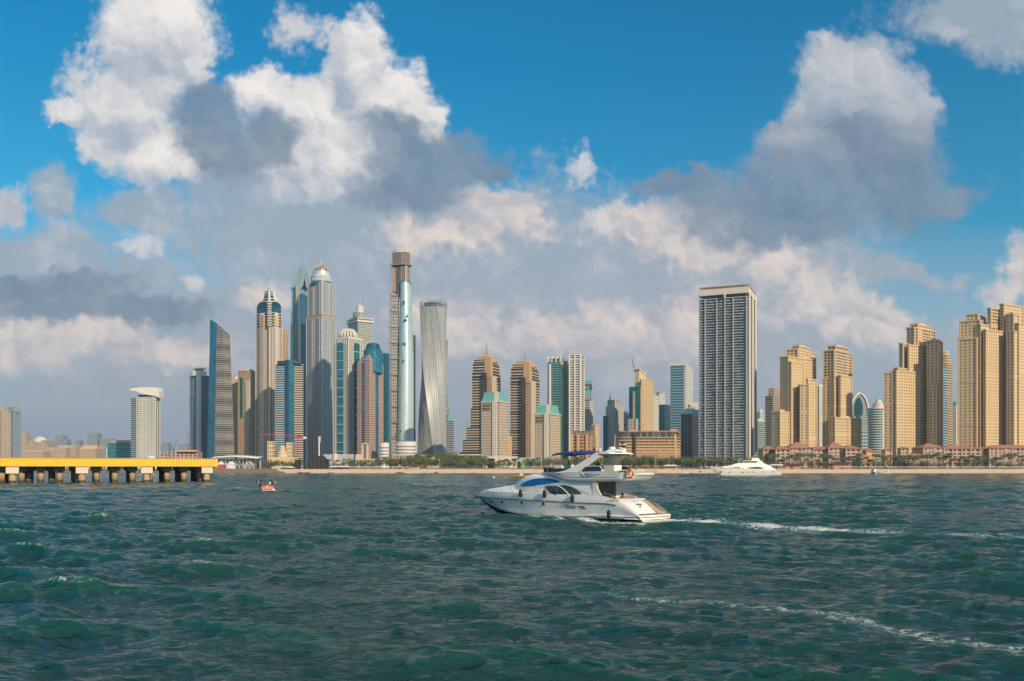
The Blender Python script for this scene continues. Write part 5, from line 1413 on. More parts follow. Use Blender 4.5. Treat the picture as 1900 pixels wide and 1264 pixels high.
def sea(x, y, res):
    """sum of travelling waves; waves finer than the local mesh are left to the surface bump"""
    H = np.zeros_like(x); DX = np.zeros_like(x); DY = np.zeros_like(x)
    env = 1 + 0.30 * np.sin(x * 0.11 + 1.3 * np.sin(y * 0.043)) * np.sin(y * 0.071 + 2.0) + 0.18 * np.sin(x * 0.037 - y * 0.05)
    for L_, d, k, a, p in zip(lam, wdir, wk, wamp, wph):
        cx_, cy_ = math.cos(d), math.sin(d)
        phs = k * (x * cx_ + y * cy_) + p
        fade = np.clip((L_ / res - 2.2) / 2.5, 0, 1)
        aa = a * fade
        s_, c_ = np.sin(phs), np.cos(phs)
        H += aa * s_
        DX += aa * cx_ * c_ * 0.85; DY += aa * cy_ * c_ * 0.85
    return H * env, DX * env, DY * env


def seg_dist(x, y, ax, ay, bx, by):
    L2 = (bx - ax) ** 2 + (by - ay) ** 2
    t = np.clip(((x - ax) * (bx - ax) + (y - ay) * (by - ay)) / L2, 0, 1)
    return np.hypot(x - ax - t * (bx - ax), y - ay - t * (by - ay)), t


YO = Vector((12.267, 75.726, 0)); YPSI = R(44)
YF = Vector((-math.cos(YPSI), math.sin(YPSI), 0)); YP = Vector((-math.sin(YPSI), -math.cos(YPSI), 0))


def yw(x, y):                                    # yacht local -> world (plan)
    p = YO + YF * x + YP * y
    return p.x, p.y


def build_sea():
    ang = np.concatenate([np.radians(np.linspace(-180, -38, 50)[:-1]), np.radians(np.linspace(-38, 38, 1150)), np.radians(np.linspace(38, 180, 50)[1:-1])])
    r = [0.5, 2, 4, 6, 8, 10, 12, 13.5]
    while r[-1] < 1150: r.append(r[-1] * 1.0037 + 0.005)
    r += [1300, 1700, 2500, 4000, 7000, 12000, 20000]
    r = np.array(r)
    A, RR = np.meshgrid(ang, r)
    x = RR * np.sin(A); y = RR * np.cos(A)
    dA = np.gradient(ang); dR = np.gradient(r)
    res = np.maximum(np.outer(r, np.abs(dA)), dR[:, None] * 0.8 * np.ones_like(A))
    h, ddx, ddy = sea(x, y, res)
    calm = np.clip(1 - (RR - 500) / 700, 0.25, 1)
    # hull push: flatten and lift along the yacht, wake hump behind it
    lx = (x - YO.x) * YF.x + (y - YO.y) * YF.y
    ly = (x - YO.x) * YP.x + (y - YO.y) * YP.y
    inside = (lx > -0.5) & (lx < 20) & (np.abs(ly) < 2.5)
    h = np.where(inside, np.minimum(h * 0.3, 0.0), h)
    near = np.exp(-((np.abs(ly) - 2.4) / 1.2) ** 2) * ((lx > -1) & (lx < 19))
    h = h * (1 - 0.6 * near) + 0.04 * near
    back = np.exp(-(ly / (1.6 + 0.05 * np.abs(lx))) ** 2) * np.exp(-np.clip(-lx, 0, 200) / 22) * (lx < 0)
    h = h + 0.16 * back * np.sin(lx * 1.25) + 0.10 * back
    for sg in (1, -1):
        arm = np.exp(-((ly - sg * (2.4 + 0.30 * np.clip(17 - lx, 0, 300))) / 0.9) ** 2) * (lx < 17) * np.exp(-np.clip(17 - lx, 0, 200) / 30)
        h = h + 0.13 * arm
    z = h * calm
    x = x + ddx * calm * (~inside); y = y + ddy * calm * (~inside)
    # foam weight
    foam = np.zeros_like(x)
    def line(pts, w0, w1, s, n=1.0):
        nonlocal foam
        for (a, b_) in zip(pts[:-1], pts[1:]):
            d, t = seg_dist(x, y, *a, *b_)
            w = w0 + (w1 - w0) * t
            foam = np.maximum(foam, s * np.exp(-(d / w) ** 2))
    line([yw(-0.3, 0.0), yw(-7, 0.1)], 2.2, 2.2, 1.15)
    line([yw(-7, 0.1), yw(-19, 0.4)], 2.4, 2.2, 0.92)
    line([yw(-19, 0.4), yw(-34, -1.5)], 1.8, 1.6, 0.62)
    line([yw(-34, -1.5), yw(-60, -3)], 1.5, 1.3, 0.36)
    line([yw(17.3, 1.35), yw(13, 2.35), yw(9, 2.75), yw(4, 2.9), yw(-2, 3.0)], 0.55, 0.55, 1.0)
    line([yw(17.3, 1.35), yw(10, 3.9), yw(2, 6.2)], 0.5, 0.7, 0.62)
    line([yw(17.3, -1.35), yw(13, -2.35), yw(-2, -3.2)], 0.55, 0.6, 0.9)
    line([(9.9, 27.3), (10.8, 24.6), (12.5, 21.3), (14.5, 18.5)], 0.7, 0.55, 0.47)
    line([(3.5, 31.5), (9.9, 27.3)], 0.45, 0.45, 0.38)
    line([(31, 62), (44, 50), (50, 45)], 0.8, 0.6, 0.34)
    for (px0, py0, px1, py1, s) in ((1225, 888.5, 1480, 891.5, .75), (1620, 889, 1700, 890, .6), (555, 879.5, 640, 879.6, 1.0), (905, 883.5, 945, 883.6, 1.1), (830, 892, 900, 892.5, .6), (1735, 882.5, 1778, 882.5, 1.0), (1255, 880, 1300, 880, .6), (430, 905, 520, 912, .5), (930, 886, 1000, 887, .7)):
        Y0, Y1 = CAMZ * F / (py0 - HZ), CAMZ * F / (py1 - HZ)
        w = 0.004 * Y0 + 0.8
        line([(X(px0, Y0), Y0), (X(px1, Y1), Y1)], w, w, s)
    crest = np.clip((h - 0.27) * 3.0, 0, 0.36) * (RR < 160)
    foam = np.maximum(foam, crest)
    nR, nA_ = x.shape
    co = np.stack([x, y, z], -1).reshape(-1, 3).astype(np.float32)
    idx = np.arange(nR * nA_).reshape(nR, nA_)
    a = idx[:-1, :]; b_ = idx[1:, :]
    a2 = np.roll(a, -1, 1); b2 = np.roll(b_, -1, 1)
    q = np.stack([a, b_, b2, a2], -1).reshape(-1, 4)[:, ::-1]
    nf = len(q)
    me = bpy.data.meshes.new('sea')
    me.vertices.add(len(co)); me.vertices.foreach_set('co', co.ravel())
    me.loops.add(nf * 4); me.loops.foreach_set('vertex_index', q.ravel().astype(np.int32))
    me.polygons.add(nf)
    me.polygons.foreach_set('loop_start', np.arange(0, nf * 4, 4, dtype=np.int32))
    me.polygons.foreach_set('use_smooth', np.ones(nf, dtype=bool))
    me.update(calc_edges=True)
    at = me.attributes.new('foam', 'FLOAT', 'POINT'); at.data.foreach_set('value', foam.ravel().astype(np.float32))
    at = me.attributes.new('lift', 'FLOAT', 'POINT'); at.data.foreach_set('value', h.ravel().astype(np.float32))
    o = bpy.data.objects.new('sea', me); col.objects.link(o)
    tag(o, kind='structure')
    return o


def sea_material():
    m, gg, b = new_mat('sea_water')
    tc = gg.n('ShaderNodeTexCoord').outputs['Object']
    at = gg.n('ShaderNodeAttribute', attribute_name='foam'); lf = gg.n('ShaderNodeAttribute', attribute_name='lift')
    f = at.outputs['Fac']
    mp = gg.n('ShaderNodeMapping'); gg.put(mp.inputs[0], tc); mp.inputs['Rotation'].default_value = (0, 0, R(-18)); mp.inputs['Scale'].default_value = (0.42, 1.0, 1)
    n1 = gg.noise(mp.outputs[0], 1.1, 7, 0.60)
    n3 = gg.noise(mp.outputs[0], 11.0, 5, 0.65, dist=0.6)
    wsum = None
    for wl_, ang_, am_, ds_ in ((1.7, 8, .085, 5), (1.05, -24, .06, 6), (0.66, 30, .042, 6), (0.42, -8, .028, 7), (0.27, 22, .018, 8)):
        m2 = gg.n('ShaderNodeMapping'); gg.put(m2.inputs[0], tc); m2.inputs['Rotation'].default_value = (0, 0, R(ang_))
        wv = gg.n('ShaderNodeTexWave', wave_type='BANDS', bands_direction='Y', wave_profile='SIN')
        gg.put(wv.inputs['Vector'], m2.outputs[0])
        wv.inputs['Scale'].default_value = 0.314 / wl_; wv.inputs['Distortion'].default_value = ds_; wv.inputs['Detail'].default_value = 3
        wv.inputs['Detail Scale'].default_value = 1.6; wv.inputs['Detail Roughness'].default_value = 0.6
        q_ = gg.m('MULTIPLY', gg.m('POWER', wv.outputs['Fac'], 1.8), am_)
        wsum = q_ if wsum is None else gg.m('ADD', wsum, q_)
    big = gg.noise(tc, 0.03, 3, 0.5)
    hgt = gg.m('ADD', gg.m('MULTIPLY', n1, 0.11), gg.m('MULTIPLY_ADD', n3, 0.035, wsum))
    bp = gg.n('ShaderNodeBump'); bp.inputs['Distance'].default_value = 1.0
    gg.put(bp.inputs['Strength'], gg.m('MULTIPLY_ADD', big, 0.6, 0.6))
    gg.put(bp.inputs['Height'], hgt)
    gg.put(b.inputs['Normal'], bp.outputs[0])
    # foam breaks into lacy patches
    fv = gg.n('ShaderNodeTexVoronoi', feature='DISTANCE_TO_EDGE'); fv.inputs['Scale'].default_value = 2.4
    fn = gg.noise(tc, 2.2, 6, 0.7, out='Color')
    gg.put(fv.inputs['Vector'], gg.v('ADD', tc, gg.v('SCALE', fn, scale=0.9)))
    lace = gg.mapr(fv.outputs['Distance'], 0.02, 0.32, 1.0, 0.0, 'LINEAR')
    fb = gg.noise(tc, 3.2, 7, 0.75)
    k = gg.m('ADD', gg.m('MULTIPLY', f, 0.95), gg.m('MULTIPLY_ADD', fb, 1.9, -1.22))
    k = gg.m('ADD', k, gg.m('MULTIPLY', gg.m('SUBTRACT', lace, 0.5), 0.5))
    mask = gg.m('MULTIPLY', gg.m('MULTIPLY', gg.mapr(k, 0.08, 0.75), gg.mapr(f, 0.12, 0.35)), 0.85)
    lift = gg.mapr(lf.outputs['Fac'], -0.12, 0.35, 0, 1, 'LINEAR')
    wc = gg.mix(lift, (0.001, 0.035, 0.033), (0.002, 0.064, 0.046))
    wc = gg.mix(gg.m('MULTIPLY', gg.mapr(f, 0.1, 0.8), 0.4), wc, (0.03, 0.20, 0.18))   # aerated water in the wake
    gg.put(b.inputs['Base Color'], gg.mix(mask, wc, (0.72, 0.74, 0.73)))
    gg.put(b.inputs['Roughness'], gg.m('MULTIPLY_ADD', mask, 0.6, 0.09))
    b.inputs['IOR'].default_value = 1.33
    return m


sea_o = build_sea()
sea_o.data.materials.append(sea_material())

# ------------------------------------------------------------------ land
def sheet(name, pts, m, kind='structure'):
    mb = MB(); [mb.face(p, m) for p in pts]
    o = mb.build(name); tag(o, kind=kind); return o


LZ = 4.2
sheet('ground', [[(-9000, 968, LZ), (9000, 968, LZ), (9000, 30000, LZ), (-9000, 30000, LZ)]], 'groundcover')
# beach: a gently uneven slope from below the water to the plateau
mb = MB(); xs = np.linspace(X(500, 930), 900, 90); rows = [(918, -.8), (930, .15), (938, .9), (950, 2.6), (960, 3.7), (969, LZ + .05), (992, LZ + .12)]
P_ = [[(x, y + 2.5 * math.sin(x * .021) + 1.2 * math.sin(x * .06 + 1), z + (0.1 * math.sin(x * .13 + y) if 0 < z < 4 else 0)) for x in xs] for y, z in rows]
for i in range(len(rows) - 1):
    for j in range(len(xs) - 1): mb.face([P_[i][j], P_[i][j + 1], P_[i + 1][j + 1], P_[i + 1][j]], 'sand_beach')
o = mb.build('beach', smooth=False); tag(o, kind='structure')
mb = MB()
for i in range(1500):
    px = random.uniform(380, 528); t = random.random()
    if px > 500 and t > 1 - (px - 500) / 30: continue
    Yr = 917 + 50 * t; s_ = random.uniform(.9, 2.2); x = X(px, Yr); z = -.3 + 4.2 * t
    pts = [(x + s_ * math.cos(a + random.uniform(-.3, .3)) * random.uniform(.6, 1.1), Yr + s_ * math.sin(a) * random.uniform(.6, 1.1)) for a in [math.pi * k / 3 for k in range(6)]]
    top_ = [(x + (p[0] - x) * .45, Yr + (p[1] - Yr) * .45) for p in pts]
    mb.ext(pts, z - 1, z + s_ * .6, 'rock', fp1=top_)
o = mb.build('breakwater_rocks'); tag(o, 'brown boulders of the breakwater between the pier and the beach', 'rocks', kind='stuff')
mb = MB()
mb.face([(-900, 915, -1), (X(528, 915), 917, -1), (X(512, 968), 968, LZ - .05), (-900, 968, LZ - .05)], 'rock')
o = mb.build('embankment'); tag(o, kind='structure')

# ------------------------------------------------------------------ pier with yellow fascia
YA, YB_ = 269.0, 297.0
pier = empty('pier', (X(200, 280), 285, 0), 'concrete pier on square piles with a bright yellow corrugated fascia', 'pier')
def pl(px):                                       # near edge of the pier at a photo column
    # line through (px 0, YA) and (px 402, YB_)
    ax, ay = X(0, YA), YA; bx, by = X(402, YB_), YB_
    k = (px - 950) / F
    t = (k * ay - ax) / ((bx - ax) - k * (by - ay))
    return ax + (bx - ax) * t, ay + (by - ay) * t
ux, uy = X(402, YB_) - X(0, YA), YB_ - YA; L_ = math.hypot(ux, uy); ux /= L_; uy /= L_
vx, vy = -uy, ux
EX, EY = pl(402)
def pp_(s, d): return (EX - ux * s + vx * d, EY - uy * s + vy * d)     # s: metres back from the end, d: metres in from the near edge
LEN, WID, DZ, TZ = 150, 26, 5.25, 7.8
def corr(m, a, b, n, z0_, z1_, nx_, ny_):
    pts = []
    for i in range(n):
        for (o_, f_) in ((0, 0), (0, .46), (.42, .52), (.42, .94)):
            t = (i + f_) / n
            pts.append((a[0] + (b[0] - a[0]) * t + nx_ * o_, a[1] + (b[1] - a[1]) * t + ny_ * o_))
    pts.append(b)
    for p, q in zip(pts[:-1], pts[1:]): m.face([(*p, z0_), (*q, z0_), (*q, z1_), (*p, z1_)], 'yellow')
mb = MB(); corr(mb, pp_(LEN, -.05), pp_(0, -.05), 160, DZ, TZ, uy, -ux); mb.build('yellow_fascia', pier)
mb = MB(); corr(mb, pp_(0, -.05), pp_(0, WID), 36, DZ, TZ, ux, uy); mb.build('end_fascia', pier)
part(pier, 'deck_slab', lambda m: m.ext([pp_(LEN, .1), pp_(.1, .1), pp_(.1, WID), pp_(LEN, WID)], DZ + .1, TZ - .25, 'concrete', bottom=True))
part(pier, 'coping', lambda m: m.tube([(*pp_(LEN, -.15), TZ + .05), (*pp_(0, -.15), TZ + .05)], .12, 'steel', 6))
for px in (14, 144, 265, 377.5, -95):
    x, y = pl(px); y += .6
    part(pier, 'pile_cap', lambda m: m.box((x + .3, y + 1.6, 4.15), (3.5, 3.2, 2.2), 'palecap', math.atan2(uy, ux)))
    part(pier, 'pile', lambda m: m.tube([(x + .3, y + 1.6, 3.2), (x + .3, y + 1.6, .9), (x + .3, y + 1.6, .85)], 1.05, 'wetpile', 14) or m.tube([(x + .3, y + 1.6, .85), (x + .3, y + 1.6, -2)], 1.08, 'wetdark', 14), True)
for d in (5.5, 10, 15, 20, 25):
    s = 4.5
    while s < LEN:
        x, y = pp_(s, d)
        part(pier, 'pile_cap', lambda m: m.box((x, y, 4.55), (3.0, 3.0, 1.5), 'concrete', math.atan2(uy, ux)))
        part(pier, 'pile', lambda m: (m.tube([(x, y, 3.85), (x, y, .9)], .95, 'wetpile', 10), m.tube([(x, y, .9), (x, y, -2)], .97, 'wetdark', 10)), True)
        s += 5.3 if s < 32 else (5.3 if d < 10 else 6.5)
        if d > 8 and s > 90: break

# ------------------------------------------------------------------ people
def person_mesh(pose, top_c, leg_c, skin=(0.36, 0.2, 0.13), hair=(0.02, 0.015, 0.012), female=False):
    J = {}
    sx = .17 if female else .195
    if pose == 'sit':
        J['pel'] = (0, 0, .50); J['sp'] = (0, .0, .72); J['ch'] = (0, .0, .92); J['nk'] = (0, .01, 1.07); J['hd'] = (0, .03, 1.17); J['ht'] = (0, .02, 1.29)
        legs = [[(s * .09, .02, .49), (s * .12, .44, .50), (s * .12, .47, .08), (s * .12, .58, .04)] for s in (-1, 1)]
        arms = [[(s * sx, 0, 1.0), (s * (sx + .06), .08, .76), (s * .16, .30, .64), (s * .14, .38, .62)] for s in (-1, 1)]
    elif pose == 'reach':
        J['pel'] = (0, 0, .93); J['sp'] = (0, .02, 1.13); J['ch'] = (0, .05, 1.33); J['nk'] = (0, .07, 1.48); J['hd'] = (0, .11, 1.57); J['ht'] = (0, .10, 1.70)
        legs = [[(s * .09, 0, .90), (s * .11, s * .06, .49), (s * .12, s * .09 - .02, .09), (s * .12, s * .09 + .11, .04)] for s in (-1, 1)]
        arms = [[(s * sx, .05, 1.40), (s * (sx + .05), .22, 1.20), (s * .16, .44, 1.22), (s * .15, .53, 1.22)] for s in (-1, 1)]
    else:
        J['pel'] = (0, 0, .93); J['sp'] = (0, 0, 1.13); J['ch'] = (0, 0, 1.33); J['nk'] = (0, 0, 1.48); J['hd'] = (0, .02, 1.58); J['ht'] = (0, .01, 1.71)
        w_ = .16 if pose == 'walk' else .02
        legs = [[(s * .09, 0, .90), (s * .10, s * w_ * .6 + .03, .49), (s * .11, s * w_, .09), (s * .11, s * w_ + .13, .04)] for s in (-1, 1)]
        arms = [[(s * sx, 0, 1.40), (s * (sx + .06), -s * w_ * .4, 1.13), (s * (sx + .08), .06 - s * w_, .89), (s * (sx + .08), .09 - s * w_, .80)] for s in (-1, 1)]
    vs, es, rs = [], [], []
    def add(p, r, par=None):
        vs.append(p); rs.append(r)
        if par is not None: es.append((par, len(vs) - 1))
        return len(vs) - 1
    pel = add(J['pel'], .145); sp = add(J['sp'], .125, pel); ch = add(J['ch'], .15, sp); nk = add(J['nk'], .055, ch); hd = add(J['hd'], .085, nk); add(J['ht'], .075, hd)
    for lg in legs:
        p = pel
        for q, r in zip(lg, (.095, .065, .045, .04)): p = add(q, r, p)
    for ar in arms:
        p = ch
        for q, r in zip(ar, (.06, .045, .035, .03)): p = add(q, r, p)
    me = bpy.data.meshes.new('person'); me.from_pydata(vs, es, [])
    o = bpy.data.objects.new('tmp', me); col.objects.link(o)
    sk = o.modifiers.new('s', 'SKIN'); sk.use_smooth_shade = True
    for i, r in enumerate(rs):
        me.skin_vertices[0].data[i].radius = (r, r * (.8 if i in (0, 1, 2) else 1))
    me.skin_vertices[0].data[0].use_root = True
    sb = o.modifiers.new('b', 'SUBSURF'); sb.levels = 1
    dg = bpy.context.evaluated_depsgraph_get()
    m2 = bpy.data.meshes.new_from_object(o.evaluated_get(dg))
    bpy.data.objects.remove(o)
    for c_ in (skin, top_c, leg_c, hair): m2.materials.append(flat(c_))
    hz_ = J['pel'][2]
    for p in m2.polygons:
        c_ = p.center
        d_hand = max(0, abs(c_.x) - sx)
        if c_.z > J['hd'][2] - .02 and (c_.y < J['hd'][1] + .02 or c_.z > J['hd'][2] + .09): p.material_index = 3
        elif c_.z > J['nk'][2] - .03: p.material_index = 0
        elif c_.z > hz_ + .08 and not (pose == 'stand' and abs(c_.x) > sx + .045 and c_.z < J['ch'][2] - .15): p.material_index = 1
        elif abs(c_.x) > sx + .03: p.material_index = 0
        elif c_.z > (hz_ * .52 if pose != 'sit' else .3): p.material_index = 2
        else: p.material_index = 0
        p.use_smooth = True
    return m2


_flat = {}
def flat(c):
    if c not in _flat:
        _flat[c] = plain('cloth_or_skin_%d' % len(_flat), c, 0.8, var=0.08, scale=8)
    return _flat[c]


def person(me, loc, rz, label, group=None, sc=1.0):
    o = bpy.data.objects.new('person', me); col.objects.link(o)
    o.location = loc; o.rotation_euler = (0, 0, rz); o.scale = (sc, sc, sc)
    return tag(o, label, 'person', group)


# ------------------------------------------------------------------ the yacht
GEL = 'gelcoat'
def loc_mb(): return MB()
yroot = empty('motor_yacht', YO, 'large white flybridge motor yacht under way with blue tinted windscreen', 'yacht')
yroot['_o'] = (0, 0, 0)
yroot.rotation_euler = (0, 0, math.atan2(YF.y, YF.x))
# local frame: x forward, y to port, z up
I = lambda x, xp, fp_: float(np.interp(x, xp, fp_))
def smooth_tab(xp, fp_):
    """cosine-free smooth interpolation through a table (monotone-ish Catmull-Rom)"""
    xp = list(xp); fp_ = list(fp_)
    def f(x):
        if x <= xp[0]: return fp_[0]
        if x >= xp[-1]: return fp_[-1]
        i = max(k for k in range(len(xp) - 1) if xp[k] <= x)
        h = xp[i + 1] - xp[i]; t = (x - xp[i]) / h
        m0 = (fp_[i + 1] - fp_[max(i - 1, 0)]) / (xp[i + 1] - xp[max(i - 1, 0)])
        m1 = (fp_[min(i + 2, len(xp) - 1)] - fp_[i]) / (xp[min(i + 2, len(xp) - 1)] - xp[i])
        t2, t3 = t * t, t * t * t
        return (2 * t3 - 3 * t2 + 1) * fp_[i] + (t3 - 2 * t2 + t) * h * m0 + (-2 * t3 + 3 * t2) * fp_[i + 1] + (t3 - t2) * h * m1
    return f
ys_ = smooth_tab([0, 3, 6, 9, 12, 15, 17.5, 19.3, 20.6, 21.4, 21.85], [2.30, 2.40, 2.42, 2.40, 2.30, 2.0, 1.58, 1.10, .66, .32, .05])
zs_ = smooth_tab([0, .8, 2, 3.2, 6, 11, 17, 20, 21.85], [.42, .78, 1.28, 1.47, 1.48, 1.55, 1.60, 1.66, 1.72])
zb_t = smooth_tab([0, .4, 1.0, 1.8, 3.1, 4.3, 12, 16, 18, 20.2, 21.3, 21.85], [.56, .82, 1.20, 1.58, 1.93, 2.13, 2.19, 2.25, 2.26, 2.22, 2.0, 1.80])
yk_ = smooth_tab([0, 9, 12, 15, 17.5, 19, 20, 20.9, 21.85], [2.14, 2.16, 1.98, 1.55, .98, .55, .26, .08, .03])
zk_ = smooth_tab([0, 9, 12, 15, 17.5, 19.3, 20.6, 21.85], [.22, .12, .10, .24, .46, .78, 1.14, 1.70])
zkeel = smooth_tab([0, 12, 15, 17.5, 19, 20.2, 21.2, 21.85], [-.7, -.7, -.55, -.25, .12, .62, 1.18, 1.68])
def hull_sec(x, s=1):
    yk, zk, ysx, zs__, zb = yk_(x), zk_(x), ys_(x), zs_(x), zb_t(x)
    zkl = min(zkeel(x), zk - .02)
    pts = [(0, zkl), (yk * .55, zkl + (zk - zkl) * .5), (yk, zk), (yk + .05 * min(1, yk), zk + .07), (yk + (ysx - yk) * .42, zk + .07 + (zs__ - zk) * .35), (yk + (ysx - yk) * .80, zk + (zs__ - zk) * .75), (ysx, zs__), (ysx * .995, zs__ + (zb - zs__) * .5), (ysx * .965, zb)]
    return [(x, s * y, z) for y, z in pts]
stx = list(np.concatenate([np.linspace(0, 3.6, 10), np.linspace(4.2, 16, 20), np.linspace(16.5, 21.85, 18)]))
mb = MB()
for s in (1, -1):
    rg = [hull_sec(x, s) for x in stx]
    for i in range(len(rg) - 1):
        for j in range(8):
            q = [rg[i][j], rg[i + 1][j], rg[i + 1][j + 1], rg[i][j + 1]]
            if s > 0: q = q[::-1]
            zz_ = max(p[2] for p in q)
            mb.face(q, 'antifoul' if j < 2 else GEL)
    t0 = hull_sec(0, s)
    mb.face([t0[k] for k in range(9)] + [(0, 0, t0[8][2])] if s < 0 else ([t0[k] for k in range(9)] + [(0, 0, t0[8][2])])[::-1], GEL)
ob = mb.build('hull', yroot)
def weld_smooth(ob, ang=40):
    bm = bmesh.new(); bm.from_mesh(ob.data); bmesh.ops.remove_doubles(bm, verts=bm.verts, dist=.004)
    bmesh.ops.recalc_face_normals(bm, faces=bm.faces)
    for f_ in bm.faces: f_.smooth = True
    for e in bm.edges:
        if len(e.link_faces) == 2 and e.calc_face_angle(0) > R(ang): e.smooth = False
    bm.to_mesh(ob.data); bm.free()
weld_smooth(ob, 28)
# rub rail and boot stripe
for s in (1, -1):
    mb = MB(); mb.tube([(x, s * (ys_(x) + .02), zs_(x)) for x in stx if x > 2.2], .035, 'rubrail', 6); mb.build('rub_rail', yroot)
    mb = MB(); mb.tube([(x, s * (yk_(x) + .055 * min(1, yk_(x)) + .005), zk_(x) + .10) for x in stx if x < 20], .022, 'rubrail', 5); mb.build('boot_stripe', yroot)
    mb = MB()
    rr = [[(x, s * (yk_(x) + d), z) for d, z in ((.0, .20), (.10 * math.sin(math.pi * (x - .3) / 6) + .06, .32), (.14 * math.sin(math.pi * (x - .3) / 6) + .06, .46), (.05, .58))] for x in np.linspace(.3, 6.2, 12)]
    mb.loft(rr, GEL, closed=False, cap=False); o_ = mb.build('spray_rail', yroot); weld_smooth(o_)
# foredeck
crown_z = smooth_tab([14, 15.5, 16.2, 18.6, 20.3, 21.3, 21.85], [3.0, 3.02, 2.98, 2.66, 2.42, 2.1, 1.82])
dk = []
for x in np.linspace(12.5, 21.82, 26):
    yb = ys_(x) * .965; zb = zb_t(x); zc_ = max(zb, crown_z(x))
    dk.append([(x, yb * f_, zb + (zc_ - zb) * g_) for f_, g_ in ((1, 0), (.86, .02), (.76, .35), (.6, .72), (.3, .95), (0, 1), (-.3, .95), (-.6, .72), (-.76, .35), (-.86, .02), (-1, 0))])
mb = MB(); mb.loft(dk, GEL, closed=False, cap=False); o_ = mb.build('foredeck', yroot); weld_smooth(o_, 30)
# side decks down to the cockpit
mb = MB()
for s in (1, -1):
    sd_ = [[(x, s * ys_(x) * .965, zb_t(x)), (x, s * (ys_(x) * .965 - .12), zb_t(x)), (x, s * (ys_(x) * .965 - .14), zb_t(x) - .12), (x, s * 1.5, zb_t(x) - .12)] for x in np.linspace(4.3, 13, 12)]
    mb.loft(sd_, GEL, closed=False, cap=False)
mb.build('side_deck', yroot)
# superstructure
zt_ = smooth_tab([4.6, 9, 12.4, 13.83, 15.02, 15.9, 16.3], [3.95, 3.95, 4.10, 3.93, 3.50, 3.10, 2.75])
wb_ = smooth_tab([4.6, 10, 12.5, 14, 15, 15.8, 16.3], [1.93, 1.93, 1.88, 1.72, 1.42, .85, .30])
def sup_sec(x):
    w, zt = wb_(x), zt_(x)
    z0_ = 2.0
    return [(w, z0_), (w * .985, z0_ + (zt - z0_) * .35), (w * .94, z0_ + (zt - z0_) * .62), (w * .85, z0_ + (zt - z0_) * .85), (w * .62, z0_ + (zt - z0_) * .97), (0, zt)]
def supW(x, z):
    s_ = sup_sec(x)
    zs2 = [p[1] for p in s_]; ws = [p[0] for p in s_]
    return float(np.interp(z, zs2, ws))
xs_s = list(np.linspace(5.0, 12.5, 12)) + list(np.linspace(12.9, 16.3, 14))
rg = [[(x, w, z) for w, z in sup_sec(x)] + [(x, -w, z) for w, z in sup_sec(x)[-2::-1]] for x in xs_s]
mb = MB(); mb.loft(rg, GEL, closed=False, cap=False)
mb.face(rg[-1], GEL)
o_ = mb.build('cabin', yroot); weld_smooth(o_, 35)
def panel(name, outline, mat, off=.025, W=supW, parent=None, nx=18, nz=4):
    xs2 = [p[0] for p in outline]
    res = []
    for s in (1, -1):
        mb = MB(); cols = []
        for i in range(nx + 1):
            x = min(xs2) + 1e-3 + (max(xs2) - min(xs2) - 2e-3) * i / nx
            zz2 = []
            for k in range(len(outline)):
                a, c = outline[k], outline[(k + 1) % len(outline)]
                if (a[0] - x) * (c[0] - x) <= 0 and a[0] != c[0]:
                    zz2.append(a[1] + (c[1] - a[1]) * (x - a[0]) / (c[0] - a[0]))
            if len(zz2) >= 2: cols.append([(x, s * (W(x, z) + off), z) for z in np.linspace(min(zz2), max(zz2), nz + 1)])
        for a, c in zip(cols[:-1], cols[1:]):
            for k in range(nz):
                q = [a[k], c[k], c[k + 1], a[k + 1]]
                mb.face(q if s < 0 else q[::-1], mat)
        o_ = mb.build(name, parent or yroot, True); res.append(o_)
    return res
panel('blue_windscreen', [(14.55, 2.92), (14.1, 3.12), (13.53, 3.34), (12.9, 3.5), (12.36, 3.58), (11.5, 3.64), (10.66, 3.62), (9.9, 3.52), (9.27, 3.38), (9.3, 3.28), (10.3, 3.14), (11.51, 3.02), (12.6, 2.90), (13.82, 2.82)], 'bluescreen', .03, nx=30)
panel('screen_pillar', [(12.42, 2.95), (12.25, 3.58), (12.15, 3.58), (12.32, 2.95)], 'rubrail', .045, nx=4)
panel('side_window', [(11.05, 2.86), (10.4, 2.94), (9.56, 2.92), (9.0, 2.74), (8.55, 2.48), (8.2, 2.20), (10.11, 2.20), (10.6, 2.52)], 'yglass', .03)
panel('side_window', [(9.25, 2.98), (8.6, 3.0), (7.8, 2.90), (7.2, 2.65), (6.48, 2.24), (7.94, 2.20), (8.35, 2.52), (8.8, 2.80)], 'yglass', .03)
panel('window_frame', [(11.5, 2.95), (10.6, 3.10), (9.3, 3.17), (8.2, 3.10), (7.0, 2.80), (5.6, 2.38), (4.9, 2.20), (4.9, 2.10), (5.7, 2.28), (7.0, 2.70), (8.2, 3.02), (9.3, 3.09), (10.6, 3.02)], 'gel2', .06, nx=34, nz=2)
for s in (1, -1):
    mb = MB(); mb.tube([(x, s * (supW(x, z) + .04), z) for x, z in ((9.62, 3.02), (9.1, 2.86), (8.6, 2.62), (8.2, 2.32), (8.05, 2.16))], .05, 'gel2', 5); mb.build('window_bar', yroot)
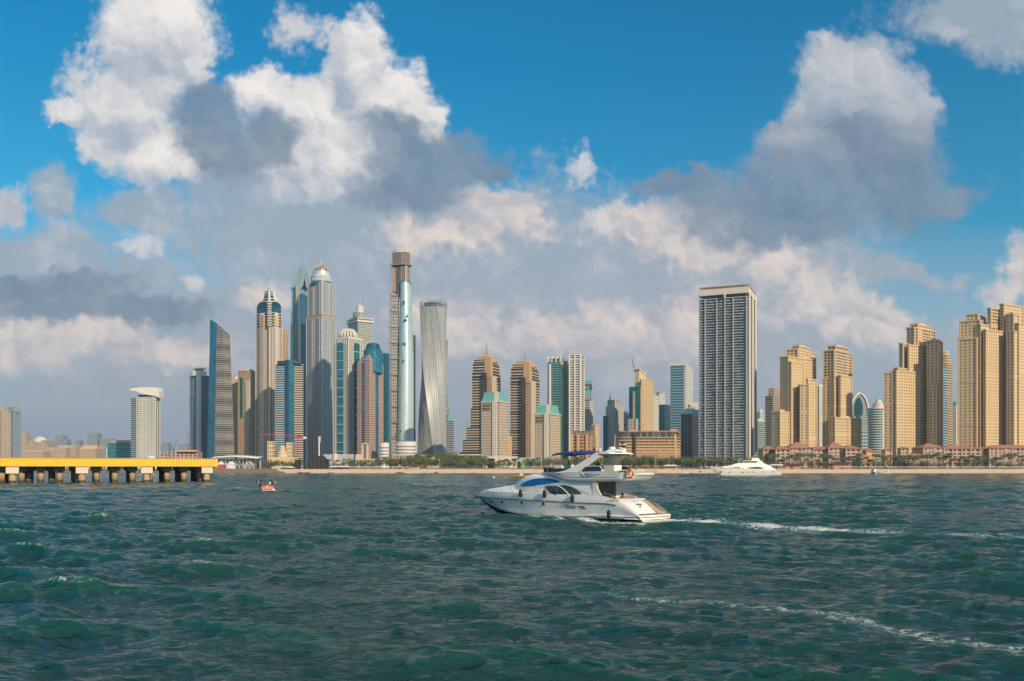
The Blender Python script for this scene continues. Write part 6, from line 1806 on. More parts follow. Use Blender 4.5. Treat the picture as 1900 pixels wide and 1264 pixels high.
# portholes, vents, fittings on the hull side
def hullW(x, z):
    s_ = hull_sec(x)
    return float(np.interp(z, [p[2] for p in s_[2:]], [p[1] for p in s_[2:]]))
for x, z in ((18.95, 1.34), (16.87, 1.30), (13.75, 1.29), (10.78, 1.27)):
    for s in (1, -1):
        mb = MB(); w = hullW(x, z)
        mb.tube([(x, s * (w - .05), z), (x, s * (w + .03), z)], .15, 'yglass', 16); o_ = mb.build('porthole', yroot)
        mb = MB(); mb.tube([(x + .165 * math.cos(a), s * (w + .02 - .02 * 0), z + .165 * math.sin(a)) for a in [2 * math.pi * k / 16 for k in range(17)]], .018, 'chrome', 4, cap=False); mb.build('rim', o_)
for x0, x1, z, mm in ((8.15, 6.9, 1.19, 'rubrail'), (8.1, 6.85, 1.03, 'rubrail'), (6.6, 5.9, 1.17, 'black'), (6.4, 5.75, 1.02, 'black')):
    for s in (1, -1):
        mb = MB(); w = hullW((x0 + x1) / 2, z); mb.tube([(x0, s * (w + .01), z), (x1, s * (w + .01), z)], .035, mm, 5); mb.build('hull_vent', yroot)
for x, z in ((9.0, 1.13), (11.2, .36), (13.6, .9)):
    mb = MB(); w = hullW(x, z); mb.tube([(x, w - .03, z), (x, w + .03, z)], .05, 'rubrail', 8); mb.build('drain_outlet', yroot)
# flybridge moulding
def outline(tab_w, x_aft_c, x_aft_s, n=10):
    """plan ring, port side from the nose aft and round the stern"""
    port = [(x, tab_w(x)) for x in np.linspace(12.7, 2.3, 26)]
    a = [(x_aft_s + (port[-1][0] - x_aft_s) * (1 - math.sin(t)), port[-1][1] * math.cos(t * .0) ) for t in ()]
    w_end = port[-1][1]
    st = [(x_aft_c + (2.3 - x_aft_c) * (1 - math.sin(t)) ** 1.0 * 1.0, w_end * math.cos(t) ** .45) for t in np.linspace(.12, math.pi / 2 - .02, n)]
    half = port + st
    return half + [(x, -y) for x, y in half[::-1]]
wtop = smooth_tab([.9, 2, 8, 10, 11.5, 12.3, 12.7], [2.05, 2.12, 2.12, 1.92, 1.42, .85, .3])
wbot = smooth_tab([.9, 2, 8, 10, 11.5, 12.3, 12.7], [1.85, 1.95, 1.98, 1.78, 1.30, .78, .25])
def ring(tab, zf, xa):
    return [(x, y, zf(x)) for x, y in outline(tab, xa, xa)]
zbot = smooth_tab([-1, 4, 8, 9.5, 11, 12.7], [3.52, 3.44, 3.46, 3.72, 3.95, 4.05])
ztop = smooth_tab([-1, 4, 8.5, 10, 12.7], [4.30, 4.30, 4.20, 4.20, 4.20])
R0 = ring(wbot, lambda x: zbot(x), 1.8); R1 = ring(wtop, lambda x: zbot(x) + .16, 1.5); R2 = ring(wtop, lambda x: zbot(x) + (ztop(x) - zbot(x)) * .55, 1.1)
R3 = [(x, y * 1.02, z) for x, y, z in ring(wtop, lambda x: ztop(x), .7)]
R4 = [(x + (.12 if x < 2 else 0), y * .955, z) for x, y, z in R3]
R5 = [(x + .1 if x < 2 else x, y * .94, z - (.32 if x < 9 else .05)) for x, y, z in R4]
mb = MB(); mb.loft([R0, R1, R2, R3, R4, R5], GEL, closed=True, cap=True); o_ = mb.build('flybridge_deck', yroot); weld_smooth(o_, 40)
for s in (1, -1):
    mb = MB(); mb.tube([(x, s * (wtop(x) + .012), zbot(x) + .30 + .02 * x / 8) for x in np.linspace(2.4, 9.5, 14)], .014, 'rubrail', 4); mb.build('trim_line', yroot)
# raised coaming either side, running into the arch
def wall_poly(name, pts, y0, y1, mat):
    """pts: (x, z); slab between y0 and y1, leaning inboard with height"""
    lean = lambda z: (z - 4.2) * .22
    for s in (1, -1):
        mb = MB()
        A = [(x, s * (y0 - lean(z)), z) for x, z in pts]; B_ = [(x, s * (y1 - lean(z)), z) for x, z in pts]
        if s > 0: A, B_ = A, B_
        mb.face(A if s < 0 else A[::-1], mat); mb.face(B_[::-1] if s < 0 else B_, mat)
        for i in range(len(pts)):
            j = (i + 1) % len(pts)
            mb.face([A[i], A[j], B_[j], B_[i]] if s > 0 else [A[j], A[i], B_[i], B_[j]], mat)
        mb.build(name, yroot)
wall_poly('arch_leg', [(9.6, 4.1), (8.3, 4.38), (7.2, 4.80), (6.42, 5.20), (5.6, 5.62), (5.2, 5.84), (4.6, 5.60), (5.5, 4.98), (6.45, 4.38), (6.5, 4.1)], 2.12, 1.98, GEL)
wall_poly('wing_window', [(6.45, 4.38), (6.35, 4.12), (5.9, 3.92), (5.2, 4.0), (4.25, 4.12), (4.2, 4.66), (4.8, 4.70), (6.0, 4.66)], 2.135, 2.07, 'yglass')
for s in (1, -1):
    mb = MB(); mb.tube([(x, s * (2.15 - (z - 4.2) * .22), z) for x, z in ((6.55, 4.4), (6.38, 4.10), (5.92, 3.88), (5.2, 3.96), (4.25, 4.10), (4.18, 4.50), (4.4, 4.70), (4.8, 4.74), (6.1, 4.70), (6.55, 4.4))], .04, 'gel2', 5); mb.build('window_rim', yroot)
mb = MB(); rr = []
for x, zt2, th in ((5.5, 5.78, .08), (5.1, 5.92, .14), (4.6, 5.99, .2), (4.0, 5.95, .18), (3.6, 5.84, .06)):
    rr.append([(x, 1.74, zt2 - th), (x, 1.0, zt2 + .03 - th), (x, -1.0, zt2 + .03 - th), (x, -1.74, zt2 - th), (x, -1.72, zt2), (x, -1.0, zt2 + .06), (x, 1.0, zt2 + .06), (x, 1.72, zt2)])
mb.loft(rr, GEL); mb.build('arch_roof', yroot)
part(yroot, 'arch_underside', lambda m: m.ext([(3.8, -1.5), (5.1, -1.5), (5.1, 1.5), (3.8, 1.5)], 5.68, 5.80, 'darksteel', bottom=True))
# windscreen of the flybridge, in dark red covers
mb = MB(); A, B_ = [], []
for t in np.linspace(-1, 1, 25):
    a = t * math.pi / 2
    x = 8.3 + 4.0 * math.cos(a) ** .62 if abs(t) < 1 else 8.3
    y = 1.78 * math.sin(a) if abs(t) < 1 else 1.8 * t
    A.append((x, y, 4.12)); B_.append((x + .12 - (.35 if abs(t) > .8 else 0), y * 1.03, 4.66 - .14 * abs(t)))
mb.loft([A, B_, [(x, y * .97, z - .02) for x, y, z in B_], [(x - .05, y * .97, z) for x, y, z in A]], 'maroon', closed=False, cap=False); mb.build('screen_cover', yroot)
mb = MB(); mb.tube([(x, y, z + .02) for x, y, z in B_], .025, 'chrome', 5); mb.build('screen_rail', yroot)
for t in (4, 8, 12, 16, 20):
    mb = MB(); mb.tube([A[t], B_[t]], .03, 'gel2', 5); mb.build('screen_strut', yroot)
# bimini
mb = MB(); rr = []
for x, z, w in ((4.9, 5.88, 1.45), (5.8, 5.98, 1.55), (7.2, 6.05, 1.62), (8.6, 6.06, 1.62), (9.8, 6.0, 1.55), (10.5, 5.92, 1.5), (10.55, 5.80, 1.5)):
    rr.append([(x, w, z - .24), (x, w * .92, z - .04), (x, 0, z + .10), (x, -w * .92, z - .04), (x, -w, z - .24), (x, -w * .9, z - .12), (x, 0, z + .02), (x, w * .9, z - .12)])
mb.loft(rr, 'navycanvas'); o_ = mb.build('blue_bimini', yroot); weld_smooth(o_, 60)
for s in (1, -1):
    for pts in (((10.3, 1.5, 5.85), (8.4, 1.85, 4.3)), ((7.6, 1.6, 5.95), (8.4, 1.85, 4.3)), ((10.4, 1.48, 5.85), (9.4, 1.6, 4.6))):
        mb = MB(); mb.tube([(x, s * y, z) for x, y, z in pts], .02, 'chrome', 5); mb.build('bimini_pole', yroot)
# flybridge furniture
part(yroot, 'helm_console', lambda m: m.ext([(9.2, .15), (10.3, .15), (10.3, 1.4), (9.2, 1.4)], 3.95, 4.85, GEL, fp1=[(9.5, .2), (10.3, .2), (10.3, 1.35), (9.5, 1.35)]))
part(yroot, 'steering_wheel', lambda m: m.tube([(9.3 + .05 * math.sin(a), .8 + .22 * math.cos(a), 4.75 + .22 * math.sin(a)) for a in [2 * math.pi * k / 12 for k in range(13)]], .02, 'chrome', 4))
for c_, d_ in (((8.6, .8, 4.18), (.6, 1.2, .45)), ((5.6, -1.2, 4.18), (3.0, .7, .45)), ((5.9, 1.2, 4.18), (2.0, .6, .45)), ((3.2, 0, 4.1), (.8, 2.2, .35)), ((5.3, -.9, 4.45), (1.2, 1.1, .75))): part(yroot, 'seat', lambda m: m.box(c_, d_, 'gel2'))
part(yroot, 'seat_back', lambda m: m.box((8.25, .8, 4.6), (.15, 1.2, .55), 'gel2'))
# radar, aerials, ensign staff
part(yroot, 'radar_mast', lambda m: m.ext([(3.7, -.5), (5.0, -.5), (5.0, .5), (3.7, .5)], 6.02, 6.22, GEL, fp1=[(4.0, -.4), (4.8, -.4), (4.8, .4), (4.0, .4)]))
part(yroot, 'radar_dome', lambda m: (m.tube([(4.6, 0, 6.2), (4.6, 0, 6.28), (4.6, 0, 6.40), (4.6, 0, 6.46)], [.30, .36, .34, .2], GEL, 16), m.tube([(4.1, -1.0, 5.95), (4.1, -1.0, 6.1), (4.1, -1.0, 6.26), (4.1, -1.0, 6.32)], [.16, .2, .18, .08], GEL, 12)), True)
part(yroot, 'open_array', lambda m: m.box((4.2, -.6, 6.35), (.15, 1.2, .1), GEL, .4))
part(yroot, 'horn', lambda m: (m.tube([(5.3, .9, 6.0), (5.3, .9, 6.25)], .05, 'gel2', 6), m.dome((5.3, .9, 6.27), .1, .1, 'gel2')))
part(yroot, 'aerial', lambda m: (m.tube([(5.4, 1.3, 5.95), (5.35, 1.3, 6.75)], .02, GEL, 5), m.tube([(5.4, -1.3, 5.95), (5.3, -1.3, 7.6)], .018, GEL, 5)))
part(yroot, 'flag_staff', lambda m: m.tube([(4.05, .1, 6.0), (3.95, .1, 6.95)], .018, 'chrome', 5))
fl = part(yroot, 'flag', lambda m: [m.face([(3.95 - .9 * i / 8, .1 + .06 * math.sin(i * 1.3), z0_ + .02 * math.sin(i)), (3.95 - .9 * (i + 1) / 8, .1 + .06 * math.sin((i + 1) * 1.3), z0_ + .02 * math.sin(i + 1)), (3.95 - .9 * (i + 1) / 8, .1 + .06 * math.sin((i + 1) * 1.3), z1_ + .02 * math.sin(i + 1)), (3.95 - .9 * i / 8, .1 + .06 * math.sin(i * 1.3), z1_ + .02 * math.sin(i))], c_)
    for i in range(8) for (z0_, z1_, c_) in (((6.42, 6.85, 'red'),) if i < 2 else ((6.70, 6.85, 'flaggreen'), (6.56, 6.70, 'white'), (6.42, 6.56, 'black')))])
fl['label'] = 'red, green, white and black flag'
# saloon bulkhead, doors, wings and cockpit
part(yroot, 'aft_bulkhead', lambda m: (m.ext([(5.0, -1.92), (5.12, -1.92), (5.12, -1.0), (5.0, -1.0)], 1.55, 3.5, 'gel2'), m.ext([(5.0, -1.0), (5.12, -1.0), (5.12, 1.9), (5.0, 1.9)], 3.32, 3.5, 'gel2', bottom=True), m.ext([(5.0, 1.5), (5.12, 1.5), (5.12, 1.92), (5.0, 1.92)], 1.55, 3.4, 'gel2')))
for y0_, y1_, mm in ((-1.0, -.45, 'curtaincloth'), (-.45, .2, 'yglass'), (.2, .7, 'curtaincloth'), (.7, 1.5, 'yglass')):
    part(yroot, 'saloon_door', lambda m: m.ext([(5.03, y0_ + .02), (5.09, y0_ + .02), (5.09, y1_ - .02), (5.03, y1_ - .02)], 1.6, 3.32, mm))
for s in (1, -1):
    pw = [(5.3, 3.5), (4.95, 3.42), (4.75, 2.75), (4.35, 2.15), (3.2, 1.95), (3.2, 1.5), (5.3, 1.5)] if s > 0 else [(5.9, 3.48), (5.6, 3.2), (5.35, 2.65), (4.9, 2.38), (4.4, 2.18), (3.4, 1.98), (3.4, 1.5), (5.9, 1.5)]
    mb = MB(); A = [(x, s * 1.95, z) for x, z in pw]; B_ = [(x, s * 1.83, z) for x, z in pw]
    mb.face(A if s < 0 else A[::-1], 'gel2'); mb.face(B_[::-1] if s < 0 else B_, 'gel2')
    for i in range(len(pw)):
        j = (i + 1) % len(pw); mb.face([A[i], A[j], B_[j], B_[i]] if s > 0 else [A[j], A[i], B_[i], B_[j]], 'gel2')
    mb.build('cockpit_wing', yroot)
mb = MB(); wq = [(5.55, 2.6), (5.15, 2.38), (4.75, 2.22), (4.75, 1.98), (5.7, 1.98)]
mb.face([(x, -1.80, z) for x, z in wq], 'yglass'); mb.build('wing_window', yroot)
part(yroot, 'cockpit_floor', lambda m: m.ext([(2.4, -2.1), (5.0, -2.1), (5.0, 2.1), (2.4, 2.1)], 1.1, 1.2, 'teak'))
part(yroot, 'cockpit_seat', lambda m: (m.ext([(2.75, -1.7), (3.35, -1.7), (3.35, 1.7), (2.75, 1.7)], 1.2, 1.62, 'gel2')))
part(yroot, 'cockpit_table', lambda m: (m.ext([(3.7, -.9), (4.5, -.9), (4.5, .6), (3.7, .6)], 1.85, 1.9, 'teak', bottom=True), m.tube([(4.1, -.2, 1.2), (4.1, -.2, 1.85)], .05, 'chrome', 8)))
mb = MB()
tr = [[(2.75 - 0.0, 2.22 * k, 1.86), (2.45, 2.2 * k, 1.80), (1.9, 2.16 * k, 1.50), (1.3, 2.12 * k, 1.08), (.75, 2.1 * k, .64)] for k in np.linspace(-.55, 1.0, 8)]
mb.loft(tr, GEL, closed=False, cap=False); o_ = mb.build('garage_door', yroot); weld_smooth(o_, 50)
part(yroot, 'transom_top', lambda m: m.ext([(2.7, -2.2), (3.0, -2.2), (3.0, 2.2), (2.7, 2.2)], 1.15, 1.87, GEL))
mb = MB(); mb.loft([[(2.6, y, 1.78), (1.9, y, 1.42), (1.3, y, .98), (.65, y, .60)] for y in (-2.16, -1.24)], 'teak', closed=False, cap=False); mb.build('teak_ramp', yroot)
for i in range(4):
    part(yroot, 'transom_step', lambda m: m.ext([(.9 + i * .4, -2.1), (1.05 + i * .4, -2.1), (1.05 + i * .4, -1.26), (.9 + i * .4, -1.26)], .5, .76 + i * .28, 'teak'))
mb = MB(); q = []
for x, y in [(1.6, 2.28), (.6, 2.28), (.15, 2.2), (-.08, 2.0), (-.2, 1.4), (-.25, 0), (-.2, -1.4), (-.08, -2.0), (.15, -2.2), (.6, -2.28), (1.6, -2.28)]: q.append((x, y))
q = q[::-1] if False else q
mb.ext(q, .22, .58, GEL, 'teak', bottom=True); mb.build('bathing_platform', yroot)
mb = MB(); mb.tube([(x - .01 if x < .6 else x, y * 1.005, .40) for x, y in q], .03, 'rubrail', 5); mb.build('platform_fender', yroot)
part(yroot, 'stern_light', lambda m: [m.box((1.45, y, 1.24), (.05, .22, .10), 'rubrail') for y in (.2,)])
# unreadable lettering on the quarter and the stern door: short dark strokes
mb = MB()
for i, (w, g_) in enumerate(((.10, .06), (.22, .12), (.16, .06), (.08, .05), (.2, .06))):
    x0 = 3.0 - i * .24 + .3; wv = 2.36
    mb.face([(x0, wv + .03, 1.72), (x0 - w, wv + .03, 1.72), (x0 - w, wv + .03, 1.80), (x0, wv + .03, 1.80)], 'rubrail')
mb.build('name_lettering', yroot)
mb = MB()
for i in range(4):
    y0_ = .35 - i * .19; mb.tube([(1.62, y0_, 1.36 + .0), (1.78, y0_ + .04, 1.47)], .022, 'rubrail', 4); mb.tube([(1.62, y0_ - .09, 1.36), (1.78, y0_ - .02, 1.47)], .018, 'rubrail', 4)
mb.build('stern_lettering', yroot)
part(yroot, 'stern_crest', lambda m: m.tube([(2.1 + .07 * math.cos(a), .15 + .12 * math.sin(a), 1.67 + .04 * math.cos(a)) for a in [2 * math.pi * k / 10 for k in range(11)]], .02, 'chrome', 4))
# rails
def rail(name, pts, r=.022): mb = MB(); mb.tube(pts, r, 'chrome', 5); return mb.build(name, yroot)
for s in (1, -1):
    rp = [(x, s * (ys_(x) * .93), zb_t(x) + .62 - (0.12 if x > 20.5 else 0)) for x in np.linspace(11.0, 20.9, 16)]
    rail('bow_rail', [(10.3, s * 2.2, 2.2)] + rp + [(21.5, s * .2, 2.38)], .02)
    for x in (12.0, 13.7, 15.5, 17.2, 18.8, 20.2): rail('stanchion', [(x - .35, s * ys_(x - .35) * .94, zb_t(x)), (x, s * ys_(x) * .93, zb_t(x) + .60)], .02)
    rail('stern_rail', [(4.3, s * 2.0, 2.15), (3.9, s * 2.1, 2.42), (2.8, s * 2.15, 2.15), (2.2, s * 2.18, 1.80)], .022)
rail('fly_rail', [(2.9, 1.9, 4.3), (2.6, 1.9, 4.62), (.6, 1.9, 4.62), (-.3, 1.2, 4.62), (-.3, -1.2, 4.62), (.6, -1.9, 4.62), (2.6, -1.9, 4.62), (2.9, -1.9, 4.3)], .02) if False else None
part(yroot, 'anchor', lambda m: (m.tube([(21.6, 0, 1.95), (22.15, 0, 1.80), (22.3, 0, 1.55)], .05, 'darksteel', 6), m.tube([(22.3, 0, 1.6), (22.1, .25, 1.45)], .05, 'darksteel', 6, r1=.02), m.tube([(22.3, 0, 1.6), (22.1, -.25, 1.45)], .05, 'darksteel', 6, r1=.02)))
part(yroot, 'bow_roller', lambda m: (m.box((21.85, 0, 1.88), (.8, .25, .12), 'chrome'), m.tube([(21.4, 0, 1.95), (21.4, 0, 2.25)], .06, 'chrome', 8)))
for x in (19.6, 10.4): part(yroot, 'cleat', lambda m: m.box((x, ys_(x) * .88, zb_t(x) + .05), (.25, .06, .08), 'chrome'))
# things hung on the yacht
def ylocal(p):
    q = YO + YF * p[0] + YP * p[1]; return Vector((q.x, q.y, p[2]))
for k, (x, y, ztop_, zbot_, zr, lab) in enumerate(((13.72, 2.30, 2.55, 1.80, 2.9, 'black cylindrical fender nearest the bow, with a white lower end'), (10.5, 2.50, 2.56, 1.82, 2.95, 'black fender hanging in front of the forward side window'), (7.15, 2.55, 2.22, 1.52, 2.9, 'black fender hanging below the rear side window'), (3.02, 2.62, .98, .22, 1.9, 'black fender hanging low on the stern quarter'), (9.3, 2.22, 2.45, 2.15, 2.85, 'small square dark fender between the two taller ones on the side window'))):
    c0 = ylocal((x, y, ztop_)); fe = empty('fender', (c0.x, c0.y, (ztop_ + zbot_) / 2), lab, 'fender', 'black fenders hung on the yacht')
    hh = ztop_ - zbot_
    if k < 4: part(fe, 'cylinder', lambda m: m.tube([(c0.x, c0.y, ztop_), (c0.x, c0.y, ztop_ - .06), (c0.x, c0.y, ztop_ - .14), (c0.x, c0.y, zbot_ + .14), (c0.x, c0.y, zbot_ + .05), (c0.x, c0.y, zbot_)], [.04, .11, .165, .165, .11, .04], 'fenderblack', 12), True)
    else: part(fe, 'cylinder', lambda m: m.box((c0.x, c0.y, (ztop_ + zbot_) / 2), (.30, .2, hh), 'fenderblack', .6))
    part(fe, 'rope', lambda m: m.tube([(c0.x, c0.y, ztop_), (c0.x - YP.x * .15, c0.y - YP.y * .15, zr)], .015, 'darksteel', 4))
    if k == 0: part(fe, 'white_tip', lambda m: m.tube([(c0.x, c0.y, zbot_ + .16), (c0.x, c0.y, zbot_ + .06), (c0.x, c0.y, zbot_ - .01)], [.14, .10, .03], 'white', 12), True)
c0 = ylocal((1.2, 2.05, 4.10))
lb = empty('lifebuoy', c0, 'orange lifebuoy with white bands hung on the aft end of the flybridge', 'lifebuoy')
mb = MB(); ringp = []
for i in range(25):
    a = 2 * math.pi * i / 24; ringp.append(c0 + YF * (.33 * math.cos(a)) * 1 + Vector((0, 0, .36 * math.sin(a))))
mb.tube(ringp, .095, 'orange', 10, cap=False); mb.build('ring', lb, True)
for a0 in (45, 135, 225, 315):
    mb = MB(); mb.tube([c0 + YF * (.33 * math.cos(R(a0 + d))) + Vector((0, 0, .36 * math.sin(R(a0 + d)))) for d in (-9, 0, 9)], .103, 'white', 10); mb.build('white_band', lb, True)
part(lb, 'rescue_light', lambda m: m.tube([c0 + YF * .1 + YP * .02, c0 + YF * -.08 + YP * .02 + Vector((0, 0, -.12))], .05, 'white', 8))
c1 = ylocal((2.2, 2.16, 4.25)); o_ = part(None, 'torch_bracket', lambda m: m.tube([c1, c1 + YF * -.75 + Vector((0, 0, .12))], .035, 'darksteel', 6)); o_.name = 'boat_hook'
tag(o_, 'short dark boat hook stowed beside the orange lifebuoy', 'boat hook')
P_sit = person_mesh('sit', (.02, .02, .03), (.03, .03, .04)); P_sit2 = person_mesh('sit', (.10, .35, .38), (.3, .3, .3)); P_sit3 = person_mesh('sit', (.6, .58, .55), (.05, .05, .08), female=True)
rzY = math.atan2(YF.y, YF.x) - math.pi / 2
for x, y, me_, lab, dr in ((5.75, .6, P_sit, 'dark haired person in black seated under the arch of the flybridge', 1.3), (6.6, .4, P_sit3, 'person in a pale top seated just ahead of the one in black', -1.0), (9.0, .8, P_sit2, 'person in a teal shirt at the flybridge helm under the blue bimini', 0.0)):
    person(me_, ylocal((x, y, 3.95)), rzY + dr, lab)


# ------------------------------------------------------------------ the big anchored yacht
def big_yacht():
    Yv = 617.0; k = Yv / F
    b = empty('superyacht', (X(1382, Yv), Yv, 0), 'large white motor yacht at anchor off the beach, bow to the left', 'yacht')
    PX = lambda px: X(px, Yv); PZ = lambda py: CAMZ + (HZ - py) * k
    half = 4.3
    hw = smooth_tab([1316, 1322, 1332, 1345, 1370, 1420, 1447], [.1, 1.2, 2.6, 3.6, 4.3, 4.3, 4.0])
    top = smooth_tab([1316, 1340, 1370, 1410, 1430, 1438, 1447], [867.0, 867.6, 869.4, 870.6, 872, 873.5, 876.8])
    wl = smooth_tab([1316, 1325, 1331, 1337, 1345], [868.2, 873.5, 878, 881.5, 883.5])
    rings = []
    for px in np.concatenate([np.linspace(1316, 1345, 12), np.linspace(1350, 1447, 16)]):
        zt, zb, w = PZ(top(px)), PZ(wl(px)), hw(px)
        rings.append([(PX(px), Yv + w * f_, z) for f_, z in ((-1, zt), (-.97, zt * .6 + zb * .4), (-.72, zb), (.72, zb), (.97, zt * .6 + zb * .4), (1, zt))])
    mb = MB(); mb.loft(rings, 'gelw'); weld_smooth(mb.build('hull', b), 35)
    def deck(name, pts, w0, w1, mat='gelw'):
        """pts: (px, bottom row, top row)"""
        rr = []
        for px, yb, yt in pts:
            rr.append([(PX(px), Yv - w0, PZ(yb)), (PX(px), Yv - w1, PZ(yt)), (PX(px), Yv, PZ(yt) + .15), (PX(px), Yv + w1, PZ(yt)), (PX(px), Yv + w0, PZ(yb))])
        m_ = MB(); m_.loft(rr, mat); o2 = m_.build(name, b); weld_smooth(o2, 45); return o2
    deck('main_deck', [(1337, 868, 866.5), (1350, 869, 864.5), (1362, 869, 862.5), (1380, 870, 861.5), (1418, 871, 861.5), (1428, 872, 865.5), (1437, 873, 872.5)], 3.9, 3.2)
    deck('upper_deck', [(1358, 863, 862.3), (1368, 863, 859.6), (1380, 863, 859), (1405, 863, 858.8), (1414, 863, 859.5), (1422, 863, 862.4)], 3.1, 2.7)
    deck('hardtop', [(1376, 855.9, 855.3), (1390, 855.8, 855.0), (1410, 855.8, 855.0), (1413, 856.5, 855.6)], 2.4, 2.3)
    deck('radar_arch', [(1402, 860, 855.5), (1406, 860, 855), (1412, 860, 857), (1415, 860, 859)], 2.5, 2.3)
    deck('mast_base', [(1394, 855, 852.5), (1400, 855, 850.2), (1407, 855, 850.8), (1409, 855, 853)], 1.2, .9)
    for px in (1378, 1384, 1390): part(b, 'hardtop_post', lambda m: m.tube([(PX(px), Yv - 2.2, PZ(860)), (PX(px), Yv - 2.2, PZ(855.5))], .12, 'gelw', 5))
    for pts, nm in (([(1347, 868.6), (1358, 867.6), (1368, 867.2), (1374, 868.6), (1366, 869.3), (1355, 869.0)], 'side_window'), ([(1382, 868.7), (1390, 867.2), (1400, 866.5), (1408, 866.8), (1416, 869.3), (1405, 870.2), (1390, 869.6)], 'side_window'),
                    ([(1378, 857.3), (1388, 856.9), (1388, 857.9), (1378, 858.2)], 'fly_window'), ([(1398, 857.4), (1404, 856.9), (1403, 858.2), (1398, 858.8)], 'fly_window'), ([(1375, 868.8), (1378, 868.4), (1377.5, 869.6), (1375, 869.6)], 'side_window')):
        yy_ = Yv - 4.0 if nm == 'side_window' else Yv - 2.9
        part(b, nm, lambda m: (m.face([(PX(p), yy_, PZ(q)) for p, q in pts][::-1], 'yglass'), m.face([(PX(p), 2 * Yv - yy_, PZ(q)) for p, q in pts], 'yglass')))
    for px, py in ((1352, 876.5), (1374, 876.5), (1377, 876.5), (1386, 876.4), (1393.5, 875.5), (1396.5, 876.8), (1410.5, 876), (1414.5, 876), (1430, 875.6), (1433, 875.4)):
        part(b, 'porthole', lambda m: m.tube([(PX(px), Yv - 4.36, PZ(py)), (PX(px), Yv - 4.0, PZ(py))], .32, 'yglass', 8))
    part(b, 'anchor_pocket', lambda m: m.box((PX(1335.5), Yv - 2.55, PZ(876)), (.9, .5, 1.3), 'darksteel'))
    part(b, 'mast', lambda m: (m.tube([(PX(1401), Yv, PZ(850)), (PX(1404), Yv, PZ(838))], .16, 'gelw', 5), m.tube([(PX(1399), Yv, PZ(846)), (PX(1406), Yv, PZ(846))], .12, 'gelw', 5), m.dome((PX(1396), Yv, PZ(851)), .9, .9, 'gelw'), m.dome((PX(1406), Yv, PZ(851.5)), .8, .8, 'gelw')))
    part(b, 'bow_mast', lambda m: (m.tube([(PX(1369.5), Yv, PZ(861)), (PX(1369.5), Yv, PZ(853))], .12, 'gelw', 4), m.tube([(PX(1373), Yv, PZ(861)), (PX(1373), Yv, PZ(851))], .15, 'gelw', 4)))
    part(b, 'bow_rail', lambda m: m.tube([(PX(p), Yv - 3.2 * min(1, (p - 1316) / 25 + .05), PZ(866 - .9 + .03 * (p - 1316))) for p in range(1317, 1347, 4)], .07, 'gelw', 4))
    part(b, 'stern_arch', lambda m: m.tube([(PX(1441.5 + 3.4 * math.cos(a)), Yv, PZ(875.5) + 1.5 * math.sin(a)) for a in [math.pi * i / 8 for i in range(9)]], .1, 'steel', 4))
    part(b, 'tender', lambda m: m.tube([(PX(1436), Yv + 1, PZ(876)), (PX(1441), Yv + 1, PZ(875.2)), (PX(1446), Yv + 1, PZ(876))], .45, 'darksteel', 6))
big_yacht()


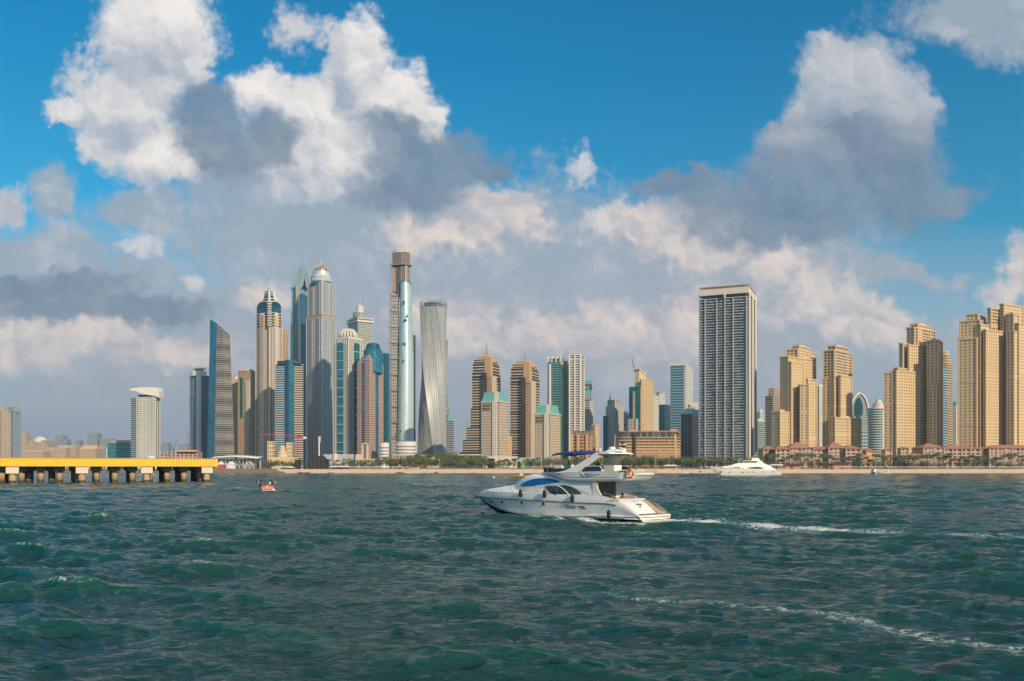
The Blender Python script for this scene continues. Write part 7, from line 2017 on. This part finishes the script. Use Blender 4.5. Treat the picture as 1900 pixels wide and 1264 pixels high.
# ------------------------------------------------------------------ smaller craft
def craft(name, label, cat, px, Yv, L, W_, H, hullm, topm=None, head=0.0, kind='runabout', group=None, people_=0):
    """bow towards local +x; head = heading in degrees"""
    b = empty(name, (X(px, Yv), Yv, 0), label, cat, group)
    b['_o'] = (0, 0, 0); b.rotation_euler = (0, 0, R(head))
    rings = []
    for t, w, zt, zb in ((-.5, .92, .8, -.12), (-.2, 1, .82, -.2), (.1, 1, .88, -.2), (.3, .8, .95, -.12), (.43, .42, 1.05, .2), (.5, .06, 1.12, .8)):
        rings.append([(t * L, w * W_ / 2, zt * H), (t * L, w * W_ / 2 * .85, .25 * H), (t * L, 0, zb * H), (t * L, -w * W_ / 2 * .85, .25 * H), (t * L, -w * W_ / 2, zt * H)])
    mb = MB(); mb.loft(rings, hullm); weld_smooth(mb.build('hull', b), 40)
    if kind == 'cabin':
        mb = MB(); rr = [[(t * L, w * W_ / 2, .8 * H), (t * L, w * W_ * .4, z * H), (t * L, -w * W_ * .4, z * H), (t * L, -w * W_ / 2, .8 * H)] for t, w, z in ((-.25, .8, 1.75), (.0, .8, 1.8), (.18, .75, 1.5), (.32, .5, 1.02))]
        mb.loft(rr, topm or hullm); mb.build('cabin', b)
        part(b, 'window', lambda m: [m.box((-.02 * L, s * W_ * .405, 1.35 * H), (.30 * L, .06, .3 * H), 'yglass') for s in (1, -1)])
    if kind in ('canopy', 'boat'):
        zc_ = H * (2.9 if kind == 'canopy' else 1.2)
        part(b, 'console', lambda m: m.ext([(-.1 * L, -.2 * W_), (.08 * L, -.2 * W_), (.08 * L, .2 * W_), (-.1 * L, .2 * W_)], .5 * H, 1.5 * H, topm or hullm, fp1=[(-.1 * L, -.2 * W_), (.02 * L, -.2 * W_), (.02 * L, .2 * W_), (-.1 * L, .2 * W_)]))
        if kind == 'canopy':
            part(b, 'canopy', lambda m: m.ext([(-.35 * L, -.45 * W_), (.15 * L, -.45 * W_), (.15 * L, .45 * W_), (-.35 * L, .45 * W_)], zc_, zc_ + .1 * H, topm or 'navycanvas', bottom=True))
            for x in (-.33, .13):
                for s in (1, -1): part(b, 'canopy_post', lambda m: m.tube([(x * L, s * .42 * W_, .8 * H), (x * L, s * .42 * W_, zc_)], .05, 'steel', 4))
    if kind == 'jetski':
        part(b, 'saddle', lambda m: m.box((-.12 * L, 0, H * 1.05), (.45 * L, .35 * W_, H * .5), 'darksteel'))
        part(b, 'handlebar', lambda m: (m.tube([(.1 * L, 0, H), (.02 * L, 0, H * 1.9)], .07, 'darksteel', 5), m.tube([(.02 * L, -.35, H * 1.9), (.02 * L, .35, H * 1.9)], .04, 'darksteel', 4)))
    part(b, 'engine' if kind != 'jetski' else 'jet_nozzle', lambda m: m.box((-.52 * L, 0, .55 * H), (.08 * L, .25 * W_, .7 * H), 'darksteel'))
    return b


P_red = person_mesh('sit', (.5, .05, .04), (.05, .05, .08)); P_st = person_mesh('stand', (.5, .5, .52), (.08, .08, .1)); P_wk = person_mesh('walk', (.05, .12, .3), (.3, .2, .12), female=True); P_or = person_mesh('sit', (.75, .25, .03), (.05, .05, .05))
P_st2 = person_mesh('stand', (.45, .20, .13), (.03, .08, .2)); P_st3 = person_mesh('walk', (.02, .02, .02), (.4, .22, .15)); P_reach = person_mesh('reach', (.62, .64, .66), (.06, .06, .08))
craft('speedboat', 'red speedboat racing left along the beach with a white wake', 'boat', 563, 880, 12, 3.2, 1.3, 'red', 'gelw', 180, 'boat')
craft('speedboat', 'small yellow boat following in the wake of the red speedboat', 'boat', 613, 890, 6, 2.2, 1.0, 'orange', 'gelw', 175, 'boat')
craft('dinghy', 'dark dinghy close to the beach left of the white beach boats', 'boat', 742, 880, 8, 2.2, 1.0, 'darksteel', 'darksteel', 170, 'boat')
craft('speedboat', 'white speedboat moored close to the beach below the unfinished tower', 'boat', 793, 880, 9, 2.8, 1.3, 'gelw', 'gelw', 170, 'cabin')
craft('dinghy', 'small red dinghy right of the white moored speedboat', 'boat', 809, 890, 5, 2.0, 1.1, 'red', 'red', 170, 'boat')
craft('speedboat', 'small white boat moored between the twisted tower and the terraced tower', 'boat', 850, 885, 7, 2.4, 1.1, 'gelw', 'gelw', 180, 'boat')
b = craft('banana_boat', 'orange boat full of people left of the jet ski', 'boat', 878, 735, 7.5, 2.6, .9, 'orange', 'orange', 175, 'boat')
for i in range(5): person(P_or if i % 2 else P_red, (X(872 + 3 * i, 735), 735 + (i % 2), .55), i, 'rider in a %s top on the orange boat, %s from its bow' % (('red', 'orange')[i % 2], ('first', 'second', 'third', 'fourth', 'fifth')[i]))
craft('jet_ski', 'white jet ski throwing spray left of the yellow boat', 'jet ski', 924, 590, 3.4, 1.2, .7, 'gelw', None, 150, 'jetski')
person(P_red, (X(924, 590), 590, .45), R(60), 'rider in red on the white jet ski')
craft('work_boat', 'yellow open boat with two people passing behind the bow of the big yacht', 'boat', 966, 462, 12, 3.4, 1.3, 'yellowboat', 'gelw', 172, 'boat')
person(P_st3, (X(959, 462), 462, .7), 1.2, 'standing person in dark clothes in the yellow open boat')
person(P_red, (X(975, 462), 462, .8), 2.2, 'seated person in red in the yellow open boat')
craft('motor_cruiser', 'white cruiser behind the orange lifebuoy, drawn up off the beach', 'boat', 1188, 900, 12, 4.0, 2.2, 'gelw', 'gelw', 8, 'cabin')
craft('dinghy', 'low white boat left of the canopied red and white boat', 'boat', 1271, 800, 9, 2.6, 1.1, 'gelw', 'gelw', 180, 'boat')
craft('tour_boat', 'red and white boat with a dark canopy left of the anchored superyacht', 'boat', 1298, 790, 15, 4.4, 1.5, 'gelw', 'maroon', 180, 'canopy')
craft('motor_cruiser', 'white flybridge boat moored end-on left of the white cruiser', 'boat', 1621, 800, 6, 4.0, 2.4, 'gelw', 'gelw', 120, 'cabin')
craft('motor_cruiser', 'sleek white cruiser moored off the second pink hotel', 'boat', 1642, 770, 13, 3.8, 1.8, 'gelw', 'gelw', 170, 'cabin')
b = craft('inflatable_boat', 'grey inflatable boat speeding with two people near the far end of the beach', 'boat', 1752, 610, 7, 2.4, .8, 'darksteel', 'steel', 178, 'boat')
person(P_red, (X(1742, 610), 610, .4), 1, 'crouching person in red near the bow of the grey inflatable'); person(P_st3, (X(1758, 611), 611, .4), 1, 'standing person in black in the grey inflatable')
for px, Yv, mm, lab in ((1694, 800, 'orange', 'small orange buoy between the white cruiser and the grey inflatable'), (916, 420, 'gelw', 'small white buoy in front of the white jet ski')):
    b = empty('buoy', (X(px, Yv), Yv, 0), lab, 'buoy')
    part(b, 'float', lambda m: m.dome((X(px, Yv), Yv, .25), .55, .55, mm, 12, 8, True), True)
    part(b, 'eye', lambda m: m.tube([(X(px, Yv), Yv, .7), (X(px, Yv), Yv, 1.0)], .06, 'steel', 5))

# wakeboard boat with a tower, seen from behind
Yv = 172.0; bx = X(494, Yv)
b = empty('wakeboard_boat', (bx, Yv, 0), 'small red and white sports boat with a black tow arch, driver at the wheel', 'boat')
b['_o'] = (0, 0, 0); b.rotation_euler = (0, 0, R(112))
rings = []
for x, w, zt, zb in ((-3.1, 1.15, .82, -.2), (-1, 1.22, .88, -.3), (1, 1.2, .95, -.3), (2.4, .85, 1.02, -.1), (3.1, .35, 1.08, .4), (3.35, .08, 1.1, .8)):
    rings.append([(x, w, zt), (x, w * 1.02, .45), (x, w * .8, .05), (x, 0, zb), (x, -w * .8, .05), (x, -w * 1.02, .45), (x, -w, zt)])
mb = MB(); mb.loft(rings, 'greyhull', cap=True); weld_smooth(mb.build('hull', b), 40)
part(b, 'red_stripe', lambda m: (m.box((-3.16, 0, .62), (.06, 2.2, .22), 'red'), [m.tube([(-3.1, s * 1.2, .66), (0, s * 1.25, .7), (2.3, s * .9, .8)], .09, 'red', 6) for s in (1, -1)]))
part(b, 'engine_hatch', lambda m: m.ext([(-3.05, -1), (-1.9, -1), (-1.9, 1), (-3.05, 1)], .82, .98, 'orangered'))
for y0_, mm in ((-.75, 'red'), (0, 'orangered'), (.75, 'red')): part(b, 'seat', lambda m: m.box((-1.8, y0_, 1.12), (.3, .66, .42), mm))
part(b, 'windscreen', lambda m: m.ext([(.5, -1.1), (.56, -1.1), (.56, 1.1), (.5, 1.1)], .95, 1.4, 'yglass'))
part(b, 'tow_arch', lambda m: [m.tube([(x0, 1.2, .9), (x0 - .1, 1.22, 1.7), (x0 - .2, 1.05, 2.22), (x0 - .2, .5, 2.34), (x0 - .2, -.5, 2.34), (x0 - .2, -1.05, 2.22), (x0 - .1, -1.22, 1.7), (x0, -1.2, .9)], .06, 'black', 6) for x0 in (.2, .8)])
part(b, 'arch_canopy', lambda m: m.ext([(-.3, -1.0), (.9, -1.0), (.9, 1.0), (-.3, 1.0)], 2.30, 2.38, 'black', bottom=True))
for s in (1, -1):
    part(b, 'board_rack', lambda m: (m.tube([(.2, s * 1.2, 1.75), (.1, s * 1.75, 2.0)], .04, 'black', 5), m.box((.1, s * 1.6, 1.9), (.9, .10, .35), 'gelw', .3), m.box((.1, s * 1.75, 1.98), (.9, .08, .35), 'black', .3)))
part(b, 'swim_platform', lambda m: m.ext([(-3.7, -1), (-3.1, -1), (-3.1, 1), (-3.7, 1)], .22, .3, 'darksteel', bottom=True))
part(b, 'rear_fender', lambda m: m.tube([(-3.5, -.7, .45), (-3.5, -1.2, .5)], .14, 'gelw', 8))
dpos = Vector((bx, Yv, 0)) + Matrix.Rotation(R(112), 3, 'Z') @ Vector((-.3, -.65, .55))
person(P_reach, dpos, R(112 - 90), 'driver in a pale shirt standing at the wheel of the sports boat', sc=.92)

# ------------------------------------------------------------------ trees
def tree_meshes(seed, h, r, dens=1.0):
    rn = random.Random(seed)
    tr = MB(); base = h * .32
    tr.tube([(0, 0, -1.2), (.1, 0, base * .5), (.15 * rn.uniform(-1, 1), .1, base)], .32, 'bark', 7, r1=.22)
    lobes = []
    for i in range(rn.randint(9, 12)):
        a = rn.uniform(0, 2 * math.pi); q = rn.uniform(.15, .85) * r
        z = h * rn.uniform(.42, .88) - .12 * q
        lobes.append((q * math.cos(a), q * math.sin(a), z, r * rn.uniform(.28, .5)))
    lobes.append((0, 0, h * .85, r * .42))
    for lx, ly, lz, lr in lobes[:7]:
        tr.tube([(.05, 0, base * .9), (lx * .5, ly * .5, (base + lz) * .52), (lx, ly, lz)], .14, 'bark', 5, r1=.04)
    cr = MB()
    for li, (lx, ly, lz, lr) in enumerate(lobes):
        tone = rn.choice(['leafa', 'leafb', 'leafc'])
        for k in range(int(58 * dens)):
            d = Vector((rn.gauss(0, 1), rn.gauss(0, 1), rn.gauss(0, .8))).normalized()
            p = Vector((lx, ly, lz)) + d * lr * rn.uniform(.55, 1.08)
            n = (d + Vector((rn.uniform(-.8, .8), rn.uniform(-.8, .8), rn.uniform(-.4, 1)))).normalized()
            u = n.cross(Vector((0, 0, 1)));  u = u.normalized() if u.length > .01 else Vector((1, 0, 0)); w = n.cross(u)
            s_ = rn.uniform(.22, .5)
            cr.face([p + u * s_, p + w * s_ * .7, p - u * s_ * .9, p - w * s_ * .8], tone if rn.random() < .8 else 'leafb')
    return tr, cr


def palm_meshes(seed, h):
    rn = random.Random(seed)
    tr = MB(); lean = rn.uniform(-.6, .6)
    pts = [(lean * (t ** 1.6), 0, -1 + (h + 1) * t) for t in (0, .15, .4, .7, 1)]
    tr.tube(pts, [.26, .18, .15, .14, .16], 'palmbark', 7)
    cr = MB(); top = Vector(pts[-1])
    for k in range(30):
        a = 2 * math.pi * k / 30 + rn.uniform(-.15, .15); up = rn.uniform(-.25, 1.0); L = rn.uniform(2.8, 4.0)
        dirv_ = Vector((math.cos(a), math.sin(a), 0)); side = Vector((-math.sin(a), math.cos(a), 0))
        prev = None
        for i in range(8):
            t = i / 7
            c = top + dirv_ * L * t * (1 - .12 * t) + Vector((0, 0, L * (up * t * .9 - 1.0 * t * t * (.55 + up * .35))))
            w = .60 * math.sin(math.pi * min(1, t * .9 + .12)) + .04
            l_, r_ = c + side * w - Vector((0, 0, w * .5)), c - side * w - Vector((0, 0, w * .5))
            if prev is not None and i % 1 == 0:
                pl_, pc, pr_ = prev
                g_ = .78
                cr.face([pl_, pl_.lerp(l_, g_), pc.lerp(c, g_), pc], 'palmleaf'); cr.face([pc, pc.lerp(c, g_), pr_.lerp(r_, g_), pr_], 'palmleaf')
            prev = (l_, c, r_)
    return tr, cr


protoT = []
for i, (h, r) in enumerate(((12.5, 5.4), (11, 6.2), (14, 5.8), (9.5, 5.0), (12, 4.6))):
    t_, c_ = tree_meshes(30 + i, h, r); protoT.append((t_, c_, h))
protoP = []
for i, h in enumerate((9.5, 12, 7.5, 10.5)):
    t_, c_ = palm_meshes(60 + i, h); protoP.append((t_, c_, h))
_cache = {}
def mesh_of(mb, name):
    k = id(mb)
    if k not in _cache:
        o = mb.build(name); _cache[k] = o.data; bpy.data.objects.remove(o)
    return _cache[k]


ORD = ['first', 'second', 'third', 'fourth', 'fifth', 'sixth', 'seventh', 'eighth', 'ninth', 'tenth', 'eleventh', 'twelfth', 'thirteenth', 'fourteenth', 'fifteenth', 'sixteenth', 'seventeenth', 'eighteenth', 'nineteenth', 'twentieth']
ORD += ['twenty-' + w for w in ORD[:9]] + ['thirtieth'] + ['thirty-' + w for w in ORD[:9]] + ['fortieth']
def near_ref(px):
    best = min(CREF, key=lambda c: (0 if c[0] <= px <= c[1] else min(abs(px - c[0]), abs(px - c[1])), abs((c[0] + c[1]) / 2 - px)))
    return best[2]


def plant(kind, items):
    """items: (px, Y, prototype, scale, z)"""
    items.sort(key=lambda q: q[0])
    cnt = {}
    for px, Yp, pr, sc, z in items:
        ref = near_ref(px); cnt[ref] = cnt.get(ref, 0) + 1
        n = ORD[min(cnt[ref] - 1, len(ORD) - 1)]
        if kind == 'palm':
            nm, lab, cat, grp = 'palm_tree', 'palm before %s, %s from left' % (ref, n), 'palm tree', 'palm trees along the beach'
        else:
            nm, lab, cat, grp = 'leafy_tree', 'leafy tree before %s, %s from left' % (ref, n), 'tree', 'leafy trees behind the beach'
        o = empty(nm, (X(px, Yp), Yp, z), lab, cat, grp)
        o.scale = (sc[0], sc[0], sc[1]); o.rotation_euler = (0, 0, random.uniform(0, 6.28))
        for mb, pn in ((pr[0], 'trunk'), (pr[1], 'crown')):
            c = bpy.data.objects.new(pn, mesh_of(mb, pn)); col.objects.link(c); c.parent = o


tr_items, pm_items = [], []
def dens_line(l, r, step, Y0, Y1, hs, lst, protos, z=LZ):
    px = l
    while px < r:
        pr = random.choice(protos); k = random.uniform(*hs) / pr[2]
        lst.append((px + random.uniform(-2, 2), random.uniform(Y0, Y1), pr, (k * random.uniform(.9, 1.15), k), z)); px += step * random.uniform(.75, 1.25)
dens_line(612, 700, 7, 992, 1005, (7, 11), tr_items, protoT)
dens_line(700, 900, 5.6, 990, 1010, (11, 15), tr_items, protoT)
dens_line(760, 880, 10, 1015, 1030, (16, 20), tr_items, protoT)
dens_line(900, 1010, 7, 990, 1008, (8, 12), tr_items, protoT)
dens_line(1010, 1170, 6, 990, 1010, (11, 15), tr_items, protoT)
dens_line(1140, 1262, 4.6, 994, 1012, (12, 17), tr_items, protoT)
dens_line(1262, 1420, 6.5, 992, 1012, (10, 16), tr_items, protoT)
dens_line(1425, 1900, 9, 990, 1012, (7, 11), tr_items, protoT)
dens_line(480, 560, 6, 995, 1010, (8, 12), tr_items, protoT)
for px, h in ((647, 14), (570, 9), (697, 15)):
    tr_items.append((px, 1030, protoT[2], (h / 14, h / 14), LZ))
dens_line(600, 860, 14, 985, 992, (7, 11), pm_items, protoP)
dens_line(900, 1010, 9, 982, 990, (9, 12), pm_items, protoP)
dens_line(1265, 1420, 11, 984, 992, (9, 13), pm_items, protoP)
dens_line(1425, 1905, 5.6, 984, 1012, (10, 17), pm_items, protoP)
dens_line(405, 480, 12, 996, 1004, (5, 7), pm_items, protoP)
plant('tree', tr_items); plant('palm', pm_items)
# low hedge and shrubs under the trees
mb = MB()
for i in range(9000):
    px = random.uniform(608, 1903); Yp = random.uniform(979, 986); p = Vector((X(px, Yp), Yp, LZ + random.uniform(.1, 1.8 + .8 * math.sin(px * .13)))); s_ = random.uniform(.25, .5)
    u = Vector((random.uniform(-1, 1), random.uniform(-.5, .5), random.uniform(-1, 1))).normalized(); w = u.cross(Vector((0, 1, 0))).normalized()
    mb.face([p + u * s_, p + w * s_, p - u * s_, p - w * s_], random.choice(['leafa', 'leafb', 'leafc']))
o = mb.build('undergrowth'); tag(o, 'low green undergrowth along the back of the beach under the trees', 'undergrowth', kind='stuff')

# ------------------------------------------------------------------ beach life
def parasol_mb():
    a, c = MB(), MB()
    a.tube([(0, 0, -.3), (0, 0, 2.5)], .05, 'steel', 5)
    n = 10; rim = [(1.7 * math.cos(2 * math.pi * i / n), 1.7 * math.sin(2 * math.pi * i / n), 2.15) for i in range(n)]
    rim2 = [(x, y, z - .18) for x, y, z in rim]
    for i in range(n):
        j = (i + 1) % n; c.face([rim[i], rim[j], (0, 0, 2.75)], 'tent'); c.face([rim2[i], rim2[j], rim[j], rim[i]], 'tent')
    return a, c
pa, pc_ = parasol_mb()
lg = MB(); lg.box((0, 0, .35), (.65, 1.9, .10), 'tent'); lg.box((0, .75, .6), (.65, .5, .08), 'tent')
for sx_ in (-.28, .28):
    for sy_ in (-.8, .8): lg.box((sx_, sy_, .12), (.06, .06, .4), 'steel')
cnt = {}
def beach_pos(px, t): Yp = 958 + 22 * t; return (X(px, Yp), Yp, 3.45 + min(1, (Yp - 958) / 10) * .85)
its = []
for l, r, st in ((505, 545, 5), (612, 760, 4.2), (1300, 1420, 9), (1430, 1500, 6), (1560, 1900, 5.2)):
    px = l
    while px < r: its.append(px + random.uniform(-1, 1)); px += st * random.uniform(.8, 1.2)
for px in its:
    ref = near_ref(px); cnt[ref] = cnt.get(ref, 0) + 1
    x, y, z = beach_pos(px, random.uniform(.45, .9))
    o = empty('parasol', (x, y, z), 'white parasol before %s, %s from left' % (ref, ORD[min(39, cnt[ref] - 1)]), 'parasol', 'white parasols on the beach')
    for mbx, nm in ((pa, 'pole'), (pc_, 'canopy')):
        c = bpy.data.objects.new(nm, mesh_of(mbx, nm)); col.objects.link(c); c.parent = o
cnt = {}
for px in its[::2]:
    ref = near_ref(px); cnt[ref] = cnt.get(ref, 0) + 1
    x, y, z = beach_pos(px + 1.5, .25)
    o = bpy.data.objects.new('sun_lounger', mesh_of(lg, 'sun_lounger')); col.objects.link(o); o.location = (x, y, z); o.rotation_euler = (0, 0, random.uniform(-.3, .3) + math.pi)
    tag(o, 'white lounger before %s, %s from left' % (ref, ORD[min(39, cnt[ref] - 1)]), 'sun lounger', 'white sun loungers on the beach')
cnt = {}
cols_ = {id(P_st): 'white', id(P_wk): 'blue', id(P_st2): 'terracotta', id(P_st3): 'black'}
pxs = sorted([random.uniform(610, 1130) for _ in range(60)] + [random.uniform(1160, 1310) for _ in range(16)] + [random.uniform(1440, 1900) for _ in range(22)])
for px in pxs:
    me_ = random.choice([P_st, P_wk, P_st2, P_st3]); Yp = random.uniform(940, 966)
    z = np.interp(Yp, [930, 938, 950, 960, 969], [.15, .9, 2.6, 3.7, 4.2]) + .05
    ref = near_ref(px); key = (ref, id(me_)); cnt[key] = cnt.get(key, 0) + 1
    person(me_, (X(px, Yp), Yp, float(z)), random.uniform(0, 6.28), 'bather in %s before %s, %s from left' % (cols_[id(me_)], ref.replace('the ', '', 1), ORD[cnt[key] - 1]), 'people on the beach')
# cabanas, pavilions and beach huts
for l, r, t, mm, lab in ((744, 778, 861, 'darksteel', 'long dark-roofed beach bar below the tan podium'), (612, 650, 865, 'tent', 'low white beach cabana row right of the black stage'), (1455, 1490, 861, 'maroon', 'red-roofed beach pavilion below the first slim sand-coloured tower'),
                     (1550, 1580, 858, 'maroon', 'dark red-roofed pavilion below the second slim sand-coloured tower'), (1232, 1258, 863, 'tent', 'long low white beach tent right of the motor yacht'), (1428, 1456, 862, 'tent', 'flat white awning right of the anchored superyacht'),
                     (625, 632, 858, 'tent', 'small white peaked hut on the sand near the stage'), (520, 545, 866, 'tent', 'row of white sails on the sand left of the stage')):
    Yv = 972; b = B('beach_pavilion', lab, 'pavilion', l, r, Yv)
    fq = front(l, r, Yv, 5)
    zt2 = Z(t + 2, Yv)
    for k in range(max(2, int((r - l) / 6)) + 1):
        xk = fq[0][0] + (fq[1][0] - fq[0][0]) * k / max(2, int((r - l) / 6))
        part(b, 'post', lambda m: m.tube([(xk, Yv, 3.8), (xk, Yv, zt2)], .12, 'bark', 5))
    part(b, 'back_wall', lambda m: m.ext([(fq[0][0], Yv + 4), (fq[1][0], Yv + 4), (fq[1][0], Yv + 4.4), (fq[0][0], Yv + 4.4)], 3.8, zt2, 'tan'))
    mb = MB(); hip(mb, offset(fq, 1.0), zt2, Z(t, Yv) - zt2 + .3, mm); mb.build('roof', b)
for px in (640, 815, 958, 1005, 1216, 1655, 1881):
    b = B('lamp_post', 'thin pale lamp post on the beach before %s' % near_ref(px), 'lamp post', px - 1, px + 1, 982)
    part(b, 'pole', lambda m: m.tube([(X(px, 982), 982, 4), (X(px, 982), 982, 15)], .12, 'offwhite', 6)); part(b, 'lamp_head', lambda m: m.box((X(px, 982), 982, 15.1), (1.4, .4, .3), 'offwhite'))

# ------------------------------------------------------------------ sea air
def haze():
    mb = MB(); mb.ext([(-7000, -400), (7000, -400), (7000, 9000), (-7000, 9000)], -9, 470, 'white', bottom=True)
    o = mb.build('haze'); o.data.materials.clear()
    m = bpy.data.materials.new('sea_air'); m.use_nodes = True; t = m.node_tree; t.nodes.clear()
    out = t.nodes.new('ShaderNodeOutputMaterial'); v = t.nodes.new('ShaderNodeVolumePrincipled')
    v.inputs['Color'].default_value = (0.62, 0.80, 1.0, 1); v.inputs['Density'].default_value = HAZE; v.inputs['Anisotropy'].default_value = 0.2
    t.links.new(v.outputs[0], out.inputs['Volume'])
    m.cycles.homogeneous_volume = True if hasattr(m, 'cycles') else None
    o.data.materials.append(m); tag(o, kind='stuff')
    o['label'] = 'thin bluish sea haze over the whole bay'; o['category'] = 'haze'
HAZE = 0.00008
haze()
print('OBJ', len(bpy.data.objects))
